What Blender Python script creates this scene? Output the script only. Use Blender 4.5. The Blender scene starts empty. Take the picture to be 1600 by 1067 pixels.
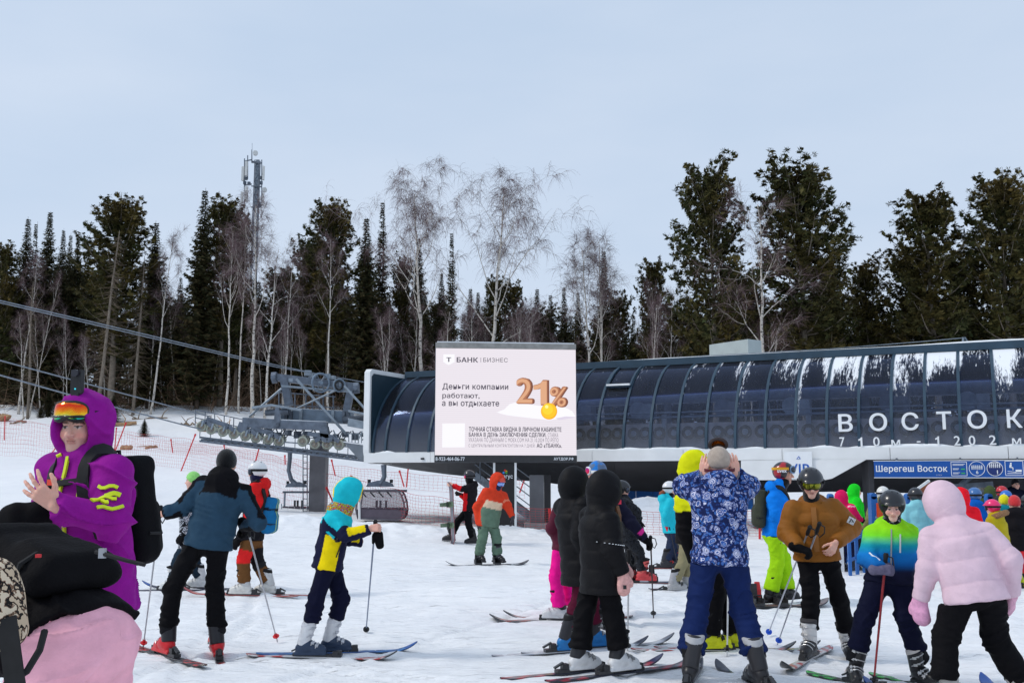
import bpy, bmesh, math, random
import numpy as np
from mathutils import Vector, Matrix

# ------------------------------------------------------------------ camera
SC = bpy.context.scene
COL = SC.collection
F = 1555.0                       # focal length in pixels of the 1600 px wide photograph
CAM = np.array([0.0, 0.0, 1.62])
PITCH = math.atan(208.5 / F)
cam_d = bpy.data.cameras.new('camera')
cam_d.sensor_width = 36.0
cam_d.lens = 36.0 * F / 1600.0
cam_d.clip_start = 0.1
cam_d.clip_end = 3000.0
cam = bpy.data.objects.new('camera', cam_d)
cam.location = CAM
cam.rotation_euler = (math.radians(90) + PITCH, 0, 0)
COL.objects.link(cam)
SC.camera = cam

# ------------------------------------------------------------------ sky and sun (thin high overcast)
SUN_EL, SUN_AZ = math.radians(45), math.radians(-95)      # azimuth from +Y towards +X
world = bpy.data.worlds.new('World')
SC.world = world
world.use_nodes = True
nt = world.node_tree
nt.nodes.clear()
wo = nt.nodes.new('ShaderNodeOutputWorld')
bg = nt.nodes.new('ShaderNodeBackground')
sky = nt.nodes.new('ShaderNodeTexSky')
sky.sky_type = 'NISHITA'
sky.sun_disc = False
sky.sun_elevation = SUN_EL
sky.sun_rotation = SUN_AZ
sky.altitude = 700
sky.air_density = 1.2
sky.dust_density = 2.5
tc = nt.nodes.new('ShaderNodeTexCoord')
mp = nt.nodes.new('ShaderNodeMapping')
mp.inputs['Scale'].default_value = (1.0, 1.0, 3.2)
nz = nt.nodes.new('ShaderNodeTexNoise')
nz.inputs['Scale'].default_value = 1.7
nz.inputs['Detail'].default_value = 5
nz.inputs['Roughness'].default_value = 0.5
cr = nt.nodes.new('ShaderNodeValToRGB')          # the veil of cloud: thicker and thinner parts
cr.color_ramp.elements[0].position = 0.36
cr.color_ramp.elements[0].color = (4.90, 6.02, 7.62, 1)
cr.color_ramp.elements[1].position = 0.66
cr.color_ramp.elements[1].color = (5.80, 6.70, 8.05, 1)
mx = nt.nodes.new('ShaderNodeMix')
mx.data_type = 'RGBA'
mx.inputs[0].default_value = 0.90
nt.links.new(tc.outputs['Generated'], mp.inputs['Vector'])
nt.links.new(mp.outputs[0], nz.inputs['Vector'])
nt.links.new(nz.outputs['Fac'], cr.inputs[0])
nt.links.new(sky.outputs[0], mx.inputs[6])
nt.links.new(cr.outputs[0], mx.inputs[7])
nt.links.new(mx.outputs[2], bg.inputs[0])
bg.inputs[1].default_value = 0.1025
nt.links.new(bg.outputs[0], wo.inputs[0])

sun_d = bpy.data.lights.new('sun', 'SUN')
sun_d.energy = 1.35
sun_d.angle = math.radians(12)
sun_d.color = (1.0, 0.95, 0.88)
sun = bpy.data.objects.new('sun', sun_d)
sdir = Vector((math.sin(SUN_AZ) * math.cos(SUN_EL), math.cos(SUN_AZ) * math.cos(SUN_EL), math.sin(SUN_EL)))
sun.rotation_euler = sdir.to_track_quat('Z', 'Y').to_euler()
sun.location = (-20, -20, 30)
COL.objects.link(sun)

SC.view_settings.view_transform = 'Standard'
SC.view_settings.look = 'None'
SC.view_settings.exposure = 0.16
SC.view_settings.gamma = 1.0
SC.view_settings.use_curve_mapping = False
SC.render.engine = 'CYCLES'
SC.cycles.use_denoising = True
SC.cycles.max_bounces = 6
SC.cycles.transparent_max_bounces = 10
SC.cycles.caustics_reflective = False
SC.cycles.caustics_refractive = False

rng = np.random.default_rng(7)
random.seed(7)

# ------------------------------------------------------------------ small maths
def V(*a):
    return np.array(a, dtype=float)
def nrm(v):
    v = np.asarray(v, float)
    return v / (np.linalg.norm(v) + 1e-12)
_cp, _sp = math.cos(PITCH), math.sin(PITCH)
def ray(px, py):
    u, v = (px - 800.0) / F, (533.5 - py) / F
    return V(u, _cp - v * _sp, _sp + v * _cp)
def at(px, py, Y):
    """the point at distance Y in front of the camera that the photograph shows at px, py"""
    d = ray(px, py)
    return CAM + d * (Y / d[1])
def sstep(a, b, x):
    t = np.clip((np.asarray(x, float) - a) / (b - a), 0, 1)
    return t * t * (3 - 2 * t)
def _hash(ix, iy, iz, seed):
    h = (ix.astype(np.int64) * 374761393 + iy.astype(np.int64) * 668265263 + iz.astype(np.int64) * 2147483647 + seed * 974711)
    h = (h ^ (h >> 13)) * 1274126177
    h = h ^ (h >> 16)
    return (h & 0xFFFFF) / float(0xFFFFF)
def noise3(p, seed=0):
    p = np.asarray(p, float)
    i = np.floor(p).astype(np.int64)
    f = p - i
    f = f * f * (3 - 2 * f)
    out = 0
    for dx in (0, 1):
        wx = f[..., 0] if dx else 1 - f[..., 0]
        for dy in (0, 1):
            wy = f[..., 1] if dy else 1 - f[..., 1]
            for dz in (0, 1):
                wz = f[..., 2] if dz else 1 - f[..., 2]
                out = out + wx * wy * wz * _hash(i[..., 0] + dx, i[..., 1] + dy, i[..., 2] + dz, seed)
    return out * 2 - 1
def noise2(x, y, seed=0):
    x = np.asarray(x, float)
    y = np.asarray(y, float)
    return noise3(np.stack([x, y, np.zeros_like(x)], -1), seed)
def fbm2(x, y, oct=4, seed=0):
    s, a = 0, 1.0
    for o in range(oct):
        s = s + a * noise2(x * 2 ** o, y * 2 ** o, seed + o)
        a *= 0.5
    return s
def rotz(a):
    c, s = math.cos(a), math.sin(a)
    return np.array([[c, -s, 0], [s, c, 0], [0, 0, 1.0]])

# ------------------------------------------------------------------ materials
MATS = {}
def nodes_of(name):
    m = bpy.data.materials.new(name)
    m.use_nodes = True
    t = m.node_tree
    b = t.nodes['Principled BSDF']
    return m, t, b
def mat(name, color, rough=0.6, metal=0.0, vary=0.12, vscale=8.0, bump=0.0, bscale=60.0, spec=0.4, coat=0.0, sheen=0.0):
    """plain procedural material: one colour that varies a little over noise, with fine relief"""
    if name in MATS:
        return MATS[name]
    m, t, b = nodes_of(name)
    L = t.links.new
    tcn = t.nodes.new('ShaderNodeTexCoord')
    n = t.nodes.new('ShaderNodeTexNoise')
    n.inputs['Scale'].default_value = vscale
    n.inputs['Detail'].default_value = 6
    L(tcn.outputs['Object'], n.inputs['Vector'])
    r = t.nodes.new('ShaderNodeValToRGB')
    c = np.array(color[:3], float)
    r.color_ramp.elements[0].position = 0.3
    r.color_ramp.elements[1].position = 0.7
    r.color_ramp.elements[0].color = (*np.clip(c * (1 - vary), 0, 1), 1)
    r.color_ramp.elements[1].color = (*np.clip(c * (1 + vary), 0, 1), 1)
    L(n.outputs['Fac'], r.inputs[0])
    L(r.outputs[0], b.inputs['Base Color'])
    b.inputs['Roughness'].default_value = rough
    b.inputs['Metallic'].default_value = metal
    b.inputs['Specular IOR Level'].default_value = spec
    b.inputs['Coat Weight'].default_value = coat
    b.inputs['Sheen Weight'].default_value = sheen
    if bump > 0:
        n2 = t.nodes.new('ShaderNodeTexNoise')
        n2.inputs['Scale'].default_value = bscale
        n2.inputs['Detail'].default_value = 4
        L(tcn.outputs['Object'], n2.inputs['Vector'])
        bp = t.nodes.new('ShaderNodeBump')
        bp.inputs['Strength'].default_value = bump
        bp.inputs['Distance'].default_value = 0.01
        L(n2.outputs['Fac'], bp.inputs['Height'])
        L(bp.outputs[0], b.inputs['Normal'])
    MATS[name] = m
    return m
def vmat(name, rough=0.6, spec=0.3, vary=0.10, vscale=14.0, bump=0.25, bscale=220.0, bdist=0.004, sheen=0.0, sss=0.0, coat=0.0, crease=0.0):
    """material whose colour comes from the mesh's own colour attribute (dyed panels), with woven relief"""
    if name in MATS:
        return MATS[name]
    m, t, b = nodes_of(name)
    L = t.links.new
    a = t.nodes.new('ShaderNodeVertexColor')
    a.layer_name = 'Col'
    tcn = t.nodes.new('ShaderNodeTexCoord')
    n = t.nodes.new('ShaderNodeTexNoise')
    n.inputs['Scale'].default_value = vscale
    n.inputs['Detail'].default_value = 5
    L(tcn.outputs['Object'], n.inputs['Vector'])
    mr = t.nodes.new('ShaderNodeMapRange')
    mr.inputs['From Min'].default_value = 0.3
    mr.inputs['From Max'].default_value = 0.7
    mr.inputs['To Min'].default_value = 1 - vary
    mr.inputs['To Max'].default_value = 1 + vary
    L(n.outputs['Fac'], mr.inputs['Value'])
    mm = t.nodes.new('ShaderNodeVectorMath')
    mm.operation = 'SCALE'
    L(a.outputs[0], mm.inputs[0])
    L(mr.outputs[0], mm.inputs['Scale'])
    L(mm.outputs[0], b.inputs['Base Color'])
    b.inputs['Roughness'].default_value = rough
    b.inputs['Specular IOR Level'].default_value = spec
    b.inputs['Sheen Weight'].default_value = sheen
    b.inputs['Coat Weight'].default_value = coat
    if sss:
        b.inputs['Subsurface Weight'].default_value = sss
        b.inputs['Subsurface Radius'].default_value = (0.012, 0.005, 0.003)
        b.inputs['Subsurface Scale'].default_value = 0.4
    if bump:
        n2 = t.nodes.new('ShaderNodeTexNoise')
        n2.inputs['Scale'].default_value = bscale
        n2.inputs['Detail'].default_value = 3
        L(tcn.outputs['Object'], n2.inputs['Vector'])
        bp = t.nodes.new('ShaderNodeBump')
        bp.inputs['Strength'].default_value = bump
        bp.inputs['Distance'].default_value = bdist
        L(n2.outputs['Fac'], bp.inputs['Height'])
        if crease:
            n3 = t.nodes.new('ShaderNodeTexNoise')
            n3.noise_type = 'RIDGED_MULTIFRACTAL'
            n3.inputs['Scale'].default_value = 9.0
            n3.inputs['Detail'].default_value = 4
            mp3 = t.nodes.new('ShaderNodeMapping')
            mp3.inputs['Scale'].default_value = (1.0, 1.0, 1.7)
            mp3.inputs['Rotation'].default_value = (0.3, 0.5, 0)
            L(tcn.outputs['Object'], mp3.inputs['Vector'])
            L(mp3.outputs[0], n3.inputs['Vector'])
            b3 = t.nodes.new('ShaderNodeBump')
            b3.inputs['Strength'].default_value = crease
            b3.inputs['Distance'].default_value = 0.02
            L(n3.outputs['Fac'], b3.inputs['Height'])
            L(b3.outputs[0], bp.inputs['Normal'])
        L(bp.outputs[0], b.inputs['Normal'])
    MATS[name] = m
    return m
def emis(name, color, strength=1.0):
    if name in MATS:
        return MATS[name]
    m, t, b = nodes_of(name)
    b.inputs['Base Color'].default_value = (0.01, 0.01, 0.01, 1)
    b.inputs['Roughness'].default_value = 0.7
    b.inputs['Emission Color'].default_value = (*color, 1)
    b.inputs['Emission Strength'].default_value = strength
    MATS[name] = m
    return m

# ------------------------------------------------------------------ objects
ORG = {}
def thing(name, label, cat, loc=(0, 0, 0), group=None):
    o = bpy.data.objects.new(name, None)
    o.empty_display_size = 0.2
    o.location = loc
    COL.objects.link(o)
    o['label'] = label
    o['category'] = cat
    if group:
        o['group'] = group
    ORG[o.name] = np.array(loc, float)
    return o
def tag(o, label=None, cat=None, group=None, kind=None):
    for k, v in (('label', label), ('category', cat), ('group', group), ('kind', kind)):
        if v:
            o[k] = v
    return o
def link(name, me, m=None, parent=None, loc=None, rot=None, scale=None):
    """an object that carries an existing (shared) mesh; loc is in the world, rot a 3x3 array"""
    o = bpy.data.objects.new(name, me)
    COL.objects.link(o)
    if m is not None and not me.materials:
        me.materials.append(m)
    base = np.zeros(3)
    if parent is not None:
        o.parent = parent
        base = ORG.get(parent.name, np.zeros(3))
    w = base if loc is None else np.array(loc, float)
    if rot is not None or scale is not None:
        R = np.eye(3) if rot is None else np.array(rot, float)
        s = 1.0 if scale is None else scale
        R = R * np.asarray(s, float)
        M = Matrix.Identity(4)
        for i in range(3):
            for j in range(3):
                M[i][j] = R[i, j]
            M[i][3] = w[i] - base[i]
        o.matrix_local = M
    else:
        o.location = w - base
    ORG[o.name] = w
    return o
def set_col(me, cols):
    at_ = me.color_attributes.new('Col', 'FLOAT_COLOR', 'POINT')
    c = np.ones((len(me.vertices), 4), np.float32)
    c[:, :3] = cols
    at_.data.foreach_set('color', c.ravel())
def np_mesh(name, verts, faces, smooth=True, cols=None):
    """mesh from arrays; faces (n,3) or (n,4) array, or a list of index lists"""
    me = bpy.data.meshes.new(name)
    verts = np.asarray(verts, np.float32)
    if isinstance(faces, np.ndarray):
        n, k = faces.shape
        me.vertices.add(len(verts))
        me.vertices.foreach_set('co', verts.ravel())
        me.loops.add(n * k)
        me.loops.foreach_set('vertex_index', faces.astype(np.int32).ravel())
        me.polygons.add(n)
        me.polygons.foreach_set('loop_start', np.arange(0, n * k, k, dtype=np.int32))
        me.update(calc_edges=True)
    else:
        me.from_pydata(verts.tolist(), [], faces)
        me.update()
    if smooth:
        me.polygons.foreach_set('use_smooth', np.ones(len(me.polygons), bool))
    if cols is not None:
        set_col(me, cols)
    return me
class MB:
    """collects boxes, tubes and sheets into one mesh"""
    def __init__(s):
        s.v, s.f, s.c = [], [], []
    def add(s, vs, fs, col=None):
        b = len(s.v)
        s.v += [tuple(map(float, p)) for p in vs]
        s.f += [[i + b for i in f] for f in fs]
        if col is not None:
            s.c += [col] * len(vs)
        return s
    def box(s, c, size, R=None, col=None, taper=1.0):
        h = np.array(size, float) / 2
        R = np.eye(3) if R is None else R
        vs = []
        for z in (-1, 1):
            k = taper if z > 0 else 1.0
            for x, y in ((-1, -1), (1, -1), (1, 1), (-1, 1)):
                vs.append(np.array(c) + R @ (V(x * k, y * k, z) * h))
        return s.add(vs, [[3, 2, 1, 0], [4, 5, 6, 7], [0, 1, 5, 4], [1, 2, 6, 5], [2, 3, 7, 6], [3, 0, 4, 7]], col)
    def beam(s, a, b, w, h, up=(0, 0, 1), col=None):
        a, b = np.array(a, float), np.array(b, float)
        d = nrm(b - a)
        sx = np.cross(d, up)
        if np.linalg.norm(sx) < 1e-4:
            sx = np.cross(d, (0, 1, 0))
        sx = nrm(sx)
        uz = np.cross(sx, d)
        R = np.stack([sx, d, uz], 1)
        return s.box((a + b) / 2, (w, np.linalg.norm(b - a), h), R, col)
    def tube(s, a, b, r0, r1=None, n=8, cap=True, col=None):
        r1 = r0 if r1 is None else r1
        return s.path([a, b], [r0, r1], n, cap, col)
    def path(s, pts, rs, n=8, cap=True, col=None, closed=False):
        pts = [np.array(p, float) for p in pts]
        if not hasattr(rs, '__len__'):
            rs = [rs] * len(pts)
        vs, fs = [], []
        ref = V(0.137, 0.31, 0.94)
        prev = None
        m = len(pts)
        for i, p in enumerate(pts):
            if closed:
                d = pts[(i + 1) % m] - pts[i - 1]
            else:
                d = pts[min(i + 1, m - 1)] - pts[max(i - 1, 0)]
            d = nrm(d)
            if prev is None:
                x = nrm(np.cross(d, ref))
            else:
                x = prev - d * np.dot(prev, d)
                x = nrm(x)
            prev = x
            y = np.cross(d, x)
            for k in range(n):
                a = 2 * math.pi * k / n
                vs.append(p + (x * math.cos(a) + y * math.sin(a)) * rs[i])
        for i in range(m if closed else m - 1):
            j = (i + 1) % m
            for k in range(n):
                k2 = (k + 1) % n
                fs.append([i * n + k, i * n + k2, j * n + k2, j * n + k])
        if cap and not closed:
            fs.append(list(range(n))[::-1])
            fs.append([(m - 1) * n + k for k in range(n)])
        return s.add(vs, fs, col)
    def ring(s, c, axis, r, tr, n=20, m=6, col=None):
        ax = nrm(axis)
        x = nrm(np.cross(ax, (0.3, 0.2, 0.93)))
        y = np.cross(ax, x)
        pts = [np.array(c) + r * (x * math.cos(2 * math.pi * k / n) + y * math.sin(2 * math.pi * k / n)) for k in range(n)]
        return s.path(pts, tr, m, False, col, closed=True)
    def disc(s, c, axis, r, th, n=16, col=None):
        ax = nrm(axis)
        return s.path([np.array(c) - ax * th / 2, np.array(c) + ax * th / 2], r, n, True, col)
    def prism(s, poly, o, x, y, n_, th, col=None):
        """poly of (a,b) in the plane o + a x + b y, thickened along n_ by th"""
        o, x, y, n_ = (np.array(k, float) for k in (o, x, y, n_))
        k = len(poly)
        vs = [o + a * x + b * y for a, b in poly] + [o + a * x + b * y + n_ * th for a, b in poly]
        fs = [list(range(k))[::-1], [k + i for i in range(k)]]
        for i in range(k):
            j = (i + 1) % k
            fs.append([i, j, k + j, k + i])
        return s.add(vs, fs, col)
    def build(s, name, m, parent=None, smooth=False, loc=None):
        base = np.zeros(3)
        if parent is not None:
            base = ORG.get(parent.name, base)
        if loc is not None:
            base = np.array(loc, float)
        vs = np.array(s.v, float) - base
        me = np_mesh(name, vs, s.f, smooth, np.array(s.c) if len(s.c) == len(s.v) and s.c else None)
        if smooth and hasattr(me, 'set_sharp_from_angle'):
            me.set_sharp_from_angle(angle=math.radians(40))
        if m is not None:
            me.materials.append(m)
        o = bpy.data.objects.new(name, me)
        COL.objects.link(o)
        if parent is not None:
            o.parent = parent
        elif loc is not None:
            o.location = base
        ORG[o.name] = base
        return o
ONE = [(0.30, 0.0), (0.46, 0.0), (0.46, 0.70), (0.35, 0.70), (0.30, 0.62), (0.22, 0.575), (0.12, 0.55), (0.12, 0.43), (0.22, 0.45), (0.30, 0.49)]
def text_mesh(name, body, m, parent, o, x, y, w, h, depth=0.004, bold=0.0, shear=0.0):
    """lettering that fills the box w by h from corner o along x and y; depth is along x cross y"""
    if body == '1':
        co = np.array([(a, b, 0) for a, b in ONE])
        n = len(co)
        faces = [[0, 1, 2, 9], [2, 3, 4, 9], [4, 5, 8, 9], [5, 6, 7, 8]]
        bold = 0.0
    else:
        cu = bpy.data.curves.new(name, 'FONT')
        cu.body = body
        cu.size = 1.0
        cu.resolution_u = 3
        cu.shear = shear
        cu.space_character = 1.06
        tmp = bpy.data.objects.new(name, cu)
        COL.objects.link(tmp)
        dg = bpy.context.evaluated_depsgraph_get()
        me0 = bpy.data.meshes.new_from_object(tmp.evaluated_get(dg))
        bpy.data.objects.remove(tmp)
        n = len(me0.vertices)
        co = np.zeros(n * 3, np.float32)
        me0.vertices.foreach_get('co', co)
        co = co.reshape(-1, 3)
        faces = [list(p.vertices) for p in me0.polygons]
        bpy.data.meshes.remove(me0)
    edges = {}
    for f in faces:
        for i in range(len(f)):
            a, b = f[i], f[(i + 1) % len(f)]
            edges[(a, b)] = edges.get((a, b), 0) + 1
    rim = [[b, a, a + n, b + n] for (a, b) in edges if (b, a) not in edges]
    shifts = [(0, 0)] if bold <= 0 else [(bold * c, bold * 0.6 * s_) for c, s_ in ((1, 0), (-1, 0), (0, 1), (0, -1), (0.7, 0.7), (-0.7, -0.7), (0.7, -0.7), (-0.7, 0.7))]
    lo, hi = co.min(0)[:2] - V(bold, bold * 0.6), co.max(0)[:2] + V(bold, bold * 0.6)
    o, x, y = np.array(o, float), nrm(x), nrm(y)
    nn = np.cross(x, y)
    allv, fs = [], []
    for k, sh in enumerate(shifts):
        s = (co[:, :2] + np.array(sh) - lo) / (hi - lo) * V(w, h)
        pts = o + s[:, :1] * x + s[:, 1:2] * y
        allv += [pts + nn * (depth + 0.00025 * k), pts]
        fs += [[i + 2 * n * k for i in f] for f in faces + rim]
    allv = np.concatenate(allv)
    base = ORG.get(parent.name, np.zeros(3)) if parent is not None else np.zeros(3)
    me = np_mesh(name, allv - base, fs, False)
    me.materials.append(m)
    ob = bpy.data.objects.new(name, me)
    COL.objects.link(ob)
    if parent is not None:
        ob.parent = parent
    ORG[ob.name] = base
    return ob

# ================================================================== SNOW GROUND
_gy = [-80, 12, 18, 25, 36, 45, 60, 75, 100, 200, 700]
_gl = [0, 0, 0.12, 0.50, 0.72, 1.75, 3.2, 6.6, 8.6, 15, 40]
_gr = [0, 0, 0, -0.03, 0.25, 0.7, 1.7, 3.3, 5.0, 11, 36]
def ground(x, y, fine=True):
    x = np.asarray(x, float)
    y = np.asarray(y, float)
    a = sstep(3.0, -13.0, x)
    z = np.interp(y, _gy, _gl) * a + np.interp(y, _gy, _gr) * (1 - a)
    # ploughed bank in front of the lift
    yc = 25.3 + 0.35 * np.sin(x * 0.8) + 0.02 * x
    bank = np.exp(-((y - yc) / np.where(y < yc, 1.5, 0.8)) ** 2) * sstep(-10.5, -5, x) * sstep(13.5, 8, x)
    z = z + bank * (0.20 + 0.16 * sstep(0.5, -4.5, x) + 0.08 * noise2(x * 0.7, y * 0.3, 3) + 0.05 * noise2(x * 3.1, y * 3.0, 4))
    z = z + 1.0 * np.exp(-((x - 4.1) / 1.9) ** 4) * np.exp(-((y - 26.0) / np.where(y < 26.0, 0.75, 0.9)) ** 2) * (1 + 0.12 * noise2(x * 1.1, y * 1.3, 41))
    z = z + sstep(27, 40, y) * 0.18 * fbm2(x * 0.12, y * 0.12, 3, 11)
    z = z + sstep(45, 70, y) * 0.22 * noise2(x * 0.4, y * 0.4, 12)
    if fine:
        k = sstep(60, 20, y)
        z = z + k * (0.030 * fbm2(x * 0.6, y * 0.6, 3, 21) + 0.020 * fbm2(x * 2.6, y * 4.2, 4, 25))
        z = z + bank * 0.035 * fbm2(x * 5.0, y * 5.0, 3, 31)
    return z
def gz(x, y):
    return float(ground(np.array([x]), np.array([y]))[0])

def steps(*segs):
    out = []
    for a, b, d in segs:
        n = max(1, int(round((b - a) / d)))
        out += list(a + (b - a) * np.arange(n) / n)
    out.append(segs[-1][1])
    return np.array(out)
ys = steps((-8, 6.8, 0.7), (6.8, 15, 0.055), (15, 28, 0.095), (28, 50, 0.35), (50, 85, 0.7), (85, 140, 4), (140, 700, 40))
xs = steps((-420, -60, 45), (-60, -15, 1.2), (-15, -7, 0.12), (-7, 7, 0.066), (7, 15, 0.12), (15, 60, 1.2), (60, 420, 45))
X, Y = np.meshgrid(xs, ys)
Z = ground(X, Y)
tr = np.random.default_rng(5)
near = sstep(26, 14, Y)
for k in range(34):                     # grooves left by skis and boards
    y0, sl, am, ph, wl = tr.uniform(7.5, 20), tr.uniform(-0.16, 0.16), tr.uniform(0.0, 0.5), tr.uniform(0, 6), tr.uniform(6, 14)
    x0, ln = tr.uniform(-7, 7), tr.uniform(2.5, 7)
    for off in (0.0, 0.22) if k % 4 else (0.0,):
        cy = y0 + off + sl * X + am * np.sin(X / wl * 6.28 + ph)
        dd = (Y - cy) / (0.05 if k % 4 else 0.12)
        w = np.exp(-(dd / 1.0) ** 2) - 0.55 * np.exp(-((np.abs(dd) - 1.7) / 0.7) ** 2)
        w = w * sstep(ln, ln * 0.6, np.abs(X - x0))
        Z = Z - near * 0.028 * w
for k in range(10):                     # sharper tracks towards and away from the camera
    x0, sl, am, ph = tr.uniform(-5, 6), tr.uniform(-0.5, 0.5), tr.uniform(0, 0.3), tr.uniform(0, 6)
    cx = x0 + sl * (Y - 10) + am * np.sin(Y * 0.9 + ph)
    dd = (X - cx) / 0.06
    Z = Z - near * 0.022 * (np.exp(-dd ** 2) - 0.5 * np.exp(-((np.abs(dd) - 1.7) / 0.7) ** 2)) * sstep(18, 12, Y)
nr, nc = X.shape
idx = np.arange(nr * nc).reshape(nr, nc)
q = np.stack([idx[:-1, :-1], idx[:-1, 1:], idx[1:, 1:], idx[1:, :-1]], -1).reshape(-1, 4)
m, t, b = nodes_of('snow')
L = t.links.new
tcn = t.nodes.new('ShaderNodeTexCoord')
def tnoise(scale, det=5, vec=None, rough=0.55):
    n = t.nodes.new('ShaderNodeTexNoise')
    n.inputs['Scale'].default_value = scale
    n.inputs['Detail'].default_value = det
    n.inputs['Roughness'].default_value = rough
    L(vec if vec is not None else tcn.outputs['Object'], n.inputs['Vector'])
    return n
n1, n2, n3 = tnoise(0.5, 6), tnoise(5.5, 7, rough=0.65), tnoise(30, 5, rough=0.7)
mpn = t.nodes.new('ShaderNodeMapping')
mpn.inputs['Scale'].default_value = (0.9, 4.5, 1)
mpn.inputs['Rotation'].default_value = (0, 0, 0.12)
L(tcn.outputs['Object'], mpn.inputs['Vector'])
n4 = tnoise(2.2, 6, mpn.outputs[0], 0.6)
tracks = []
for rz, sc in ((0.10, (0.16, 7.0, 1)), (-0.22, (0.20, 9.0, 1)), (1.25, (0.25, 8.0, 1))):
    mq = t.nodes.new('ShaderNodeMapping')
    mq.inputs['Rotation'].default_value = (0, 0, rz)
    mq.inputs['Scale'].default_value = sc
    L(tcn.outputs['Object'], mq.inputs['Vector'])
    nq = tnoise(1.0, 2, mq.outputs[0], 0.5)
    rq = t.nodes.new('ShaderNodeValToRGB')          # narrow grooves where the noise crosses a level
    rq.color_ramp.elements[0].position = 0.44
    rq.color_ramp.elements[0].color = (1, 1, 1, 1)
    rq.color_ramp.elements[1].position = 0.56
    rq.color_ramp.elements[1].color = (1, 1, 1, 1)
    e_ = rq.color_ramp.elements.new(0.5)
    e_.color = (0, 0, 0, 1)
    L(nq.outputs['Fac'], rq.inputs[0])
    tracks.append(rq)
r = t.nodes.new('ShaderNodeValToRGB')
r.color_ramp.elements[0].position = 0.3
r.color_ramp.elements[0].color = (0.86, 0.87, 0.89, 1)
r.color_ramp.elements[1].position = 0.72
r.color_ramp.elements[1].color = (0.93, 0.932, 0.938, 1)
L(n1.outputs['Fac'], r.inputs[0])
L(r.outputs[0], b.inputs['Base Color'])
b.inputs['Roughness'].default_value = 0.62
b.inputs['Specular IOR Level'].default_value = 0.25
prev = None
for nn, st, di in ((tracks[0], 0.40, 0.022), (tracks[1], 0.32, 0.018), (tracks[2], 0.28, 0.016), (n4, 0.7, 0.06), (n2, 0.55, 0.03), (n3, 0.55, 0.008)):
    bp = t.nodes.new('ShaderNodeBump')
    bp.inputs['Strength'].default_value = st
    bp.inputs['Distance'].default_value = di
    L(nn.outputs[0], bp.inputs['Height'])
    if prev is not None:
        L(prev.outputs[0], bp.inputs['Normal'])
    prev = bp
L(prev.outputs[0], b.inputs['Normal'])
MATS['snow'] = m
SNOW = m
me = np_mesh('snow_ground', np.stack([X, Y, Z], -1).reshape(-1, 3), q, True)
me.materials.append(SNOW)
go = bpy.data.objects.new('snow_ground', me)
COL.objects.link(go)
tag(go, 'trampled white snow of the ski area with ski tracks', kind='structure')

# ================================================================== LIFT STATION
SLATE = mat('slate_paint', (0.030, 0.062, 0.095), 0.5, 0.1, 0.15, 3)
WHITE = mat('white_panel', (0.78, 0.79, 0.79), 0.45, 0, 0.05, 2)
DARK = mat('dark_cladding', (0.050, 0.050, 0.056), 0.6, 0, 0.2, 1.5)
GALV = mat('galvanised_steel', (0.135, 0.16, 0.20), 0.5, 0.35, 0.25, 6, 0.1, 40)
GALVL = mat('pale_steel', (0.26, 0.305, 0.35), 0.5, 0.3, 0.2, 6, 0.1, 40)
GALVD = mat('dark_steel', (0.11, 0.13, 0.16), 0.55, 0.4, 0.3, 6)
RUBBER = mat('rubber', (0.018, 0.018, 0.02), 0.75, 0, 0.2, 20)
BLACKP = mat('black_plastic', (0.015, 0.015, 0.017), 0.5, 0, 0.2, 20)
SNOWP = mat('snow_cap', (0.86, 0.88, 0.9), 0.7, 0, 0.04, 4, 0.5, 12)
BLUEP = mat('blue_paint', (0.02, 0.13, 0.42), 0.4, 0, 0.12, 6)
REDP = mat('red_plastic', (0.62, 0.025, 0.03), 0.45, 0, 0.12, 10)
BROWN = mat('brown_panel', (0.33, 0.10, 0.045), 0.6, 0, 0.2, 4)
BLUESIGN = mat('blue_sign_face', (0.008, 0.085, 0.36), 0.4, 0, 0.06, 2)
WHITEINK = mat('white_ink', (0.82, 0.84, 0.86), 0.5, 0, 0.03, 2)

L0 = at(580, 723, 30.0)
R0 = at(1600, 716, 22.5)
su = nrm(V(R0[0] - L0[0], R0[1] - L0[1], 0))
sn = V(-su[1], su[0], 0)
SB = V(L0[0], L0[1], 0)
def S(s, n, z):
    return SB + su * s + sn * n + V(0, 0, z)
def hit(px, py, n=0.0):
    """(s, z) where the line of sight through px, py meets the station's front plane moved back by n"""
    d = ray(px, py)
    k = (np.dot(SB - CAM, sn) + n) / np.dot(d, sn)
    p = CAM + d * k
    return float(np.dot(p - SB, su)), float(p[2])
st = thing('lift_station', 'long glazed chairlift station with dark curved panes and white base band', 'lift station', tuple(SB))
SLEN = 21.0
ZB, ZT, NR = 2.28, 4.70, 1.9
def prof(k):                                  # curved section of the glass, k from 0 (bottom) to 1
    a = k * math.radians(74)
    return NR * (1 - math.cos(a)) / (1 - math.cos(math.radians(74))), ZB + (ZT - ZB) * math.sin(a) / math.sin(math.radians(74))
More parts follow.
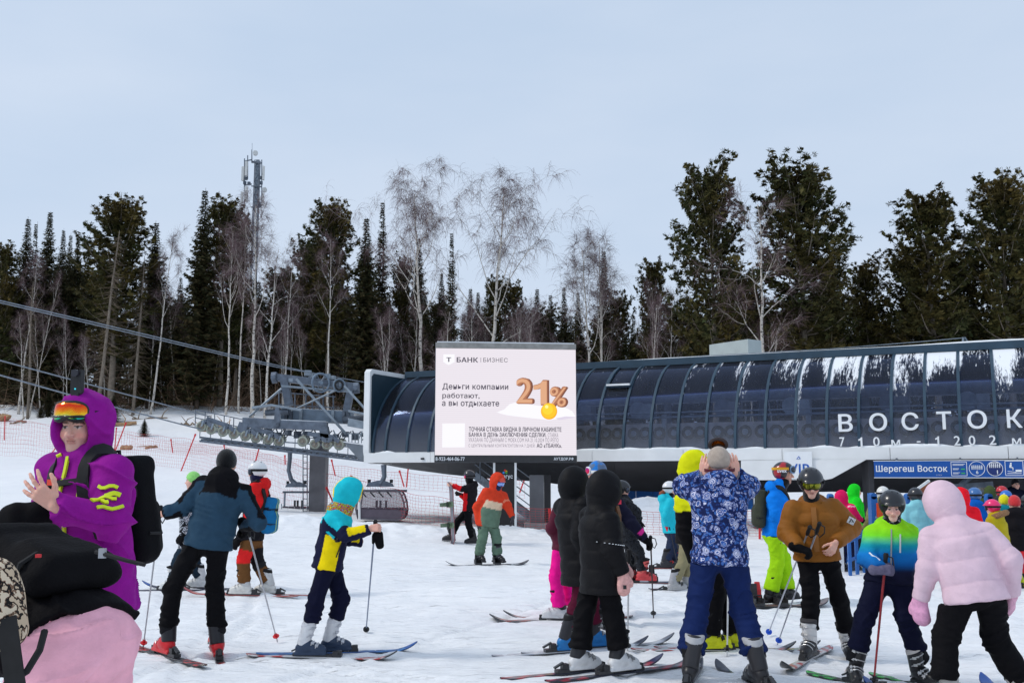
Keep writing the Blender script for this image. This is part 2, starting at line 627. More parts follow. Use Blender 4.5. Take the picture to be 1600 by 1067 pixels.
# glass with wind-packed snow stuck to it
m, t, b = nodes_of('station_glass')
L = t.links.new
out = t.nodes['Material Output']
t.nodes.remove(b)
tcn = t.nodes.new('ShaderNodeTexCoord')
trn = t.nodes.new('ShaderNodeBsdfTransparent')
trn.inputs[0].default_value = (0.74, 0.775, 0.85, 1)
gls = t.nodes.new('ShaderNodeBsdfGlossy')
gls.inputs[0].default_value = (0.30, 0.38, 0.60, 1)
gls.inputs['Roughness'].default_value = 0.05
lw = t.nodes.new('ShaderNodeFresnel')
lw.inputs['IOR'].default_value = 1.45
mixg = t.nodes.new('ShaderNodeMixShader')
L(lw.outputs[0], mixg.inputs[0])
L(trn.outputs[0], mixg.inputs[1])
L(gls.outputs[0], mixg.inputs[2])
dif = t.nodes.new('ShaderNodeBsdfDiffuse')
dif.inputs[0].default_value = (0.86, 0.88, 0.91, 1)
def vmath(op, a, bv=None):
    n = t.nodes.new('ShaderNodeVectorMath')
    n.operation = op
    L(a, n.inputs[0])
    if bv is not None:
        n.inputs[1].default_value = bv
    return n
def mth(op, a, bb, clamp=False):
    n = t.nodes.new('ShaderNodeMath')
    n.operation = op
    n.use_clamp = clamp
    for i, k in ((0, a), (1, bb)):
        if isinstance(k, (int, float)):
            n.inputs[i].default_value = k
        else:
            L(k, n.inputs[i])
    return n.outputs[0]
dot = vmath('DOT_PRODUCT', tcn.outputs['Object'], tuple(su))
sep = t.nodes.new('ShaderNodeSeparateXYZ')
L(tcn.outputs['Object'], sep.inputs[0])
cmb = t.nodes.new('ShaderNodeCombineXYZ')
L(dot.outputs['Value'], cmb.inputs[0])
L(mth('MULTIPLY', sep.outputs[2], 0.24), cmb.inputs[2])
def vn(scale, det, rough):
    n = t.nodes.new('ShaderNodeTexNoise')
    n.inputs['Scale'].default_value = scale
    n.inputs['Detail'].default_value = det
    n.inputs['Roughness'].default_value = rough
    L(cmb.outputs[0], n.inputs['Vector'])
    return n.outputs['Fac']
big = vn(1.5, 8, 0.68)
fin = vn(24, 5, 0.75)
zb = t.nodes.new('ShaderNodeMapRange')         # more snow near the top
zb.inputs['From Min'].default_value = 3.0
zb.inputs['From Max'].default_value = 4.65
L(sep.outputs[2], zb.inputs['Value'])
sb = t.nodes.new('ShaderNodeMapRange')         # and towards the windward end
sb.inputs['From Min'].default_value = 7.5
sb.inputs['From Max'].default_value = 14.5
L(dot.outputs['Value'], sb.inputs['Value'])
bias = mth('ADD', mth('MULTIPLY', mth('MULTIPLY', zb.outputs[0], sb.outputs[0]), 0.27), mth('MULTIPLY', zb.outputs[0], 0.06))
fr = mth('FRACT', mth('DIVIDE', mth('SUBTRACT', dot.outputs['Value'], 0.53), 0.745), 0.0)
edge = mth('SUBTRACT', 1.0, mth('MULTIPLY', fr, 5.0), True)
bias = mth('ADD', bias, mth('MULTIPLY', edge, 0.115))
msk = mth('ADD', mth('ADD', big, mth('MULTIPLY', mth('SUBTRACT', fin, 0.5), 0.42)), bias)
stp = mth('MULTIPLY', mth('SUBTRACT', msk, 0.735), 14.0, True)
spk = mth('MULTIPLY', mth('SUBTRACT', vn(60, 3, 0.6), 0.66), 9.0, True)
stp = mth('MAXIMUM', stp, mth('MULTIPLY', spk, mth('MULTIPLY', mth('SUBTRACT', big, 0.42), 5.0, True)))
frost = mth('MAXIMUM', stp, mth('ADD', mth('MULTIPLY', mth('SUBTRACT', 3.15, sep.outputs[2]), 0.09, True), mth('MULTIPLY', big, 0.03)))
mixs = t.nodes.new('ShaderNodeMixShader')
L(frost, mixs.inputs[0])
L(mixg.outputs[0], mixs.inputs[1])
L(dif.outputs[0], mixs.inputs[2])
L(mixs.outputs[0], out.inputs[0])
GLASS = m
RIB0, RIBD = 0.5, 0.745
ribs = [0.06] + [RIB0 + RIBD * k for k in range(28)]
K = 9
def sheet(pts_a, pts_b, th, nvec):
    mb = MB()
    n = len(pts_a)
    vs = []
    for a, b2 in zip(pts_a, pts_b):
        vs += [a, b2]
    back = [p + nv * th for p, nv in zip(vs, nvec)]
    k = len(vs)
    fs = []
    for i in range(n - 1):
        fs.append([2 * i, 2 * i + 1, 2 * i + 3, 2 * i + 2])
        fs.append([k + 2 * i, k + 2 * i + 2, k + 2 * i + 3, k + 2 * i + 1])
        fs.append([2 * i, 2 * i + 2, k + 2 * i + 2, k + 2 * i])
        fs.append([2 * i + 1, k + 2 * i + 1, k + 2 * i + 3, 2 * i + 3])
    fs.append([0, k, k + 1, 1])
    fs.append([2 * n - 2, 2 * n - 1, k + 2 * n - 1, k + 2 * n - 2])
    mb.add(vs + back, fs)
    return mb
for i in range(len(ribs) - 1):
    s0, s1 = ribs[i] + 0.035, ribs[i + 1] - 0.035
    pa, pb, nv = [], [], []
    for k in range(K + 1):
        n_, z_ = prof(k / K)
        pa.append(S(s0, n_, z_))
        pb.append(S(s1, n_, z_))
        nv += [sn, sn]
    sheet(pa, pb, 0.012, nv).build('glass_pane', GLASS, st, True)
    pa, pb = [S(s0, 6.0 - prof(k / 4)[0], prof(k / 4)[1]) for k in range(5)], [S(s1, 6.0 - prof(k / 4)[0], prof(k / 4)[1]) for k in range(5)]
    sheet(pa, pb, -0.012, [sn] * 10).build('glass_pane', GLASS, st, True)
for s_ in ribs:
    pts = [prof(k / K) for k in range(K + 1)]
    pa = [S(s_ - 0.034, n_ - 0.045, z_) for n_, z_ in pts]
    pb = [S(s_ + 0.034, n_ - 0.045, z_) for n_, z_ in pts]
    sheet(pa, pb, 0.09, [sn] * (2 * (K + 1))).build('mullion', SLATE, st, False)
# opening vent in one bay
k0 = 10
mb = MB()
s0, s1 = ribs[k0] + 0.06, ribs[k0 + 1] - 0.02
for ka, kb in ((0.60, 0.60), (0.97, 0.97)):
    n_, z_ = prof(ka)
    mb.beam(S(s0, n_ - 0.06, z_), S(s1, n_ - 0.06, z_), 0.05, 0.05)
for s_ in (s0, s1):
    for j in range(4):
        a, b2 = prof(0.60 + 0.37 * j / 4), prof(0.60 + 0.37 * (j + 1) / 4)
        mb.beam(S(s_, a[0] - 0.06, a[1]), S(s_, b2[0] - 0.06, b2[1]), 0.05, 0.05)
mb.build('vent_frame', SLATE, st)
MB().beam(S(s0, prof(0.6)[0] - 0.10, prof(0.6)[1] + 0.04), S(s1, prof(0.6)[0] - 0.10, prof(0.6)[1] + 0.04), 0.09, 0.05).build('snow_ledge', SNOWP, st)
# roof beam, roof, snow line
MB().beam(S(0.0, NR + 0.02, ZT + 0.09), S(SLEN, NR + 0.02, ZT + 0.09), 0.16, 0.19).build('roof_beam', SLATE, st)
MB().box(S(SLEN / 2, 3.0, ZT + 0.10), (SLEN, 2.1, 0.12), np.stack([su, sn, V(0, 0, 1)], 1)).build('roof', SLATE, st)
for k in range(14):                      # dark ceiling panels hung below the roof
    MB().box(S(0.8 + 1.5 * k, 3.0, ZT - 0.12), (1.47, 2.5, 0.06), np.stack([su, sn, V(0, 0, 1)], 1)).build('ceiling_panel', mat('navy_panel', (0.02, 0.028, 0.05), 0.6, 0, 0.2, 3), st)
mb = MB()
pp = []
for k in range(60):
    s_ = 0.2 + (SLEN - 0.4) * k / 59
    pp.append((S(s_, NR + 0.06, ZT + 0.185), 0.012 + 0.02 * float(noise2(s_ * 0.6, 0, 3)) + 0.05 * float(sstep(12, 18, s_))))
mb.path([p for p, _ in pp], [max(0.008, r_) for _, r_ in pp], 6)
mb.build('snow_cap', SNOWP, st, True)
# sill snow at the foot of the glass
mb = MB()
pp = [(S(0.15 + (SLEN - 0.3) * k / 150, -0.02, ZB + 0.0), max(0.006, 0.026 + 0.05 * float(noise2(k * 0.33, 0, 9)))) for k in range(151)]
mb.path([p for p, _ in pp], [r_ for _, r_ in pp], 6)
mb.build('snow_sill', SNOWP, st, True)
# white base band in panels
zb0, zb1 = 1.985, 2.27
edges_ = [-0.2, 2.1, 4.6, 7.1, 9.6, 12.1, 14.6, 17.1, SLEN]
RS = np.stack([su, sn, V(0, 0, 1)], 1)
for a, c in zip(edges_[:-1], edges_[1:]):
    MB().box(S((a + c) / 2, 0.0, (zb0 + zb1) / 2), (c - a - 0.012, 0.22, zb1 - zb0), RS).build('base_panel', WHITE, st)
# end plate with rounded lower corner
poly = []
n0, n1, z0, z1, rr = -0.12, 6.1, 1.955, 4.80, 0.42
for a in np.linspace(180, 270, 9):
    poly.append((n0 + rr + rr * math.cos(math.radians(a)), z0 + rr + rr * math.sin(math.radians(a))))
for a in np.linspace(270, 360, 9):
    poly.append((n1 - rr + rr * math.cos(math.radians(a)), z0 + rr + rr * math.sin(math.radians(a))))
poly += [(n1, z1), (n0 + 0.1, z1), (n0, z1 - 0.1)]
MB().prism(poly, S(-0.22, 0, 0), sn, V(0, 0, 1), su, 0.20).build('end_plate', WHITE, st)
ctr = np.array([[(n0 + n1) / 2, (z0 + z1) / 2 + 0.05]])
pin = (np.array(poly) - ctr) * np.array([[0.972, 0.90]]) + ctr
MB().prism([tuple(p) for p in pin], S(-0.018, 0, 0), sn, V(0, 0, 1), su, 0.03).build('end_lining', mat('dark_lining', (0.012, 0.03, 0.045), 0.35, 0, 0.15, 2), st)
MB().box(S(1.85, -0.12, 2.09), (0.10, 0.06, 0.05), RS).build('camera_box', BLACKP, st)
# hull under the station: slopes down and back
bot = [(596, 725), (640, 733), (700, 741), (760, 747), (840, 752), (900, 760), (960, 766), (1060, 769), (1160, 770), (1300, 768), (1420, 770), (1600, 772), (1750, 774)]
pf, pbk = [], []
for px, py in bot:
    s_, z_ = hit(px, py, 2.4)
    pbk.append(S(s_, 2.4, z_))
    s2, _ = hit(px, 722, 0.12)
    pf.append(S(max(0.0, s2), 0.13, 1.99))
for i in range(len(bot) - 1):                  # one cladding sheet per bay of the hull
    vs = [pf[i], pf[i + 1], pbk[i + 1], pbk[i]]
    e = nrm(pbk[i + 1] - pbk[i])
    vs = [vs[0] + e * 0.003, vs[1] - e * 0.003, vs[2] - e * 0.003, vs[3] + e * 0.003]
    lo = [v + sn * 0.05 + V(0, 0, 0.03) for v in vs]
    MB().add(vs + lo, [[3, 2, 1, 0], [4, 5, 6, 7], [0, 1, 5, 4], [1, 2, 6, 5], [2, 3, 7, 6], [3, 0, 4, 7]]).build('hull_panel', DARK, st)
mb = MB()
for i in range(len(bot) - 1):
    a, c = pbk[i], pbk[i + 1]
    mb.add([a, c, c + sn * 3.2, a + sn * 3.2], [[0, 1, 2, 3]])
    mb.add([a + V(0, 0, .9), c + V(0, 0, .9), c + sn * 3.2 + V(0, 0, .9), a + sn * 3.2 + V(0, 0, .9)], [[3, 2, 1, 0]])
for i in range(len(bot) - 1):
    o_ = sn * 0.09 + V(0, 0, 0.05)
    mb.add([pf[i] + o_, pf[i + 1] + o_, pbk[i + 1] + o_, pbk[i] + o_], [[3, 2, 1, 0]])
mb.build('hull_underside', DARK, st)
# larger white hull panel with slanted end
pol = [hit(1158, 719.5, -0.16), hit(1354, 717.5, -0.16), hit(1300, 747.5, -0.16), hit(1290, 749.5, -0.16), hit(1158, 750, -0.16)]
MB().prism(pol, S(0, -0.13, 0), su, V(0, 0, 1), -sn, 0.05).build('white_hull_panel', WHITE, st)
# floor, walls and machinery behind the glass
MB().box(S(SLEN / 2, 3.0, 2.2), (SLEN, 5.6, 0.06), RS).build('floor_deck', GALV, st)
tyre_mb = MB().ring((0, 0, 0), (0, 1, 0), 0.125, 0.052, 22, 8)
hub_mb = MB().disc((0, 0, 0), (0, 1, 0), 0.088, 0.05, 16).disc((0, -0.03, 0), (0, 1, 0), 0.03, 0.06, 10)
tyre_me = np_mesh('tyre', np.array(tyre_mb.v), tyre_mb.f, True)
hub_me = np_mesh('hub', np.array(hub_mb.v), hub_mb.f, False)
tyre_me.materials.append(RUBBER)
hub_me.materials.append(GALVL)
s_ = 5.2
kk = 0
while s_ < SLEN - 0.5:
    ty = link('tyre', tyre_me, None, st, S(s_, 0.75 + 0.1 * (kk % 2), 2.74), RS)
    link('hub', hub_me, None, ty, S(s_, 0.75 + 0.1 * (kk % 2), 2.74), None)
    s_ += 0.36 if kk % 3 else 0.44
    kk += 1
MB().box(S(SLEN / 2 + 1.6, 1.05, 2.62), (SLEN - 6.5, 0.06, 0.78), RS).build('guard_panel', mat('guard_grey', (0.46, 0.43, 0.43), 0.6, 0.0, 0.3, 3), st)
for z_, n_, r_ in ((3.16, 0.72, 0.03), (3.32, 1.3, 0.022), (2.98, 1.4, 0.02)):
    MB().tube(S(4.6, n_, z_), S(SLEN - 0.2, n_, z_), r_, n=6).build('guard_rail', GALVL, st)
for k in range(9):
    MB().box(S(5.0 + 1.9 * k, 0.95, 2.75), (0.12, 0.1, 1.0), RS).build('rail_post', GALVL, st)
for k in range(7):
    MB().beam(S(3.0 + 2.7 * k, 2.6, 2.2), S(3.0 + 2.7 * k, 2.6, 4.6), 0.2, 0.2, up=(0, 1, 0)).build('inner_column', GALV, st)
MB().beam(S(2.0, 2.6, 3.85), S(SLEN, 2.6, 3.85), 0.4, 0.38).build('drive_beam', GALVD, st)
MB().beam(S(2.5, 1.7, 4.1), S(SLEN, 1.7, 4.1), 0.12, 0.10).build('cable_tray', GALVD, st)
for k in range(8):
    s_ = 3.4 + 2.15 * k + 0.3 * (k % 2)
    MB().disc(S(s_, 2.1, 3.45), sn, 0.24, 0.3, 14).box(S(s_ + 0.35, 2.0, 3.4), (0.3, 0.4, 0.42), RS).build('drive_motor', GALV if k % 2 else GALVL, st, False)
for k in range(3):
    MB().box(S(1.1 + 0.55 * k, 2.3, 2.75 + 0.1 * k), (0.35, 0.5, 1.05 + 0.2 * k), RS).build('machine_cabinet', GALVL if k != 1 else GALV, st)
MB().box(S(2.7, 1.2, 2.95), (0.5, 0.3, 0.12), RS).build('blue_cover', BLUEP, st)
# pillar feet
def pillar(px0, px1, ytop, ybot, Y, m_, name='pillar', parent=st, depth=0.5):
    a, c = at(px0, ybot, Y), at(px1, ybot, Y)
    zt = at((px0 + px1) / 2, ytop, Y)[2]
    zb_ = gz((a[0] + c[0]) / 2, Y) - 0.3
    return MB().box(((a[0] + c[0]) / 2, Y + depth / 2, (zt + zb_) / 2), (c[0] - a[0], depth, zt - zb_)).build(name, m_, parent)
CONC = mat('concrete', (0.25, 0.25, 0.26), 0.85, 0, 0.2, 5, 0.3, 30)
pillar(828, 850, 742, 845, 27.2, mat('grey_pillar', (0.14, 0.145, 0.16), 0.55, 0.2, 0.2, 2))
pillar(851, 861, 742, 845, 27.9, DARK)
a = at(838, 841, 27.0)
MB().box((a[0], 27.35, gz(a[0], 27.2) + 0.02), (0.62, 0.9, 0.5)).build('pillar_foot', CONC, st)
pillar(1361, 1368, 716, 800, 23.9, DARK)
# stairs up into the station: dark strings, treads and rails
p0, p1 = at(835, 812, 27.6), at(742, 742, 28.6)
for dy in (0.0, 0.75):
    o_ = V(0, dy, 0)
    MB().beam(p0 + o_, p1 + o_, 0.05, 0.22).build('stair_string', GALVD, st)
for k in range(9):
    p = p0 + (p1 - p0) * (k + 0.5) / 9 + V(0, 0.37, 0.02)
    MB().box(p, (0.24, 0.72, 0.035)).build('stair_tread', GALV, st)
for h_ in (0.3, 0.55, 0.8, 1.05):
    MB().tube(p0 + V(0, -0.03, h_), p1 + V(0, -0.03, h_), 0.016, n=6).build('stair_rail', GALVD, st)
for k in range(3):
    p = p0 + (p1 - p0) * k / 2.2 + V(0, -0.03, 0)
    MB().tube(p, p + V(0, 0, 1.06), 0.02, n=6).build('stair_post', GALVD, st)
# letters on the glass
def letter_on(ch, pxl, pxr, pyt, pyb, n_=-0.075, bold=0.018, depth=0.03, m_=WHITEINK, name='letter'):
    s0, zt = hit(pxl, pyt, n_)
    s1, zb_ = hit(pxr, pyb, n_)
    text_mesh(name, ch, m_, st, S(s0, n_, zb_), su, V(0, 0, 1), s1 - s0, zt - zb_, depth, bold)
for ch, a, c, tp, bt in (('В', 1309.5, 1333, 647, 674), ('О', 1357.5, 1387, 645.5, 673), ('С', 1408, 1436, 644.5, 672), ('Т', 1462.5, 1487.5, 643, 670.5), ('О', 1510.5, 1543, 641, 669.5), ('К', 1572, 1598, 639.5, 668)):
    letter_on(ch, a, c, tp, bt)
for ch, a, c, tp, bt in (('7', 1311.5, 1320, 683, 697.5), ('1', 1341, 1348, 683, 697.5), ('0', 1364, 1375, 682.5, 697), ('м', 1392.5, 1407, 687, 697), ('-', 1432.5, 1438.5, 689, 691), ('1', 1461, 1468, 681.5, 696), ('2', 1490, 1501, 681, 695.5), ('0', 1513, 1524.5, 680.5, 695.5), ('2', 1545, 1557, 680, 694.5), ('м', 1581, 1596, 684.5, 694)):
    letter_on(ch, a, c, tp, bt, n_=-0.06, bold=0.012, depth=0.02)

# roof unit, roof wire
p = at(1107, 556, 31.5)
q_ = at(1184, 552, 29.8)
e = nrm(V(q_[0] - p[0], q_[1] - p[1], 0))
ru = thing('roof_unit', 'pale grey ventilation box on the roof of the lift station', 'roof unit', tuple((p + q_) / 2))
Rr = np.stack([e, V(-e[1], e[0], 0), V(0, 0, 1)], 1)
w_ = np.linalg.norm((q_ - p)[:2]) * 0.80
MB().box((p + q_) / 2 + V(0.2, 0.5, 0.21), (w_, 0.6, 0.46), Rr).build('casing', mat('pale_green_grey', (0.50, 0.56, 0.55), 0.5, 0, 0.08, 3), ru)
MB().box((p + q_) / 2 + V(0.2, 0.5, -0.20), (w_ * 0.9, 0.5, 0.40), Rr).build('plinth', GALVD, ru)
MB().box((p + q_) / 2 - e * w_ * 0.28 + V(0.2, 0.19, 0.32), (0.10, 0.02, 0.08), Rr).build('label_plate', REDP, ru)
rw = thing('roof_wire', 'thin wire on a short bracket above the station roof', 'wire', tuple(at(1505, 530, 26)))
MB().path([at(900, 568, 32), at(1100, 556, 30), at(1300, 545, 28), at(1450, 533, 26.5), at(1505, 528, 26)], 0.012, 5).build('wire', GALVL, rw)
MB().tube(at(1505, 527, 26), at(1505, 541, 26), 0.03, n=6).tube(at(1507, 527, 26), at(1516, 541, 26), 0.025, n=6).build('bracket', GALVL, rw)

# ================================================================== SIGNS ON THE STATION
vs_ = thing('vip_sign', 'white square VIP sign with blue letters and mountain logo on station base', 'sign', tuple(S(hit(1247, 748, -0.22)[0], -0.22, 1.5)))
c0, c1 = hit(1226.5, 748, -0.22), hit(1268.5, 705, -0.22)
MB().box(S((c0[0] + c1[0]) / 2, -0.215, (c0[1] + c1[1]) / 2), (c1[0] - c0[0], 0.03, c1[1] - c0[1]), RS).build('board', mat('sign_white', (0.80, 0.82, 0.84), 0.45, 0, 0.03, 3), vs_)
BLUEINK = mat('blue_ink', (0.01, 0.10, 0.45), 0.5, 0, 0.05, 3)
a0, a1 = hit(1233, 740, -0.235), hit(1264, 724.5, -0.235)
text_mesh('lettering', 'VIP', BLUEINK, vs_, S(a0[0], -0.232, a0[1]), su, V(0, 0, 1), a1[0] - a0[0], a1[1] - a0[1], 0.006, 0.012)
a0 = hit(1247.5, 717, -0.235)
MB().prism([(-0.05, 0), (0.055, 0), (0.012, 0.075)], S(a0[0], -0.232, a0[1]), su, V(0, 0, 1), -sn, 0.006).build('logo_peak', BLUEINK, vs_)
MB().prism([(-0.022, 0.008), (0.028, 0.008), (0.010, 0.045)], S(a0[0], -0.240, a0[1]), su, V(0, 0, 1), -sn, 0.003).build('logo_snow', WHITEINK, vs_)

# blue name board below the white band
NB = -0.30
c0, c1 = hit(1366.5, 745.5, NB), hit(1660, 719, NB)
z1_ = hit(1366.5, 720.5, NB)[1]
bs = thing('name_board', 'long blue station name board with white lettering and pictograms', 'sign', tuple(S(c0[0], NB, c0[1])))
MB().box(S((c0[0] + c1[0]) / 2, NB, (c0[1] + z1_) / 2), (c1[0] - c0[0], 0.05, z1_ - c0[1]), RS).build('board', BLUESIGN, bs)
for zz in (c0[1] - 0.008, z1_ + 0.008):
    MB().box(S((c0[0] + c1[0]) / 2, NB, zz), (c1[0] - c0[0] + 0.02, 0.06, 0.016), RS).build('edge_strip', WHITE, bs)
NF = NB - 0.026
def on_board(px, py):
    s_, z_ = hit(px, py, NF)
    return s_, z_
a0, a1 = on_board(1369, 739.5), on_board(1480, 726.5)
text_mesh('lettering', 'Шерегеш Восток', WHITEINK, bs, S(a0[0], NF, a0[1]), su, V(0, 0, 1), a1[0] - a0[0], a1[1] - a0[1], 0.005, 0.02)
def sq_frame(px0, px1, py0, py1, wd=0.012):
    a0, a1 = on_board(px0, py1), on_board(px1, py0)
    mb = MB()
    for (s0, z0, s1, z1) in ((a0[0], a0[1], a1[0], a0[1]), (a0[0], a1[1], a1[0], a1[1]), (a0[0], a0[1], a0[0], a1[1]), (a1[0], a0[1], a1[0], a1[1])):
        mb.box(S((s0 + s1) / 2, NF - 0.002, (z0 + z1) / 2), (abs(s1 - s0) + wd, 0.006, abs(z1 - z0) + wd), RS)
    mb.build('pictogram_frame', WHITEINK, bs)
    return a0, a1
a0, a1 = sq_frame(1487, 1510, 721.5, 743)
mb = MB()
for k, (u0, u1, v_) in enumerate(((.1, .9, .85), (.1, .8, .76), (.1, .5, .52), (.1, .45, .45), (.1, .55, .22), (.1, .45, .15))):
    s0, s1 = a0[0] + (a1[0] - a0[0]) * u0, a0[0] + (a1[0] - a0[0]) * u1
    mb.box(S((s0 + s1) / 2, NF - 0.003, a0[1] + (a1[1] - a0[1]) * v_), (s1 - s0, 0.006, 0.012), RS)
mb.build('print_lines', WHITEINK, bs)
mb = MB()
for v_ in (.48, .18):
    s0, s1 = a0[0] + (a1[0] - a0[0]) * .62, a0[0] + (a1[0] - a0[0]) * .88
    mb.box(S((s0 + s1) / 2, NF - 0.003, a0[1] + (a1[1] - a0[1]) * v_), (s1 - s0, 0.006, 0.028), RS)
mb.build('green_tags', mat('green_ink', (0.05, 0.4, 0.12), 0.5), bs)
def fig(mb, s_, z_, h, lean=0.0, sit=False):
    mb.disc(S(s_ + lean * h, NF - 0.004, z_ + h * 0.9), sn, h * 0.11, 0.006, 10)
    mb.beam(S(s_, NF - 0.004, z_ + h * 0.35), S(s_ + lean * h * 0.8, NF - 0.004, z_ + h * 0.78), 0.006, h * 0.24, up=su)
    if sit:
        mb.beam(S(s_, NF - 0.004, z_ + h * 0.4), S(s_ + h * 0.3, NF - 0.004, z_ + h * 0.38), 0.006, h * 0.12)
        mb.beam(S(s_ + h * 0.3, NF - 0.004, z_ + h * 0.4), S(s_ + h * 0.3, NF - 0.004, z_ + h * 0.05), 0.006, h * 0.1, up=su)
    else:
        mb.beam(S(s_, NF - 0.004, z_ + h * 0.4), S(s_ - h * 0.02, NF - 0.004, z_), 0.006, h * 0.18, up=su)
for ci, cx in enumerate((1526.5, 1554.5)):
    cc = on_board(cx, 732)
    rad = abs(on_board(cx, 720.8)[1] - cc[1])
    if ci == 1:
        MB().disc(S(cc[0], NF - 0.001, cc[1]), sn, rad, 0.004, 28).build('pictogram_disc', mat('navy_ink', (0.012, 0.03, 0.16), 0.5), bs)
    MB().ring(S(cc[0], NF - 0.002, cc[1]), sn, rad, 0.007, 28, 5).build('pictogram_ring', WHITEINK, bs)
    mb = MB()
    for k in range(6):
        fig(mb, cc[0] - rad * 0.62 + rad * 0.25 * k, cc[1] + (-0.12 if ci == 0 else 0.12) * rad, rad * 0.6)
    if ci == 1:
        fig(mb, cc[0] + rad * 0.3, cc[1] - rad * 0.75, rad * 0.55)
        mb.beam(S(cc[0] - rad * 0.7, NF - 0.004, cc[1] + rad * 0.8), S(cc[0] + rad * 0.6, NF - 0.004, cc[1] + rad * 0.84), 0.006, 0.014)
    mb.build('pictogram', WHITEINK, bs)
    if ci == 0:
        text_mesh('numeral', '6', WHITEINK, bs, S(cc[0] - rad * 0.14, NF, cc[1] - rad * 0.72), su, V(0, 0, 1), rad * 0.3, rad * 0.48, 0.005, 0.02)
a0, a1 = sq_frame(1571.5, 1598, 720, 742.5)
mb = MB()
w_, h_ = a1[0] - a0[0], a1[1] - a0[1]
fig(mb, a0[0] + w_ * 0.28, a0[1] + h_ * 0.34, h_ * 0.55, 0.1, True)
mb.beam(S(a0[0] + w_ * .12, NF - .004, a0[1] + h_ * .3), S(a0[0] + w_ * .6, NF - .004, a0[1] + h_ * .22), .006, .012)
mb.box(S(a0[0] + w_ * .74, NF - .004, a0[1] + h_ * .32), (w_ * .34, .006, h_ * .16), RS)
mb.beam(S(a0[0] + w_ * .1, NF - .004, a0[1] + h_ * .14), S(a0[0] + w_ * .9, NF - .004, a0[1] + h_ * .14), .006, .014)
mb.build('pictogram', WHITEINK, bs)
a0, a1 = on_board(1463, 742.8), on_board(1472, 741.2)
text_mesh('small_print', 'ГЭСХ', WHITEINK, bs, S(a0[0], NF, a0[1]), su, V(0, 0, 1), a1[0] - a0[0], a1[1] - a0[1], 0.004)
for px in (1400, 1500, 1590):
    s_, z_ = hit(px, 720, NB)
    MB().beam(S(s_, NB + 0.03, z_), S(s_, -0.08, zb0 + 0.03), 0.03, 0.03, up=su).build('bracket', GALVD, bs)

# ================================================================== LED BILLBOARD
BD = 25.0
bl, br_ = at(679.0, 722, BD), at(901.0, 723.0, BD + 0.35)
bx = nrm(V(br_[0] - bl[0], br_[1] - bl[1], 0))
bz = V(0, 0, 1)
bn = np.cross(bx, bz)            # towards the viewer
bw = float(np.linalg.norm((br_ - bl)[:2]))
ztop = at(681, 535, BD)[2]
zled0, zled1 = at(679, 711, BD)[2], at(681, 544, BD)[2]
bzb = bl[2]
BO = V(bl[0], bl[1], 0)
root = thing('led_billboard', 'large LED advertising screen showing a pale bank advert with 21%', 'billboard', (BO[0] + bx[0] * bw * .5, BO[1] + bx[1] * bw * .5, gz(0, 25)))
def BP(a, z, off=0.0):
    return BO + bx * a + V(0, 0, z) + bn * off
RB = np.stack([bx, -bn, bz], 1)
MB().box(BP(bw / 2, (ztop + bzb) / 2, -0.17), (bw, 0.30, ztop - bzb), RB).build('cabinet', GALVD, root)
MB().box(BP(bw / 2, (zled1 + ztop) / 2 + 0.003, 0.0), (bw + 0.01, 0.06, ztop - zled1 - 0.006), RB).build('top_trim', mat('weathered_trim', (0.30, 0.29, 0.27), 0.7, 0, 0.2, 6), root)
MB().box(BP(bw / 2, ztop + 0.015, -0.15), (bw * 0.98, 0.30, 0.03), RB).build('snow_cap', SNOWP, root)
MB().box(BP(bw / 2, (bzb + zled0) / 2 - 0.002, 0.0), (bw + 0.01, 0.06, zled0 - bzb - 0.006), RB).build('bottom_trim', mat('charcoal_trim', (0.035, 0.035, 0.037), 0.6), root)
# lit LED face: pale lilac with a faint row pattern
m, t, b = nodes_of('led_face')
L = t.links.new
b.inputs['Base Color'].default_value = (0.02, 0.02, 0.02, 1)
tcn = t.nodes.new('ShaderNodeTexCoord')
wv = t.nodes.new('ShaderNodeTexWave')
wv.wave_type = 'BANDS'
wv.bands_direction = 'Z'
wv.inputs['Scale'].default_value = 6.0
wv.inputs['Distortion'].default_value = 1.2
wv.inputs['Detail'].default_value = 1
L(tcn.outputs['Object'], wv.inputs['Vector'])
rp = t.nodes.new('ShaderNodeValToRGB')
rp.color_ramp.elements[0].color = (0.71, 0.655, 0.71, 1)
rp.color_ramp.elements[1].color = (0.76, 0.71, 0.76, 1)
L(wv.outputs['Fac'], rp.inputs[0])
L(rp.outputs[0], b.inputs['Emission Color'])
b.inputs['Emission Strength'].default_value = 1.0
MB().box(BP(bw / 2, (zled0 + zled1) / 2, 0.0), (bw - 0.01, 0.05, zled1 - zled0 - 0.004), RB).build('screen_face', m, root)
def ad(x, y):                       # from the photograph's advert to the panel
    a = (x - 97.0) / 1075.0
    return a * bw, zled0 + (926.0 - (y - 10.0 * a)) / 806.0 * (zled1 - zled0)
INK = emis('led_dark_ink', (0.075, 0.065, 0.09))
INKL = emis('led_grey_ink', (0.22, 0.19, 0.24))
LW = emis('led_white', (0.86, 0.85, 0.89))
def adtext(s_, x0, y0, x1, y1, m_=INK, bold=0.02, off=0.028, name='lettering', shear=0.0):
    a0, z0 = ad(x0, y1)
    a1, z1 = ad(x1, y0)
    text_mesh(name, s_, m_, root, BP(a0, z0, off), bx, bz, a1 - a0, z1 - z0, 0.004, bold, shear)
def adpoly(pts, m_, off=0.026, name='screen_shape', th=0.003):
    pl = [ad(x, y) for x, y in pts]
    MB().prism(pl, BP(0, 0, off), bx, bz, bn, th).build(name, m_, root)
adpoly([(155, 168), (240, 168), (240, 226), (196, 250), (155, 226)], LW, name='shield')
adtext('Т', 178, 191, 215, 225, bold=0.03, off=0.031)
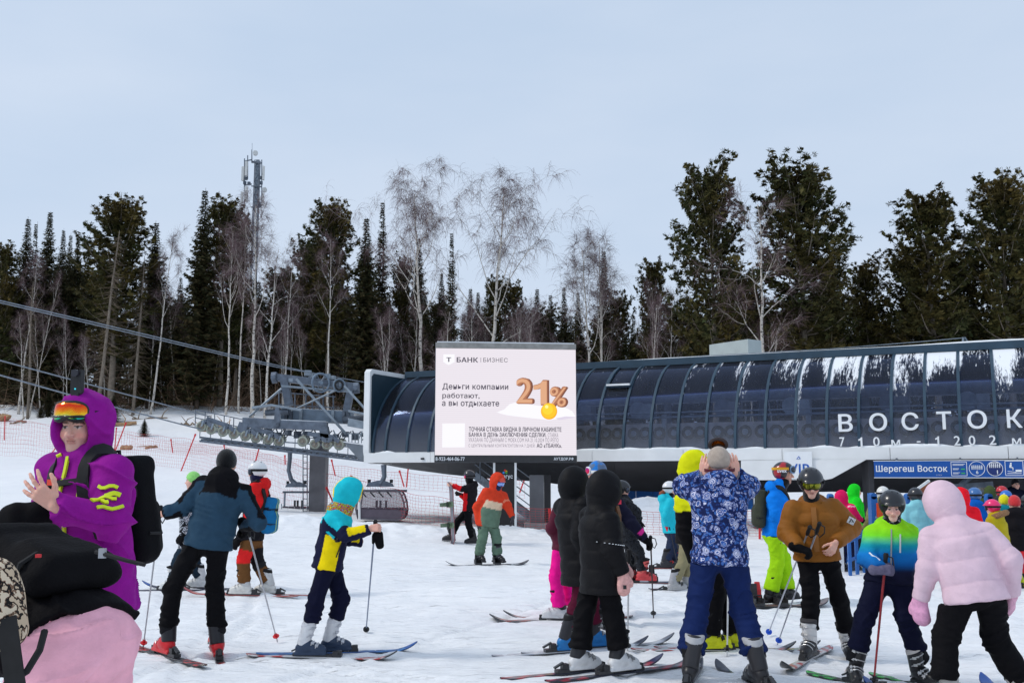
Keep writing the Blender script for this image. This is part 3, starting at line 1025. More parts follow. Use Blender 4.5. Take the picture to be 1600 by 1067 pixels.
adtext('БАНК', 256, 191, 419, 228, bold=0.03)
adpoly([(438, 192), (442, 192), (442, 228), (438, 228)], INKL, name='divider')
adtext('БИЗНЕС', 459, 195, 645, 226, INK, 0.0)
adtext('Деньги компании', 150, 392, 650, 441)
adtext('работают,', 150, 462, 432, 509)
adtext('а вы отдыхаете', 148, 527, 581, 568)
adpoly([(560, 608), (620, 585), (660, 545), (700, 535), (760, 540), (830, 552), (900, 560), (1000, 560), (1090, 575), (1140, 600), (1165, 640), (1100, 655), (960, 668), (850, 655), (760, 645), (640, 630)], LW, name='snow_drift')
adpoly([(1010, 655), (1090, 640), (1165, 645), (1130, 655), (1040, 668)], emis('led_lilac', (0.66, 0.60, 0.72)), 0.0295, 'drift_shade')
COP, COPD, COPL = emis('led_copper', (0.40, 0.155, 0.075)), emis('led_copper_dark', (0.19, 0.065, 0.035)), emis('led_copper_light', (0.68, 0.36, 0.20))
for s_, x0, y0, x1, y1 in (('2', 709, 345, 838, 545), ('1', 842, 362, 950, 556), ('%', 965, 412, 1098, 572)):
    for dx, m_, of, bd in ((14, COPD, 0.030, 0.06), (7, COPD, 0.0315, 0.06), (0, COP, 0.033, 0.06), (0, COPL, 0.0365, 0.0)):
        adtext(s_, x0 + dx, y0 + (2 if dx else 0) + (9 if m_ is COPL else 0), x1 + dx - (6 if m_ is COPL else 0), y1 - (9 if m_ is COPL else 0), m_, bd, of, 'numeral', 0.0 if s_ != '%' else 0.12)
for r_, dx, dy, c_, of in ((63, 0, 0, (0.85, 0.40, 0.0), 0.041), (57, -3, -4, (0.95, 0.52, 0.005), 0.0425), (40, -10, -14, (1.0, 0.62, 0.02), 0.044), (13, -18, -34, (1.0, 0.85, 0.30), 0.0455)):
    adpoly([(961 + dx + r_ * math.cos(k * math.pi / 16), 601 + dy + r_ * math.sin(k * math.pi / 16)) for k in range(32)][::-1], emis('led_yellow_%d' % r_, c_), of, 'ball')
adpoly([(152, 690), (322, 690), (322, 868), (152, 868)], LW, name='white_square')
adtext('ТОЧНАЯ СТАВКА ВИДНА В ЛИЧНОМ КАБИНЕТЕ', 352, 722, 1056, 757, INK, 0.03)
adtext('БАНКА В ДЕНЬ ЗАКЛЮЧЕНИЯ СДЕЛКИ.', 352, 763, 940, 796, INK, 0.03)
adtext('СТАВКА', 951, 766, 1031, 796, INKL, 0.0)
adtext('УКАЗАНА ПО ДАННЫМ С MOEX.COM НА 21.10.2024 ПО РЕПО', 350, 803, 1033, 835, INKL, 0.0)
adtext('С ЦЕНТРАЛЬНЫМ КОНТРАГЕНТОМ НА 7 ДНЕЙ.', 350, 842, 855, 872, INKL, 0.0)
adtext('АО «ТБАНК».', 866, 844, 1058, 876, INK, 0.03)
adtext('8-923-464-06-77', 104, 941, 322, 967, WHITEINK, 0.02, 0.034)
adtext('АУТДОР.РФ', 996, 950, 1148, 974, WHITEINK, 0.02, 0.034)
# black stele carrying the screen
pl_, pr_ = at(771, 800, BD + 0.2), at(806.5, 800, BD + 0.2)
zg = gz(pl_[0], BD + 0.2) - 0.3
sx0, sx1 = pl_[0], pr_[0]
MB().box(((sx0 + sx1) / 2, BD + 0.45, (bzb + zg) / 2 - 0.003), (sx1 - sx0 - 0.06, 0.4, bzb - zg - 0.006)).build('stele', mat('stele_black', (0.012, 0.012, 0.013), 0.35), root)
for x_ in (sx0 + 0.015, sx1 - 0.015):
    MB().box((x_, BD + 0.44, (bzb + zg) / 2 - 0.004), (0.055, 0.44, bzb - zg - 0.008)).build('white_edge', WHITE, root)
p0 = at(786.5, 747, BD + 0.2)
p1 = at(800, 739, BD + 0.2)
ys_ = BD + 0.25 - 0.003
text_mesh('lettering', 'Аргус', WHITEINK, root, (p0[0] - 0.10, ys_, p0[2] - 0.03), V(1, 0, 0), bz, p1[0] - p0[0] + 0.12, 0.13, 0.004, 0.012)
for dx, dz, c_ in ((0, 0.055, (0.7, 0.03, 0.02)), (-0.035, 0.0, (0.02, 0.22, 0.6)), (0.035, 0.0, (0.05, 0.4, 0.06)), (0.03, 0.03, (0.7, 0.45, 0.02))):
    c = at(789, 737, BD + 0.2)
    MB().disc((c[0] + dx, ys_, c[2] + dz - 0.02), (0, 1, 0), 0.028, 0.006, 12).build('logo_dot', mat('ink_%.2f_%.2f' % (c_[0], c_[1]), c_, 0.5), root)

# blue barrier seen below the station
bf = thing('blue_barrier', 'long low blue panel wall beyond the snow heap under the station', 'barrier', tuple(at(1000, 775, 33.0)))
for k in range(8):
    a = at(968 + 26 * k, 775, 33.0)
    c = at(968 + 26 * (k + 1) - 0.6, 775, 33.0)
    MB().box(((a[0] + c[0]) / 2, 33.0, a[2] - 0.05), (c[0] - a[0], 0.08, 0.75)).build('panel', BLUEP, bf)
for k in range(0, 9, 2):
    a = at(968 + 26 * k, 775, 33.0)
    MB().box((a[0], 33.08, a[2] - 0.5), (0.08, 0.08, 1.6)).build('post', GALVD, bf)

# ================================================================== FOREST
BARK = mat('conifer_bark', (0.10, 0.075, 0.055), 0.9, 0, 0.35, 5, 0.6, 20)
BARKG = mat('grey_bark', (0.20, 0.165, 0.13), 0.9, 0, 0.3, 5, 0.5, 20)
m, t, b = nodes_of('birch_bark')
L = t.links.new
tcn = t.nodes.new('ShaderNodeTexCoord')
mpn = t.nodes.new('ShaderNodeMapping')
mpn.inputs['Scale'].default_value = (2.2, 2.2, 3.2)
L(tcn.outputs['Object'], mpn.inputs['Vector'])
n_ = t.nodes.new('ShaderNodeTexNoise')
n_.inputs['Scale'].default_value = 1.6
n_.inputs['Detail'].default_value = 6
n_.inputs['Roughness'].default_value = 0.7
L(mpn.outputs[0], n_.inputs['Vector'])
r = t.nodes.new('ShaderNodeValToRGB')
r.color_ramp.elements[0].position = 0.40
r.color_ramp.elements[0].color = (0.035, 0.03, 0.028, 1)
r.color_ramp.elements[1].position = 0.47
r.color_ramp.elements[1].color = (0.56, 0.51, 0.45, 1)
L(n_.outputs['Fac'], r.inputs[0])
L(r.outputs[0], b.inputs['Base Color'])
b.inputs['Roughness'].default_value = 0.8
BIRCH = m
TWIG = mat('birch_twigs', (0.15, 0.095, 0.10), 0.85, 0, 0.3, 2)
TWIGB = mat('brown_twigs', (0.20, 0.125, 0.080), 0.9, 0, 0.3, 2)
NEEDLE = vmat('needles', 0.75, 0.2, 0.18, 3.0, 0.0)
TR = np.random.default_rng(11)

def rhombi(c, a, b_):
    """leaf-sized four-cornered faces: centres c, half axes a and b_"""
    n = len(c)
    v = np.stack([c - a, c + b_ * 0.9 - a * 0.1, c + a, c - b_ * 0.9 - a * 0.1], 1).reshape(-1, 3)
    return v, np.arange(4 * n).reshape(n, 4)
def unit(v):
    return v / (np.linalg.norm(v, axis=-1, keepdims=True) + 1e-9)
def fir_mesh(seed, H=16.0, R=1.75, base=0.06, sparse=1.0, dead=0.0):
    g = np.random.default_rng(seed)
    tk = MB()
    zs = np.linspace(0, H, 12)
    wob = np.cumsum(g.normal(0, 0.02, (12, 2)), 0)
    tk.path([V(wob[i, 0], wob[i, 1], zs[i]) for i in range(12)], [0.17 * (1 - 0.93 * k / 11) for k in range(12)], 7)
    C, A, B, K = [], [], [], []
    z = base * H
    while z < H * 0.99:
        tt = z / H
        n = 8 if tt < 0.85 else 6
        a0 = g.uniform(0, 6.28)
        for k in range(n):
            if g.uniform() > sparse or (tt < 0.35 and g.uniform() < dead):
                continue
            an = a0 + 6.283 * k / n + g.normal(0, 0.2)
            ln = (R * (1 - tt) ** 1.02 * (0.6 + 0.4 * min(1, tt / 0.15)) + 0.07) * g.uniform(0.6, 1.2)
            sl = -0.50 + 0.75 * tt + g.normal(0, 0.12)
            m_ = max(3, int(ln / 0.10))
            f = (np.arange(m_) + g.uniform(0.2, 0.9, m_)) / m_
            d = V(math.cos(an), math.sin(an), 0)
            sd = V(-math.sin(an), math.cos(an), 0)
            p = V(0, 0, z) + d * (f * ln)[:, None] + V(0, 0, 1) * (sl * ln * f + 0.30 * ln * f ** 2.2)[:, None]
            for sgn in (-1, 1):
                w = (0.17 + 0.17 * (1 - f)) * min(1.0, 0.45 + ln * 0.5)
                dirs = unit(sd * sgn * 0.8 + d * 0.7 + V(0, 0, 1) * g.normal(-0.30, 0.22, (m_, 1)) + g.normal(0, 0.15, (m_, 3)))
                C.append(p + dirs * w[:, None] * 0.7)
                A.append(dirs * w[:, None])
                cr_ = unit(np.cross(dirs, V(0, 0, 1)) + g.normal(0, 0.5, (m_, 3)))
                B.append(cr_ * (w * 0.34)[:, None])
                K.append(np.full(m_, tt))
        z += (0.26 + 0.10 * g.uniform()) * (1 - 0.45 * tt)
    C, A, B, K = np.concatenate(C), np.concatenate(A), np.concatenate(B), np.concatenate(K)
    v, f = rhombi(C, A, B)
    br = g.uniform(0.6, 1.4, (len(C), 1))
    warm = g.uniform(0, 1, (len(C), 1)) * (0.5 + 0.5 * (1 - K[:, None]))
    col = (V(0.036, 0.046, 0.020) * (1 - warm) + V(0.098, 0.064, 0.025) * warm) * br
    me = np_mesh('fir_crown', v, f, False, np.repeat(col, 4, 0))
    me.materials.append(NEEDLE)
    mt = np_mesh('fir_trunk', np.array(tk.v), tk.f, True)
    mt.materials.append(BARK)
    return float(max(max(p.co.z for p in mt.vertices), np.percentile([p.co.z for p in me.vertices], 99.7))), mt, me
def pine_mesh(seed, H=18.0, R=3.3, base=0.30, dens=1.0):
    g = np.random.default_rng(seed)
    tk = MB()
    wob = np.cumsum(g.normal(0, 0.05, (10, 2)), 0)
    zs = np.linspace(0, H * 0.97, 10)
    tp = [V(wob[i, 0], wob[i, 1], zs[i]) for i in range(10)]
    tk.path(tp, [0.28 * (1 - 0.88 * k / 9) for k in range(10)], 8)
    C, A, B = [], [], []
    def trunk_at(z):
        return V(np.interp(z, zs, wob[:, 0]), np.interp(z, zs, wob[:, 1]), z)
    def tufts(p, d, n, spread, size):
        q = p + g.normal(0, spread, (n, 3)) * V(1, 1, 0.5)
        # a dark flat pad of shoots in the middle
        nc_ = 2
        qq = np.repeat(q, nc_, 0) + g.normal(0, 0.08, (n * nc_, 3))
        dirs = unit(g.normal(0, 1, (n * nc_, 3)) * V(1, 1, 0.45) + d * 0.5)
        C.append(qq)
        A.append(dirs * 0.24)
        B.append(unit(np.cross(dirs, V(0, 0, 1) + g.normal(0, 0.5, (n * nc_, 3)))) * 0.15)
        # needles standing out all round
        m_ = 13
        qq = np.repeat(q, m_, 0)
        dirs = unit(g.normal(0, 1, (n * m_, 3)) + V(0, 0, 0.55) + d * 0.6)
        sz = size * g.uniform(0.6, 1.25, (n * m_, 1))
        C.append(qq + dirs * (sz * 0.6 + 0.10))
        A.append(dirs * sz)
        B.append(unit(np.cross(dirs, g.normal(0, 1, (n * m_, 3)))) * sz * 0.19)
    z = base * H
    while z < H * 0.975:
        tt = (z / H - base) / (1 - base)
        prof_ = np.interp(tt, [0, 0.12, 0.3, 0.5, 0.68, 0.85, 0.95, 1.0], [0.60, 0.88, 1.0, 0.90, 0.74, 0.60, 0.46, 0.25])
        nb = 5 if tt < 0.8 else 6
        a0 = g.uniform(0, 6.28)
        for k in range(nb):
            an = a0 + 6.283 * k / nb + g.normal(0, 0.3)
            ln = R * prof_ * (g.uniform(0.75, 1.2) if g.uniform() < 0.72 else g.uniform(0.3, 0.6))
            d = V(math.cos(an), math.sin(an), 0)
            up0 = -0.16 + 0.95 * tt ** 1.3 + g.normal(0, 0.07)
            curl = 0.40 + 0.15 * g.uniform()
            z0 = z + g.normal(0, 0.10)
            fs = np.linspace(0, 1, 6)
            pts = [trunk_at(z0) + d * ln * f + V(0, 0, ln * (up0 * f + curl * f ** 2.4)) for f in fs]
            tk.path(pts, [max(0.012, 0.055 * (1 - 0.85 * f) * (0.4 + ln / R)) for f in fs], 4, False)
            nt_ = int(max(5, ln * 6.5) * dens)
            for j in range(nt_):
                f = 0.22 + 0.78 * (j + g.uniform()) / nt_
                p = trunk_at(z0) + d * ln * f + V(0, 0, ln * (up0 * f + curl * f ** 2.4))
                sd = V(-d[1], d[0], 0) * g.normal(0, 0.26) * ln * (1.1 - 0.62 * f)
                tufts(p + sd + V(0, 0, g.uniform(-0.04, 0.16)), d, 2, 0.17, 0.125)
        z += 0.80 * g.uniform(0.75, 1.25) * (1 - 0.42 * tt)
    tufts(trunk_at(H * 0.975), V(0, 0, 1), 12, 0.3, 0.18)
    C, A, B = np.concatenate(C), np.concatenate(A), np.concatenate(B)
    v, f = rhombi(C, A, B)
    br = g.uniform(0.55, 1.45, (len(C), 1)) * (0.85 + 0.3 * noise3(C * 0.9, seed)[:, None])
    warm = np.clip(0.45 + 0.5 * noise3(C * 0.5, seed + 3)[:, None] + g.normal(0, 0.15, (len(C), 1)), 0, 1)
    col = (V(0.042, 0.055, 0.018) * (1 - warm) + V(0.112, 0.078, 0.020) * warm) * br
    me = np_mesh('pine_crown', v, f, False, np.repeat(col, 4, 0))
    me.materials.append(NEEDLE)
    mt = np_mesh('pine_trunk', np.array(tk.v), tk.f, True)
    mt.materials.append(BARKG)
    return float(max(max(p.co.z for p in mt.vertices), np.percentile([p.co.z for p in me.vertices], 99.7))), mt, me
def ribbons(P, w, g):
    """thin twigs: P (n,k,3) polylines, flat strips of width w"""
    n, k, _ = P.shape
    side = unit(np.cross(P[:, -1] - P[:, 0], g.normal(0, 1, (n, 3))))
    off = side[:, None, :] * (w * np.linspace(1, 0.35, k))[None, :, None]
    v = np.concatenate([P - off, P + off], 1).reshape(-1, 3)
    base = (np.arange(n) * 2 * k)[:, None]
    i = np.arange(k - 1)[None, :]
    q = np.stack([base + i, base + i + 1, base + k + i + 1, base + k + i], -1).reshape(-1, 4)
    return v, q
def birch_mesh(seed, H=17.0, weep=0.6, spread=1.0, first=0.35, twigs=2600, fork=False, nl=13):
    g = np.random.default_rng(seed)
    tk = MB()
    n = 14
    wob = np.cumsum(g.normal(0, 0.07, (n, 2)), 0)
    zs = np.linspace(0, H * 0.97, n)
    tp = np.stack([wob[:, 0], wob[:, 1], zs], 1)
    tk.path(list(tp), [0.16 * (1 - 0.9 * (k / (n - 1)) ** 0.9) + 0.008 for k in range(n)], 7)
    tips = []
    def limb(p, d, ln, r0, lev):
        m_ = 6
        pts = [p]
        dd = d.copy()
        for i in range(m_):
            dd = nrm(dd + g.normal(0, 0.16, 3) + V(0, 0, 0.10 if lev == 0 else 0.04))
            pts.append(pts[-1] + dd * ln / m_)
        rs = [max(0.006, r0 * (1 - 0.85 * i / m_)) for i in range(m_ + 1)]
        tk.path(pts, rs, 5 if lev == 0 else 3, False)
        for i in range(2 if lev == 0 else 1, m_ + 1):
            tips.append((pts[i], nrm(pts[i] - pts[i - 1])))
        if lev < 2:
            for j in range(5 if lev == 0 else 3):
                i = g.integers(2, m_ + 1)
                d2 = nrm(nrm(pts[i] - pts[i - 1]) + g.normal(0, 0.65, 3) + V(0, 0, 0.15))
                limb(pts[i], d2, ln * g.uniform(0.3, 0.55), rs[i] * 0.6, lev + 1)
    for k in range(nl):
        f = first + (0.95 - first) * (k + g.uniform()) / nl
        p = V(np.interp(f * H, zs, wob[:, 0]), np.interp(f * H, zs, wob[:, 1]), f * H)
        an = k * 2.4 + g.normal(0, 0.5)
        rise = 0.85 + 0.6 * f if not fork else 1.3
        d = nrm(V(math.cos(an), math.sin(an), rise))
        limb(p, d, H * 0.30 * spread * (1.15 - 0.85 * (f - first) / (1 - first)) * g.uniform(0.7, 1.2), 0.06 * (1.2 - f), 0)
    ti = g.integers(0, len(tips), twigs)
    P0 = np.array([tips[i][0] for i in ti])
    D0 = np.array([tips[i][1] for i in ti])
    k = 5
    d = unit(D0 * (1.0 - 0.5 * weep) + g.normal(0, 0.5, (twigs, 3)))
    ln = g.uniform(0.35, 1.25, (twigs, 1)) * H / 17
    P = [P0]
    for i in range(k - 1):
        d = unit(d + V(0, 0, -1) * weep * 0.75 + g.normal(0, 0.10, (twigs, 3)))
        P.append(P[-1] + d * ln / (k - 1))
    v, q = ribbons(np.stack(P, 1), 0.0072, g)
    me = np_mesh('birch_crown', v, q, False)
    me.materials.append(TWIG)
    mt = np_mesh('birch_trunk', np.array(tk.v), tk.f, True)
    mt.materials.append(BIRCH)
    return float(max(max(p.co.z for p in mt.vertices), np.percentile([p.co.z for p in me.vertices], 99.7))), mt, me
def snag_mesh(seed, H=14.0):
    g = np.random.default_rng(seed)
    tk = MB()
    tk.path([V(0, 0, 0), V(0.05, 0, H * .3), V(-0.05, 0.05, H * .7), V(0, 0, H)], [0.15, 0.12, 0.08, 0.02], 7)
    P = []
    n = 420
    z = H * g.uniform(0.2, 0.97, n)
    an = g.uniform(0, 6.283, n)
    ln = (1.7 * (1 - z / H) ** 0.6 + 0.3) * g.uniform(0.4, 1.1, n)
    d = np.stack([np.cos(an), np.sin(an), g.normal(-0.15, 0.2, n)], 1)
    p = np.stack([0 * z, 0 * z, z], 1)
    P = [p]
    for i in range(4):
        d = unit(d + V(0, 0, -0.20 + 0.14 * i) + g.normal(0, 0.13, (n, 3)))
        P.append(P[-1] + d * (ln / 4)[:, None])
    v, q = ribbons(np.stack(P, 1), 0.016, g)
    me = np_mesh('dead_branches', v, q, False)
    me.materials.append(mat('dead_twigs', (0.16, 0.12, 0.085), 0.9, 0, 0.3, 2))
    mt = np_mesh('snag_trunk', np.array(tk.v), tk.f, True)
    mt.materials.append(BARKG)
    return float(max(max(p.co.z for p in mt.vertices), np.percentile([p.co.z for p in me.vertices], 99.7))), mt, me
FIRS = [fir_mesh(1, R=2.9), fir_mesh(2, R=2.5, dead=0.3), fir_mesh(3, R=3.2), fir_mesh(4, R=1.9, sparse=0.8, dead=0.5), fir_mesh(5, R=3.0)]
PINES = [pine_mesh(21), pine_mesh(22, R=3.0, base=0.34), pine_mesh(23, R=3.7, base=0.26), pine_mesh(24, R=2.7, base=0.22), pine_mesh(25, R=3.4, base=0.18)]
BIRCHES = [birch_mesh(31, weep=0.7, spread=1.15, first=0.40, twigs=5200, nl=15), birch_mesh(32, weep=0.7, spread=1.25, first=0.36, twigs=4200, nl=13),
           birch_mesh(33, weep=0.3, spread=0.75, first=0.45, twigs=2800), birch_mesh(34, weep=0.25, spread=0.6, first=0.5, twigs=2000, nl=9), birch_mesh(35, weep=0.2, spread=0.8, first=0.3, twigs=2200, nl=11)]
SNAGS = [snag_mesh(41), snag_mesh(42)]
KIND = {'f': (FIRS, 'fir_tree', 'fir tree'), 'p': (PINES, 'pine_tree', 'pine tree'), 'b': (BIRCHES, 'birch_tree', 'birch tree'), 's': (SNAGS, 'dead_tree', 'dead tree')}
def tree(kind, var, px, topy, Yd, label, group, lean=0.0, wid=1.0, rot=None, pxb=None):
    pool, nm, cat = KIND[kind]
    H, mt, mc = pool[var % len(pool)]
    top = at(px, topy, Yd)
    bx_ = top[0] if pxb is None else at(pxb, 640, Yd)[0]
    zb_ = gz(bx_, Yd) - 0.15
    ax = V(top[0] - bx_, 0, top[2] - zb_)
    h = np.linalg.norm(ax)
    s = h / H
    zdir = ax / h
    xdir = nrm(V(zdir[2], 0, -zdir[0]))
    ydir = np.cross(zdir, xdir)
    a = TR.uniform(0, 6.28) if rot is None else rot
    R = np.stack([xdir, ydir, zdir], 1) @ rotz(a)
    R = R @ np.diag([s * wid, s * wid, s])
    o = thing(nm, label, cat, (bx_, Yd, zb_), group)
    link('trunk', mt, None, o, (bx_, Yd, zb_), R)
    link('crown', mc, None, o, (bx_, Yd, zb_), R)
    return o
G = 'trees of the forest edge'
main = [
 ('p', 3, 8, 372, 74, 'dark bushy pine at the left edge of the photo', 0.8), ('f', 1, 45, 338, 76, 'slim dark fir left of the twin thin fir tips', 0.9),
 ('f', 3, 57, 346, 77, 'sparse thin fir tip close beside a fuller fir near the left edge', 0.7), ('f', 0, 79, 330, 75, 'tallest of the narrow firs in the left cluster', 0.9),
 ('f', 4, 100, 357, 78, 'narrow dark fir, first right of the tallest in left cluster', 0.7), ('f', 1, 111, 364, 77, 'middle of three short fir tips in left cluster', 0.7), ('f', 0, 123, 364, 78, 'rightmost fir tip of the left cluster beside the round pine', 0.8),
 ('p', 0, 193, 302, 73, 'tall round-topped pine standing alone above the left forest', 1.0), ('f', 4, 245, 345, 75, 'dense pointed fir right of the tall round-topped left pine', 1.0),
 ('f', 2, 283, 432, 80, 'short fir in the gap left of the tall spire fir', 0.9), ('f', 1, 321, 293, 74, 'tallest spire-shaped fir just left of the mobile mast', 1.0),
 ('p', 1, 354, 303, 76, 'pine crown directly left of the mobile mast', 0.75), ('p', 3, 378, 330, 79, 'dark pine half hidden behind the mobile mast', 0.6),
 ('p', 4, 482, 372, 78, 'low broad pine left of the tall pine with round crown', 0.75), ('p', 0, 521, 308, 75, 'tall pine with round crown above the lift machinery', 0.85),
 ('f', 4, 573, 338, 74, 'pointed dark fir between the round pine and weeping birch', 1.0), ('f', 3, 598, 312, 76, 'thin ragged fir tip left of the weeping birch', 0.8),
 ('p', 3, 632, 398, 78, 'low dark pine under the left weeping birch', 0.7), ('f', 0, 655, 372, 76, 'dark fir growing in front of the left weeping birch', 0.8),
 ('f', 3, 706, 360, 74, 'thin ragged fir between the two weeping birches', 0.7), ('f', 2, 690, 425, 79, 'short fir right of the left weeping birch', 0.8),
 ('f', 1, 735, 448, 84, 'left of two small firs behind the billboard', 0.9), ('f', 0, 747, 456, 85, 'right of two small firs behind the billboard', 0.9),
 ('p', 1, 776, 428, 82, 'left dark pine crown behind the right weeping birch', 0.6), ('p', 3, 803, 432, 83, 'right dark pine crown behind the right weeping birch', 0.6),
 ('f', 4, 839, 449, 84, 'small pointed fir right of the right weeping birch', 0.9), ('f', 1, 860, 458, 86, 'small fir second right of the right weeping birch', 0.9), ('f', 0, 881, 448, 84, 'small slim fir left of the bare birch pair', 0.8),
 ('f', 2, 903, 455, 82, 'small fir between the bare birch pair stems', 0.8), ('f', 1, 943, 388, 80, 'dark slim fir inside the right bare birch', 0.85), ('p', 2, 966, 450, 82, 'low dark pine right of the bare birch pair', 0.6),
 ('p', 1, 1018, 400, 78, 'short pine behind the crooked dead birch', 0.6), ('p', 2, 1105, 244, 70, 'very tall dense pine rising left above the station roof', 0.72), ('p', 4, 1150, 420, 76, 'dark pine filling the gap between the two tallest pines', 0.8),
 ('p', 0, 1243, 244, 70, 'very tall pine with sweeping right branches above the station', 0.92), ('p', 4, 1290, 400, 74, 'dark pine under the right side of the sweeping pine', 0.8),
 ('p', 3, 1352, 398, 75, 'low wide pine left of the layered pine', 0.85), ('p', 1, 1443, 292, 70, 'layered pine with separate branch tiers near right side', 0.95),
 ('p', 4, 1408, 388, 73, 'dark pine below left of the layered pine', 0.8), ('p', 2, 1500, 388, 74, 'dark pine between layered pine and the rightmost tall pine', 0.8),
 ('p', 0, 1562, 263, 69, 'tall dark pine at the right edge of the photo', 0.85), ('p', 4, 1612, 330, 72, 'dark pine cut by the right edge of the photo', 0.9),
]
for kd, vr, px, ty, Yd, lb, wd in main:
    tree(kd, vr, px, ty, Yd, lb, G, wid=wd * (1.12 if kd == 'p' else 1.0))
birches = [
 (3, 60, 385, 73, 'crooked pale birch in front of the left fir cluster', 28, 0.8), (4, 95, 420, 72, 'thin bare tree with a straight trunk near the left edge', 46, 0.5),
 (3, 272, 352, 72, 'slender white birch leaning right beside the pointed fir', 236, 0.7), (2, 365, 345, 70, 'first white birch left of the mast with straight trunk', 354, 0.7),
 (3, 385, 325, 71, 'second white birch left of the mast', 372, 0.6), (2, 402, 300, 70, 'twisted white birch standing in line with the mobile mast', 393, 0.9), (4, 430, 368, 70, 'many-branched white birch just right of the mast', 415, 0.9),
 (3, 455, 385, 72, 'thin birch left of the low broad pine', 440, 0.8), (3, 521, 352, 71, 'pale birch trunk in front of the tall round pine', 513, 0.7),
 (0, 657, 248, 72, 'big weeping birch with purple twigs, left of two', 662, 1.05), (1, 789, 253, 72, 'big weeping birch rising behind the billboard', 760, 1.1),
 (2, 909, 365, 74, 'left of two bare birches right of the billboard', 926, 0.9), (2, 938, 355, 75, 'right of two bare birches right of the billboard', 940, 0.9),
 (4, 1195, 285, 66, 'gnarled white birch with curling limbs before the sweeping pine', 1190, 1.0), (4, 1024, 455, 68, 'crooked dead birch with one long side limb', 1018, 0.7),
 (3, 610, 470, 71, 'bent grey birch above the left end of the station', 600, 0.8), (4, 700, 470, 70, 'low crooked birch left of the billboard top', 690, 0.8), (2, 815, 470, 71, 'low branching birch behind the billboard', 800, 0.8),
]
for vr, px, ty, Yd, lb, pb, wd in birches:
    tree('b', vr, px, ty, Yd, lb, G, wid=wd, pxb=pb)
tree('s', 0, 187, 360, 70, 'grey leaning dead trunk in front of the tall left pine', G, pxb=150)
tree('s', 1, 226, 400, 72, 'grey dead conifer stem right of the leaning dead trunk', G, pxb=208)
tree('s', 0, 398, 460, 71, 'bare dead spruce right of the mast birches', G, pxb=396)
tree('s', 1, 52, 440, 71, 'bare dead spruce at the far left forest edge', G, pxb=44)
for k in range(95):                      # the ranks behind, too alike to tell apart
    px = -40 + 1690 * (k + TR.uniform(0, 1)) / 95
    kd = 'f' if TR.uniform() < (0.65 if px < 1000 else 0.3) else 'p'
    tree(kd, int(TR.integers(0, 5)), px, TR.uniform(455, 530) - (48 if px < 640 else 0), TR.uniform(80, 105), 'dark conifer in the ranks deep inside the forest', 'conifers deep in the forest', wid=TR.uniform(0.9, 1.4))
for k in range(64):                      # thin pale stems between the trees
    px = TR.uniform(-20, 1000) if k < 52 else TR.uniform(1000, 1620)
    tree('b', int(TR.integers(2, 5)), px + TR.normal(0, 10), TR.uniform(430, 520), TR.uniform(70, 86), 'thin pale bare stem among the dark trees of the forest', 'thin bare stems in the forest', wid=TR.uniform(0.5, 0.8), pxb=px)
for k in range(26):                      # the same ranks go on past both edges of the photo
    px = TR.uniform(-420, -45) if k % 2 else TR.uniform(1650, 2020)
    tree('f' if TR.uniform() < 0.6 else 'p', int(TR.integers(0, 5)), px, TR.uniform(360, 500), TR.uniform(74, 95), 'dark conifer in the ranks deep inside the forest', 'conifers deep in the forest', wid=TR.uniform(0.9, 1.3))
# tangle of brush on the forest floor
g = np.random.default_rng(77)
n = 9000
px = g.uniform(-60, 1660, n)
Yd = g.uniform(73, 100, n)
Xd = (px - 800) / F * Yd
zd = ground(Xd, Yd, False)
d = unit(np.stack([g.normal(0, 0.6, n), g.normal(0, 0.6, n), g.uniform(0.3, 1.2, n)], 1))
ln = g.uniform(0.8, 4.2, (n, 1))
P = [np.stack([Xd, Yd, zd], 1)]
for i in range(4):
    d = unit(d + g.normal(0, 0.25, (n, 3)) + V(0, 0, -0.08))
    P.append(P[-1] + d * ln / 4)
v, q = ribbons(np.stack(P, 1), 0.018, g)
me = np_mesh('undergrowth', v, q, False)
me.materials.append(TWIGB)
uo = bpy.data.objects.new('undergrowth', me)
COL.objects.link(uo)
tag(uo, 'tangle of brown bare brush on the forest floor', 'brush', kind='stuff')
# low evergreen scrub that closes the view between the trunks
n = 36000
px = g.uniform(-420, 2020, n)
Yd = g.uniform(84, 112, n)
Xd = (px - 800) / F * Yd
zd = ground(Xd, Yd, False) + g.uniform(0, 1, n) ** 1.3 * (5.2 + 2.2 * noise2(Xd * 0.25, Yd * 0.1, 5))
c = np.stack([Xd, Yd, zd], 1)
a = unit(g.normal(0, 1, (n, 3))) * g.uniform(0.18, 0.5, (n, 1))
bb = unit(np.cross(a, g.normal(0, 1, (n, 3)))) * g.uniform(0.06, 0.2, (n, 1))
v, f = rhombi(c, a, bb)
colr = np.where(g.uniform(0, 1, (n, 1)) < 0.45, V(0.050, 0.056, 0.028), V(0.105, 0.068, 0.044)) * g.uniform(0.5, 1.4, (n, 1))
me = np_mesh('evergreen_scrub', v, f, False, np.repeat(colr, 4, 0))
me.materials.append(NEEDLE)
so = bpy.data.objects.new('evergreen_scrub', me)
COL.objects.link(so)
tag(so, 'low dark evergreen scrub filling the depth of the forest', 'scrub', kind='stuff')

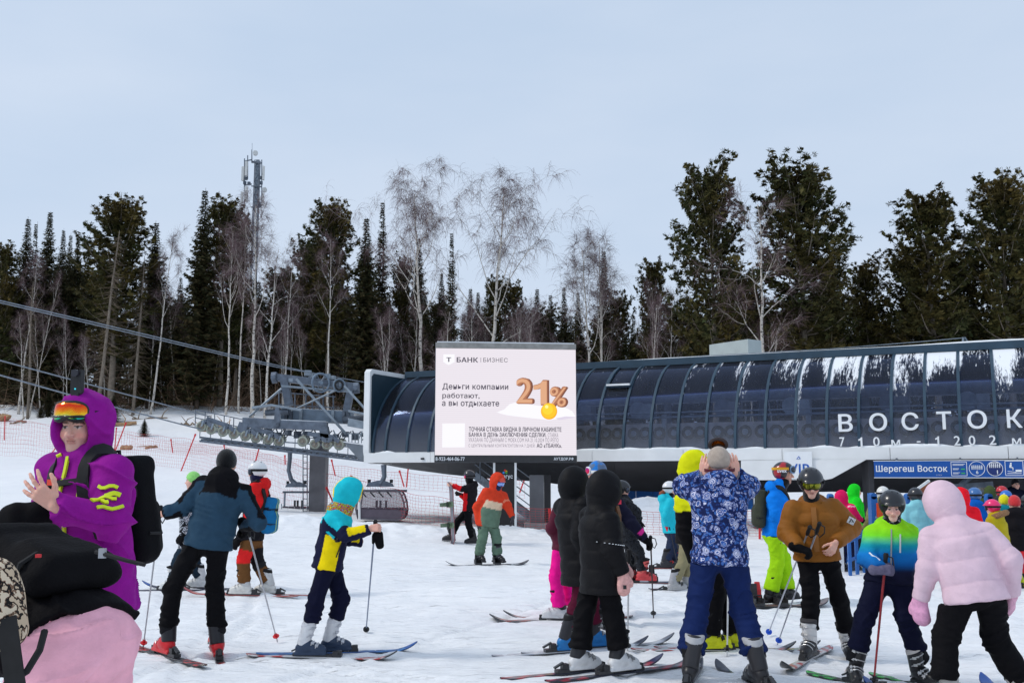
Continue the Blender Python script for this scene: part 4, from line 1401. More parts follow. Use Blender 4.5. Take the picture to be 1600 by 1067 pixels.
# saplings and felled wood on the snow below the forest
for px, py, Yd, hgt, lb in ((225, 678, 63, 1.1, 'tiny lone fir sapling on the snow slope'), (76, 634, 71, 1.9, 'small fir sapling at the forest edge left of purple hood'), (64, 636, 71, 0.9, 'tiniest fir sapling at forest edge'), (176, 652, 69, 1.9, 'small fir sapling right of the purple hood')):
    p = at(px, py, Yd)
    H, mt, mc = FIRS[2]
    z_ = gz(p[0], Yd)
    o = thing('fir_sapling', lb, 'fir sapling', (p[0], Yd, z_), 'fir saplings on the slope')
    R = np.diag([hgt / H * 2.2, hgt / H * 2.2, hgt / H])
    link('trunk', mt, None, o, (p[0], Yd, z_), R)
    link('crown', mc, None, o, (p[0], Yd, z_), R)
WOOD = mat('cut_wood', (0.36, 0.22, 0.12), 0.85, 0, 0.3, 4, 0.5, 20)
WOODG = mat('grey_wood', (0.22, 0.16, 0.11), 0.9, 0, 0.3, 4, 0.5, 20)
def log(px0, py0, px1, py1, Yd, r_, lb, twig=0, m_=WOOD):
    a, c = at(px0, py0, Yd), at(px1, py1, Yd + TR.uniform(-0.6, 0.6))
    a[2], c[2] = gz(a[0], a[1]) + r_ * 0.8, gz(c[0], c[1]) + r_ * 0.8
    o = thing('fallen_log', lb, 'log', tuple((a + c) / 2), 'felled wood on the slope')
    n = 7
    pts = [a + (c - a) * k / (n - 1) + V(0, 0, TR.normal(0, 0.05)) for k in range(n)]
    MB().path(pts, [r_ * TR.uniform(0.8, 1.15) for _ in range(n)], 7).build('stem', m_, o, True)
    for k in range(twig):
        p = pts[TR.integers(1, n - 1)]
        d = nrm(V(TR.normal(), TR.normal() * 0.4, abs(TR.normal()) + 0.2))
        q1 = p + d * 0.4 + V(TR.normal(0, .1), 0, 0)
        MB().path([p, q1, q1 + nrm(d + V(TR.normal(0, .4), 0, -0.2)) * 0.5], [0.05, 0.035, 0.012], 5).build('branch', m_, o, True)
log(-4, 632, 14, 628, 70, 0.30, 'thick pale log end lying at the left edge')
log(17, 645, 42, 644, 69, 0.09, 'thin dark stick on snow near the left edge', 1, WOODG)
log(174, 657, 214, 652, 67, 0.15, 'long pale log right of the purple hood', 1)
log(191, 682, 206, 680, 60, 0.16, 'short pale log by the net right of purple hood')
log(228, 682, 246, 689, 60, 0.08, 'short bent stick on the open slope', 1)
log(207, 650, 262, 640, 70, 0.06, 'long grey branch below the birches', 3, WOODG)
log(283, 656, 305, 646, 68, 0.07, 'bent grey branch left of the lift machinery', 2, WOODG)
log(318, 645, 362, 641, 66, 0.12, 'long orange-brown log behind the lift machinery', 4)
log(312, 652, 336, 648, 65, 0.20, 'broken log heap piece behind the first sheave wheels', 4)
log(340, 650, 352, 655, 65, 0.16, 'short splintered stump by the lift walkway', 3)
log(368, 648, 384, 652, 65, 0.16, 'short pale log near the lift brace', 2)
log(1300, 771, 1352, 767, 40, 0.10, 'pale branch on snow seen under the station', 3)

# ================================================================== PEOPLE: smooth solids from distance fields
def c8(r_, g_, b_):
    v = np.array([r_, g_, b_], float) / 255
    return np.where(v <= 0.04045, v / 12.92, ((v + 0.055) / 1.055) ** 2.4)
def surface(fn, lo, hi, h):
    """quads where the distance field fn crosses zero (surface nets); fine samples only near the surface"""
    lo, hi = np.array(lo, float), np.array(hi, float)
    nb = np.maximum(1, np.ceil((hi - lo) / (4 * h)).astype(int))
    n = nb * 4
    ci = np.stack(np.meshgrid(*[np.arange(k) for k in nb], indexing='ij'), -1).reshape(-1, 3)
    fc = fn((lo + (ci * 4 + 1.5) * h).astype(np.float32))
    keep = np.abs(fc) < 4 * h * 2.1 + 0.012
    Fv = np.repeat(np.repeat(np.repeat(np.where(fc < 0, -1.0, 1.0).reshape(nb), 4, 0), 4, 1), 4, 2).astype(np.float32)
    o4 = np.stack(np.meshgrid(*[np.arange(4)] * 3, indexing='ij'), -1).reshape(-1, 3)
    pi = (ci[keep][:, None, :] * 4 + o4[None]).reshape(-1, 3)
    if len(pi) == 0:
        return np.zeros((0, 3)), np.zeros((0, 4), int)
    Fv[pi[:, 0], pi[:, 1], pi[:, 2]] = fn((lo + pi * h).astype(np.float32))
    Fv[0], Fv[-1], Fv[:, 0], Fv[:, -1], Fv[:, :, 0], Fv[:, :, -1] = 1, 1, 1, 1, 1, 1
    ins = Fv < 0
    cor = [(x, y, z) for x in (0, 1) for y in (0, 1) for z in (0, 1)]
    cnt = sum(ins[x:n[0] - 1 + x, y:n[1] - 1 + y, z:n[2] - 1 + z].astype(np.int8) for x, y, z in cor)
    cell = np.argwhere((cnt > 0) & (cnt < 8))
    val = np.stack([Fv[cell[:, 0] + x, cell[:, 1] + y, cell[:, 2] + z] for x, y, z in cor], 1)
    acc = np.zeros((len(cell), 3))
    num = np.zeros(len(cell))
    for i in range(8):
        for j in range(i + 1, 8):
            if sum(abs(a - b) for a, b in zip(cor[i], cor[j])) != 1:
                continue
            m_ = (val[:, i] < 0) != (val[:, j] < 0)
            t_ = np.where(m_, val[:, i] / np.where(m_, val[:, i] - val[:, j], 1), 0)
            acc += np.where(m_[:, None], np.array(cor[i]) + t_[:, None] * (np.array(cor[j]) - np.array(cor[i])), 0)
            num += m_
    verts = lo + h * (cell + acc / num[:, None])
    vid = -np.ones(n, np.int64)
    vid[cell[:, 0], cell[:, 1], cell[:, 2]] = np.arange(len(cell))
    quads = []
    for ax in range(3):
        e = np.argwhere(np.diff(ins, axis=ax))
        b_, c_ = [k for k in range(3) if k != ax]
        e = e[(e[:, b_] > 0) & (e[:, c_] > 0)]
        def cid(db, dc):
            q_ = e.copy()
            q_[:, b_] -= db
            q_[:, c_] -= dc
            return vid[q_[:, 0], q_[:, 1], q_[:, 2]]
        q4 = np.stack([cid(1, 1), cid(0, 1), cid(0, 0), cid(1, 0)], 1)
        flip = ins[e[:, 0], e[:, 1], e[:, 2]] == (ax == 1)
        q4[flip] = q4[flip][:, ::-1]
        quads.append(q4)
    q4 = np.concatenate(quads)
    return verts, q4[(q4 >= 0).all(1)]
def normals(v, q4):
    a, b_, c_, d_ = (v[q4[:, i]] for i in range(4))
    fn_ = np.cross(c_ - a, d_ - b_)
    n = np.zeros_like(v)
    for i in range(4):
        np.add.at(n, q4[:, i], fn_)
    return unit(n)
def smin(a, b_, k):
    h = np.clip(0.5 + 0.5 * (b_ - a) / k, 0, 1)
    return b_ + (a - b_) * h - k * h * (1 - h)
def smax(a, b_, k):
    return -smin(-a, -b_, k)
def cap(P, a, b_, ra, rb, flat=False):
    ba = np.asarray(b_, float) - a
    l2 = float(np.dot(ba, ba)) + 1e-12
    pa = P - np.asarray(a, np.float32)
    t_ = pa @ ba.astype(np.float32) / l2
    tc_ = np.clip(t_, 0, 1)
    d = np.linalg.norm(pa - tc_[:, None] * ba, axis=1)
    if flat:
        rad = np.linalg.norm(pa - np.maximum(t_, 0)[:, None] * ba, axis=1) - (ra + (rb - ra) * tc_)
        return smax(rad, (t_ - 1) * math.sqrt(l2), 0.012)
    return d - (ra + (rb - ra) * tc_)
def ell(P, c_, r_, R=None):
    q_ = P - np.asarray(c_, np.float32)
    if R is not None:
        q_ = q_ @ R
    r_ = np.asarray(r_, float)
    k0 = np.linalg.norm(q_ / r_, axis=1)
    k1 = np.linalg.norm(q_ / (r_ * r_), axis=1)
    return k0 * (k0 - 1) / (k1 + 1e-9)
def rbox(P, c_, h, r_, R=None):
    q_ = P - np.asarray(c_, np.float32)
    if R is not None:
        q_ = q_ @ R
    d = np.abs(q_) - (np.asarray(h, float) - r_)
    return np.linalg.norm(np.maximum(d, 0), axis=1) + np.minimum(d.max(1), 0) - r_
def ecap(P, a, b_, wa, wb, da, db, right):
    a = np.asarray(a, float)
    ax = np.asarray(b_, float) - a
    l_ = np.linalg.norm(ax) + 1e-9
    ax = ax / l_
    rt = nrm(right - ax * np.dot(right, ax))
    fw = np.cross(ax, rt)
    q_ = P - a.astype(np.float32)
    s_ = q_ @ ax
    t_ = np.clip(s_ / l_, 0, 1)
    u, v_ = q_ @ rt, q_ @ fw
    w = s_ - t_ * l_
    rx, ry = wa + (wb - wa) * t_, da + (db - da) * t_
    mn = np.minimum(rx, ry)
    return (np.sqrt((u / rx) ** 2 + (v_ / ry) ** 2 + (w / mn) ** 2) - 1) * mn
def march(fn, start, direction, reach=1.0):
    """first point of the surface met from start along direction"""
    d = nrm(direction)
    p = np.array(start, float)
    tr_ = 0.0
    for _ in range(60):
        v_ = float(fn(p[None].astype(np.float32))[0])
        if v_ < 0.0008:
            break
        p = p + d * v_ * 0.8
        tr_ += v_ * 0.8
        if tr_ > reach:
            break
    return p
def ik(a, b_, l1, l2, pole):
    a, b_ = np.array(a, float), np.array(b_, float)
    d = b_ - a
    L_ = np.linalg.norm(d)
    if L_ > (l1 + l2) * 0.995:
        k = L_ / ((l1 + l2) * 0.995)
        l1, l2 = l1 * k, l2 * k
    ax = d / (L_ + 1e-9)
    x_ = (l1 * l1 - l2 * l2 + L_ * L_) / (2 * L_)
    y_ = math.sqrt(max(0.0, l1 * l1 - x_ * x_))
    p = np.asarray(pole, float)
    p = nrm(p - ax * np.dot(p, ax))
    return a + ax * x_ + p * y_

SHELL = vmat('shell_fabric', 0.78, 0.10, 0.10, 12, 0.5, 90, 0.006, crease=0.5)
PUFF = vmat('puffer_fabric', 0.6, 0.16, 0.08, 10, 0.5, 70, 0.006, crease=0.12)
KNIT = vmat('knit', 0.95, 0.1, 0.12, 40, 0.8, 160, 0.006, 0.3)
SKIN = vmat('skin', 0.5, 0.35, 0.05, 30, 0.15, 300, 0.001, 0.0, 0.25)
HARD = vmat('hard_shell', 0.28, 0.5, 0.05, 10, 0.0, coat=0.3)
LEATH = vmat('glove_fabric', 0.8, 0.1, 0.15, 40, 0.4, 200, 0.003)
HAIRM = vmat('hair', 0.6, 0.3, 0.25, 60, 0.6, 240, 0.005)
BLK = c8(15, 14, 17)

def vpat(name, build, rough=0.75):
    m, t, b = nodes_of(name)
    tcn = t.nodes.new('ShaderNodeTexCoord')
    out_ = build(t, tcn.outputs['Object'])
    t.links.new(out_, b.inputs['Base Color'])
    b.inputs['Roughness'].default_value = rough
    b.inputs['Specular IOR Level'].default_value = 0.2
    MATS[name] = m
    return m
def ramp(t, fac, stops, interp='CONSTANT'):
    r = t.nodes.new('ShaderNodeValToRGB')
    r.color_ramp.interpolation = interp
    while len(r.color_ramp.elements) < len(stops):
        r.color_ramp.elements.new(0.5)
    for e, (p, c_) in zip(r.color_ramp.elements, stops):
        e.position = p
        e.color = (*c_, 1)
    t.links.new(fac, r.inputs[0])
    return r.outputs[0]
def paisley(t, co):
    n = t.nodes.new('ShaderNodeTexNoise')
    n.inputs['Scale'].default_value = 11
    n.inputs['Detail'].default_value = 3
    t.links.new(co, n.inputs['Vector'])
    mixv = t.nodes.new('ShaderNodeMix')
    mixv.data_type = 'VECTOR'
    mixv.inputs[0].default_value = 0.09
    t.links.new(co, mixv.inputs[4])
    t.links.new(n.outputs['Color'], mixv.inputs[5])
    def vor(scale):
        v = t.nodes.new('ShaderNodeTexVoronoi')
        v.feature = 'F1'
        v.inputs['Scale'].default_value = scale
        v.inputs['Randomness'].default_value = 0.85
        t.links.new(mixv.outputs[1], v.inputs['Vector'])
        sp = t.nodes.new('ShaderNodeSeparateColor')
        t.links.new(v.outputs['Color'], sp.inputs[0])
        return v.outputs['Distance'], sp.outputs[0]
    def pick(fac, thr, a, b_):
        g_ = t.nodes.new('ShaderNodeMath')
        g_.operation = 'GREATER_THAN'
        g_.inputs[1].default_value = thr
        t.links.new(fac, g_.inputs[0])
        mx_ = t.nodes.new('ShaderNodeMix')
        mx_.data_type = 'RGBA'
        t.links.new(g_.outputs[0], mx_.inputs[0])
        t.links.new(a, mx_.inputs[6])
        t.links.new(b_, mx_.inputs[7])
        return mx_.outputs[2]
    W1, W2, B1, B2, B3 = c8(206, 206, 226), c8(160, 166, 204), c8(66, 96, 160), c8(36, 62, 126), c8(22, 34, 80)
    d2, k2 = vor(38)
    s1 = ramp(t, d2, [(0, B1), (0.14, W1), (0.24, B2), (0.36, W2), (0.44, B2), (0.56, B3)])
    s2 = ramp(t, d2, [(0, W2), (0.12, B1), (0.30, c8(60, 110, 180)), (0.42, B2), (0.54, B3)])
    small = pick(k2, 0.45, s1, s2)
    d1, k1 = vor(13)
    b1 = ramp(t, d1, [(0, B3), (0.07, W1), (0.15, B1), (0.20, W1), (0.29, B2), (0.33, W2), (0.39, B3)])
    b2 = ramp(t, d1, [(0, W1), (0.09, B2), (0.17, W2), (0.22, B1), (0.31, W1), (0.36, B2), (0.40, B3)])
    b3 = ramp(t, d1, [(0, c8(60, 120, 190)), (0.10, W2), (0.14, c8(44, 92, 168)), (0.26, W1), (0.30, B2), (0.38, B3)])
    big_ = pick(k1, 0.36, b1, pick(k1, 0.68, b2, b3))
    return pick(d1, 0.40, big_, small)
def blotch(scale, stops, rough=0.6, stretch=(1, 1, 1)):
    def f(t, co):
        mp_ = t.nodes.new('ShaderNodeMapping')
        mp_.inputs['Scale'].default_value = stretch
        t.links.new(co, mp_.inputs['Vector'])
        n = t.nodes.new('ShaderNodeTexNoise')
        n.inputs['Scale'].default_value = scale
        n.inputs['Detail'].default_value = 3
        n.inputs['Roughness'].default_value = rough
        t.links.new(mp_.outputs[0], n.inputs['Vector'])
        return ramp(t, n.outputs['Fac'], stops)
    return f
FLORAL = vpat('floral_fabric', paisley)
CAMO = vpat('dark_camouflage', blotch(16, [(0, c8(16, 17, 20)), (0.46, c8(38, 40, 46)), (0.54, c8(22, 24, 28)), (0.62, c8(62, 64, 70))]))
ZEBRA = vpat('black_white_print', blotch(24, [(0, c8(24, 24, 30)), (0.5, c8(205, 208, 216)), (0.56, c8(30, 30, 36)), (0.64, c8(190, 194, 205))]))
LEOP = vpat('leopard_print', blotch(34, [(0, c8(200, 178, 150)), (0.46, c8(30, 26, 24)), (0.54, c8(120, 92, 72)), (0.58, c8(214, 196, 170))], 0.5))
STRIPES = vpat('striped_scarf_knit', blotch(26, [(0, c8(24, 26, 30)), (0.36, c8(220, 60, 40)), (0.42, c8(40, 180, 90)), (0.47, c8(240, 190, 40)), (0.52, c8(30, 30, 34)), (0.57, c8(200, 40, 110)), (0.63, c8(60, 190, 200))], 0.5, (1, 1, 3.5)))

# ------------------------------------------------------------------ the head
def head_sdf(S_):
    def f(Q):                                   # Q in head coordinates: x right, y forward, z up
        Q = Q / S_
        d = ell(Q, (0, -0.012, 0.030), (0.075, 0.093, 0.088))
        d = smin(d, ell(Q, (0, 0.018, -0.030), (0.062, 0.070, 0.086)), 0.03)
        d = smin(d, ell(Q, (0, 0.052, -0.097), (0.031, 0.028, 0.024)), 0.03)
        for s_ in (-1, 1):
            d = smin(d, ell(Q, (s_ * 0.036, 0.060, -0.028), (0.026, 0.022, 0.024)), 0.025)
        d = smin(d, cap(Q, V(-0.034, 0.076, 0.024), V(0.034, 0.076, 0.024), 0.011, 0.011), 0.015)
        for s_ in (-1, 1):
            d = smax(d, -ell(Q, (s_ * 0.031, 0.095, 0.004), (0.019, 0.014, 0.011)), 0.012)
            d = smin(d, ell(Q, (s_ * 0.031, 0.074, 0.004), (0.0135, 0.0125, 0.0105)), 0.003)
        d = smin(d, cap(Q, V(0, 0.086, 0.010), V(0, 0.109, -0.031), 0.009, 0.0140), 0.010)
        for s_ in (-1, 1):
            d = smin(d, ell(Q, (s_ * 0.014, 0.096, -0.034), (0.010, 0.011, 0.009)), 0.006)
        d = smin(d, ell(Q, (0, 0.083, -0.0555), (0.022, 0.009, 0.0045)), 0.006)
        d = smin(d, ell(Q, (0, 0.082, -0.0665), (0.018, 0.009, 0.005)), 0.006)
        d = smax(d, -ell(Q, (0, 0.100, -0.0605), (0.024, 0.012, 0.0022)), 0.004)
        for s_ in (-1, 1):
            d = smin(d, ell(Q, (s_ * 0.076, -0.006, -0.006), (0.009, 0.019, 0.031)), 0.012)
        d = smin(d, cap(Q, V(0, -0.022, -0.06), V(0, -0.040, -0.20), 0.056, 0.060), 0.03)
        return d * S_
    return f
def head_cols(Q, S_, skin, brow, blush=0.35, stubble=0.0):
    Q = Q / S_
    n = len(Q)
    col = np.repeat(np.array(skin)[None], n, 0)
    def mixc(w, c_):
        nonlocal col
        w = np.clip(w, 0, 1)[:, None]
        col = col * (1 - w) + np.array(c_) * w
    for s_ in (-1, 1):
        r_ = np.linalg.norm((Q - V(s_ * 0.040, 0.075, -0.030)) / V(0.026, 0.04, 0.022), axis=1)
        mixc(blush * np.clip(1.2 - r_, 0, 1), c8(226, 120, 110))
    mixc(0.5 * np.clip(1.2 - np.linalg.norm((Q - V(0, 0.105, -0.03)) / 0.018, axis=1), 0, 1), c8(222, 130, 115))
    if stubble:
        mixc(stubble * (Q[:, 2] < -0.045) * (Q[:, 1] > 0.0), c8(120, 95, 88))
    fr = Q[:, 1] > 0.06
    mixc(0.40 * ((np.abs(Q[:, 0]) < 0.021) & (np.abs(Q[:, 2] + 0.0605) < 0.0115) & (Q[:, 1] > 0.075)), c8(186, 92, 88))
    mixc(0.55 * ((np.abs(Q[:, 0]) < 0.021) & (np.abs(Q[:, 2] + 0.0605) < 0.0022) & (Q[:, 1] > 0.07)), c8(90, 35, 35))
    for s_ in (-1, 1):
        dx = (Q[:, 0] - s_ * 0.031)
        zb_ = 0.0235 - 3.0 * dx * dx
        mixc(0.85 * ((np.abs(dx) < 0.021) & (np.abs(Q[:, 2] - zb_) < 0.0048) & fr), brow)
        e = (dx / 0.0150) ** 2 + ((Q[:, 2] - 0.004) / 0.0066) ** 2
        mixc(0.9 * ((e < 1.0) & fr), c8(205, 198, 195))
        mixc(0.95 * (((dx / 0.0068) ** 2 + ((Q[:, 2] - 0.004) / 0.0070) ** 2 < 1) & fr), c8(48, 38, 34))
        mixc(0.8 * ((np.abs(dx) < 0.0165) & (np.abs(Q[:, 2] - (0.0105 - 10 * dx * dx)) < 0.0024) & fr), c8(60, 40, 36))
    return col
def hand_sdf(w, d, n_, side, curl=0.2, S_=1.0, infl=0.0, spread=0.10, mitt=False):
    d = nrm(d)
    n_ = nrm(np.asarray(n_, float) - d * np.dot(n_, d))
    s_ = np.cross(n_, d) * (1 if side == 'L' else -1)
    prim = []
    offs = (0.030, 0.010, -0.011, -0.030)
    lens = (0.92, 1.0, 0.95, 0.76)
    for i in range(4):
        k = w + (d * 0.088 * (1 if i in (1, 2) else 0.95) + s_ * offs[i]) * S_
        prim.append((w + s_ * offs[i] * 0.55 * S_, k, 0.0145, 0.0125))
        a = 0.15 * curl
        p = k
        fd = nrm(d + s_ * spread * (1.5 - i) * 0.7)
        for j, (ln, bend) in enumerate(((0.044, 1.15), (0.027, 1.35), (0.021, 0.8))):
            a += bend * curl
            q_ = p + (fd * math.cos(a) + n_ * math.sin(a)) * ln * lens[i] * S_
            prim.append((p, q_, 0.0098 - 0.001 * j, 0.0090 - 0.001 * j))
            p = q_
    tb = w + (d * 0.026 + s_ * 0.026 + n_ * 0.006) * S_
    td = nrm(d * 0.70 + s_ * (0.75 - 0.35 * curl) + n_ * (0.15 + 0.75 * curl))
    t1 = tb + td * 0.042 * S_
    t2 = t1 + nrm(td * (1 - 0.3 * curl) + d * 0.45 + n_ * 0.45 * curl) * 0.032 * S_
    t3 = t2 + nrm(td * 0.5 + d * 0.6 + n_ * 0.4 * curl - s_ * 0.3 * curl) * 0.024 * S_
    prim += [(w, tb, 0.019, 0.017), (tb, t1, 0.015, 0.0115), (t1, t2, 0.0112, 0.0105), (t2, t3, 0.0102, 0.0085)]
    prim.append((w - d * 0.025 * S_, w, 0.027, 0.025))
    kk = 0.006 if not mitt else 0.022
    def f(P):
        o_ = None
        for a, b_, r0, r1 in prim:
            v_ = cap(P, a, b_, (r0 + infl) * S_, (r1 + infl) * S_)
            o_ = v_ if o_ is None else smin(o_, v_, kk * S_)
        return o_
    return f
def bbox(pts, pad):
    p = np.array(pts, float)
    return p.min(0) - pad, p.max(0) + pad
def obj_np(name, v, q4, m, parent, cols=None, smooth=True):
    base = ORG.get(parent.name, np.zeros(3)) if parent is not None else np.zeros(3)
    me = np_mesh(name, v - base, q4, smooth, cols)
    if m is not None:
        me.materials.append(m)
    o = bpy.data.objects.new(name, me)
    COL.objects.link(o)
    if parent is not None:
        o.parent = parent
    ORG[o.name] = base
    return o
def blob(name, fn, lo, hi, h, m, parent, col=None):
    v, q4 = surface(fn, lo, hi, h)
    cols = None
    if col is not None:
        cols = col(v) if callable(col) else np.repeat(np.array(col)[None], len(v), 0)
    return obj_np(name, v, q4, m, parent, cols)

# ------------------------------------------------------------------ ski boots, skis, boards, poles (one mesh per colour way)
BOOTG = {}
def boot_geo():
    if BOOTG:
        return BOOTG
    def lower(P):
        d = cap(P, V(0, -0.055, 0.062), V(0, 0.02, 0.085), 0.052, 0.060)
        d = smin(d, cap(P, V(0, -0.01, 0.095), V(0, 0.135, 0.058), 0.060, 0.046), 0.03)
        d = smin(d, cap(P, V(0, 0.10, 0.052), V(0, 0.165, 0.046), 0.050, 0.040), 0.02)
        d = smax(d, 0.018 - P[:, 2], 0.008)
        return smin(d, rbox(P, (0, 0.045, 0.016), (0.043, 0.160, 0.016), 0.008), 0.006)
    def cuff(P):
        d = cap(P, V(0, -0.030, 0.100), V(0, 0.035, 0.315), 0.062, 0.070, True)
        return smax(d, 0.085 - P[:, 2] - 0.25 * P[:, 1], 0.01)
    BOOTG['boot'] = surface(lower, (-0.1, -0.16, -0.02), (0.1, 0.25, 0.2), 0.0085)
    BOOTG['cuff'] = surface(cuff, (-0.12, -0.16, 0.04), (0.12, 0.16, 0.36), 0.0085)
    st_ = lambda P: smax(smax(cap(P, V(0, -0.030, 0.10), V(0, 0.042, 0.338), 0.062, 0.076, True), 0.278 - P[:, 2] + 0.25 * P[:, 1], 0.004), P[:, 2] - 0.25 * P[:, 1] - 0.325, 0.004)
    BOOTG['strap'] = surface(st_, (-0.12, -0.16, 0.2), (0.12, 0.16, 0.38), 0.0085)
    def both(P):
        return np.minimum(lower(P), cuff(P))
    for i, (c_, dr, w_) in enumerate(((V(0, 0.085, 0.045), V(0, 0.45, 0.9), 62), (V(0, 0.035, 0.075), V(0, 0.62, 0.78), 62), (V(0, -0.005, 0.175), V(0, 0.97, 0.22), 75), (V(0, 0.014, 0.245), V(0, 0.97, 0.22), 75))):
        mb = MB()
        dr = nrm(dr)
        pts = []
        for a in np.linspace(-w_, w_, 9):
            dv = dr * math.cos(math.radians(a)) + V(1, 0, 0) * math.sin(math.radians(a))
            pts.append(march(both, c_ + dv * 0.16, -dv) + dv * 0.003)
        mb.path(pts, 0.0055, 6)
        dv = nrm(dr * 0.75 + V(0.66, 0, 0))
        p = march(both, c_ + dv * 0.16, -dv) + dv * 0.006
        mb.box(p, (0.032, 0.022, 0.015), np.stack([nrm(np.cross(dv, V(0, 0.3, 1))), nrm(np.cross(np.cross(dv, V(0, 0.3, 1)), dv)), dv], 1))
        mb.box((p + pts[4]) / 2, (0.03, 0.014, 0.012), np.stack([nrm(np.cross(dv, V(0, 0.3, 1))), nrm(np.cross(np.cross(dv, V(0, 0.3, 1)), dv)), dv], 1))
        BOOTG['buckle%d' % i] = mb
    return BOOTG
BOOTM = {}
def boot(parent, pos, yaw, shell, cuffc, buckle=c8(190, 190, 190), strap=BLK, S_=1.0, shin=None):
    g_ = boot_geo()
    f = V(math.sin(yaw), math.cos(yaw), 0)
    r_ = V(math.cos(yaw), -math.sin(yaw), 0)
    u_ = V(0, 0, 1)
    if shin is not None:                       # the shaft follows the leg sideways
        lat = float(np.clip(np.dot(shin, r_) / max(0.3, shin[2]), -0.38, 0.38))
        u_ = nrm(u_ + r_ * lat)
        r_ = np.cross(f, u_)
    R = np.stack([r_, f, u_], 1) * S_
    out = None
    for part, colr in (('boot', shell), ('cuff', cuffc), ('strap', strap), ('buckle0', buckle), ('buckle1', buckle), ('buckle2', buckle), ('buckle3', buckle)):
        key = (part, tuple(np.round(colr, 4)))
        if key not in BOOTM:
            m_ = mat('boot_%s_%02d' % (part, len(BOOTM)), colr, 0.35 if part != 'strap' else 0.8, 0.5 if part.startswith('buckle') else 0.0, 0.12, 20, spec=0.35)
            if part.startswith('buckle'):
                me = np_mesh('buckle', np.array(g_[part].v), g_[part].f, False)
            else:
                me = np_mesh(part, g_[part][0], g_[part][1], True)
            me.materials.append(m_)
            BOOTM[key] = me
        if part == 'boot':
            out = link('boot', BOOTM[key], None, parent, pos, R)
        else:
            ch = bpy.data.objects.new({'cuff': 'boot_cuff', 'strap': 'boot_strap'}.get(part, 'buckle'), BOOTM[key])
            COL.objects.link(ch)
            ch.parent = out
    return out
SKIM = {}
def ski_mesh(style, L_):
    key = (style, round(L_, 2))
    if key in SKIM:
        return SKIM[key]
    n, m_ = 44, 6
    yy = np.linspace(-0.47 * L_, 0.53 * L_, n)
    f = (yy - yy[0]) / L_
    w = np.interp(f, [0, 0.02, 0.06, 0.45, 0.88, 0.95, 0.98, 1.0], [0.012, 0.036, 0.048, 0.034, 0.052, 0.045, 0.028, 0.006])
    z = 0.012 + np.where(f > 0.84, (f - 0.84) ** 2 * 3.4 * L_ / 1.6, 0) + np.where(f < 0.05, (0.05 - f) * 0.25, 0)
    v, cols = [], []
    for i in range(n):
        for j in range(m_):
            u = 2 * j / (m_ - 1) - 1
            v.append((u * w[i], yy[i], z[i]))
            cols.append(style_col(style, f[i], u))
        for j in range(m_):
            u = 2 * j / (m_ - 1) - 1
            v.append((u * w[i] * 0.98, yy[i], z[i] - 0.012))
            cols.append(c8(25, 25, 28))
    fs = []
    k = 2 * m_
    for i in range(n - 1):
        for j in range(m_ - 1):
            a = i * k + j
            fs.append([a, a + 1, a + k + 1, a + k])
            a = i * k + m_ + j
            fs.append([a, a + k, a + k + 1, a + 1])
        for j, s_ in ((0, 0), (m_ - 1, 1)):
            a, b_ = i * k + j, i * k + m_ + j
            fs.append([a, a + k, b_ + k, b_] if not s_ else [a, b_, b_ + k, a + k])
    me = np_mesh('ski', np.array(v), np.array(fs), True, np.array(cols))
    me.materials.append(HARD)
    SKIM[key] = me
    return me
def style_col(style, f, u):
    a, b_, c_ = STY[style]
    if style.startswith('board'):
        return a if (abs(u) < 0.75 and int(f * 7) % 2) else (b_ if abs(u) < 0.8 else c_)
    if f > 0.93:
        return c_
    if (f * 9 + 0.35 * u) % 1.0 < 0.45 and (f > 0.68 or f < 0.25):
        return b_
    return a
STY = {
 'redwhite': (c8(214, 212, 212), c8(196, 50, 48), c8(40, 40, 44)), 'redblack': (c8(30, 28, 32), c8(190, 40, 38), c8(205, 80, 62)), 'blue': (c8(30, 90, 160), c8(70, 140, 205), c8(28, 96, 180)),
 'dark': (c8(34, 35, 44), c8(70, 74, 90), c8(44, 48, 66)), 'navyred': (c8(36, 38, 56), c8(170, 44, 60), c8(40, 44, 84)), 'green': (c8(34, 50, 40), c8(60, 200, 80), c8(52, 214, 84)),
 'greyred': (c8(120, 118, 122), c8(180, 84, 70), c8(60, 60, 66)), 'white': (c8(206, 208, 212), c8(170, 176, 190), c8(90, 96, 110)), 'bluetip': (c8(40, 44, 70), c8(70, 74, 100), c8(24, 88, 176)), 'pinkred': (c8(200, 90, 80), c8(220, 150, 140), c8(170, 60, 60)),
 'board_dark': (c8(52, 54, 62), c8(34, 36, 42), c8(28, 60, 80)), 'board_grey': (c8(88, 88, 100), c8(70, 70, 82), c8(150, 60, 66)), 'board_blue': (c8(96, 98, 120), c8(70, 76, 100), c8(180, 110, 100)), 'board_tan': (c8(150, 120, 110), c8(120, 96, 92), c8(40, 40, 46)),
}
BINDM = {}
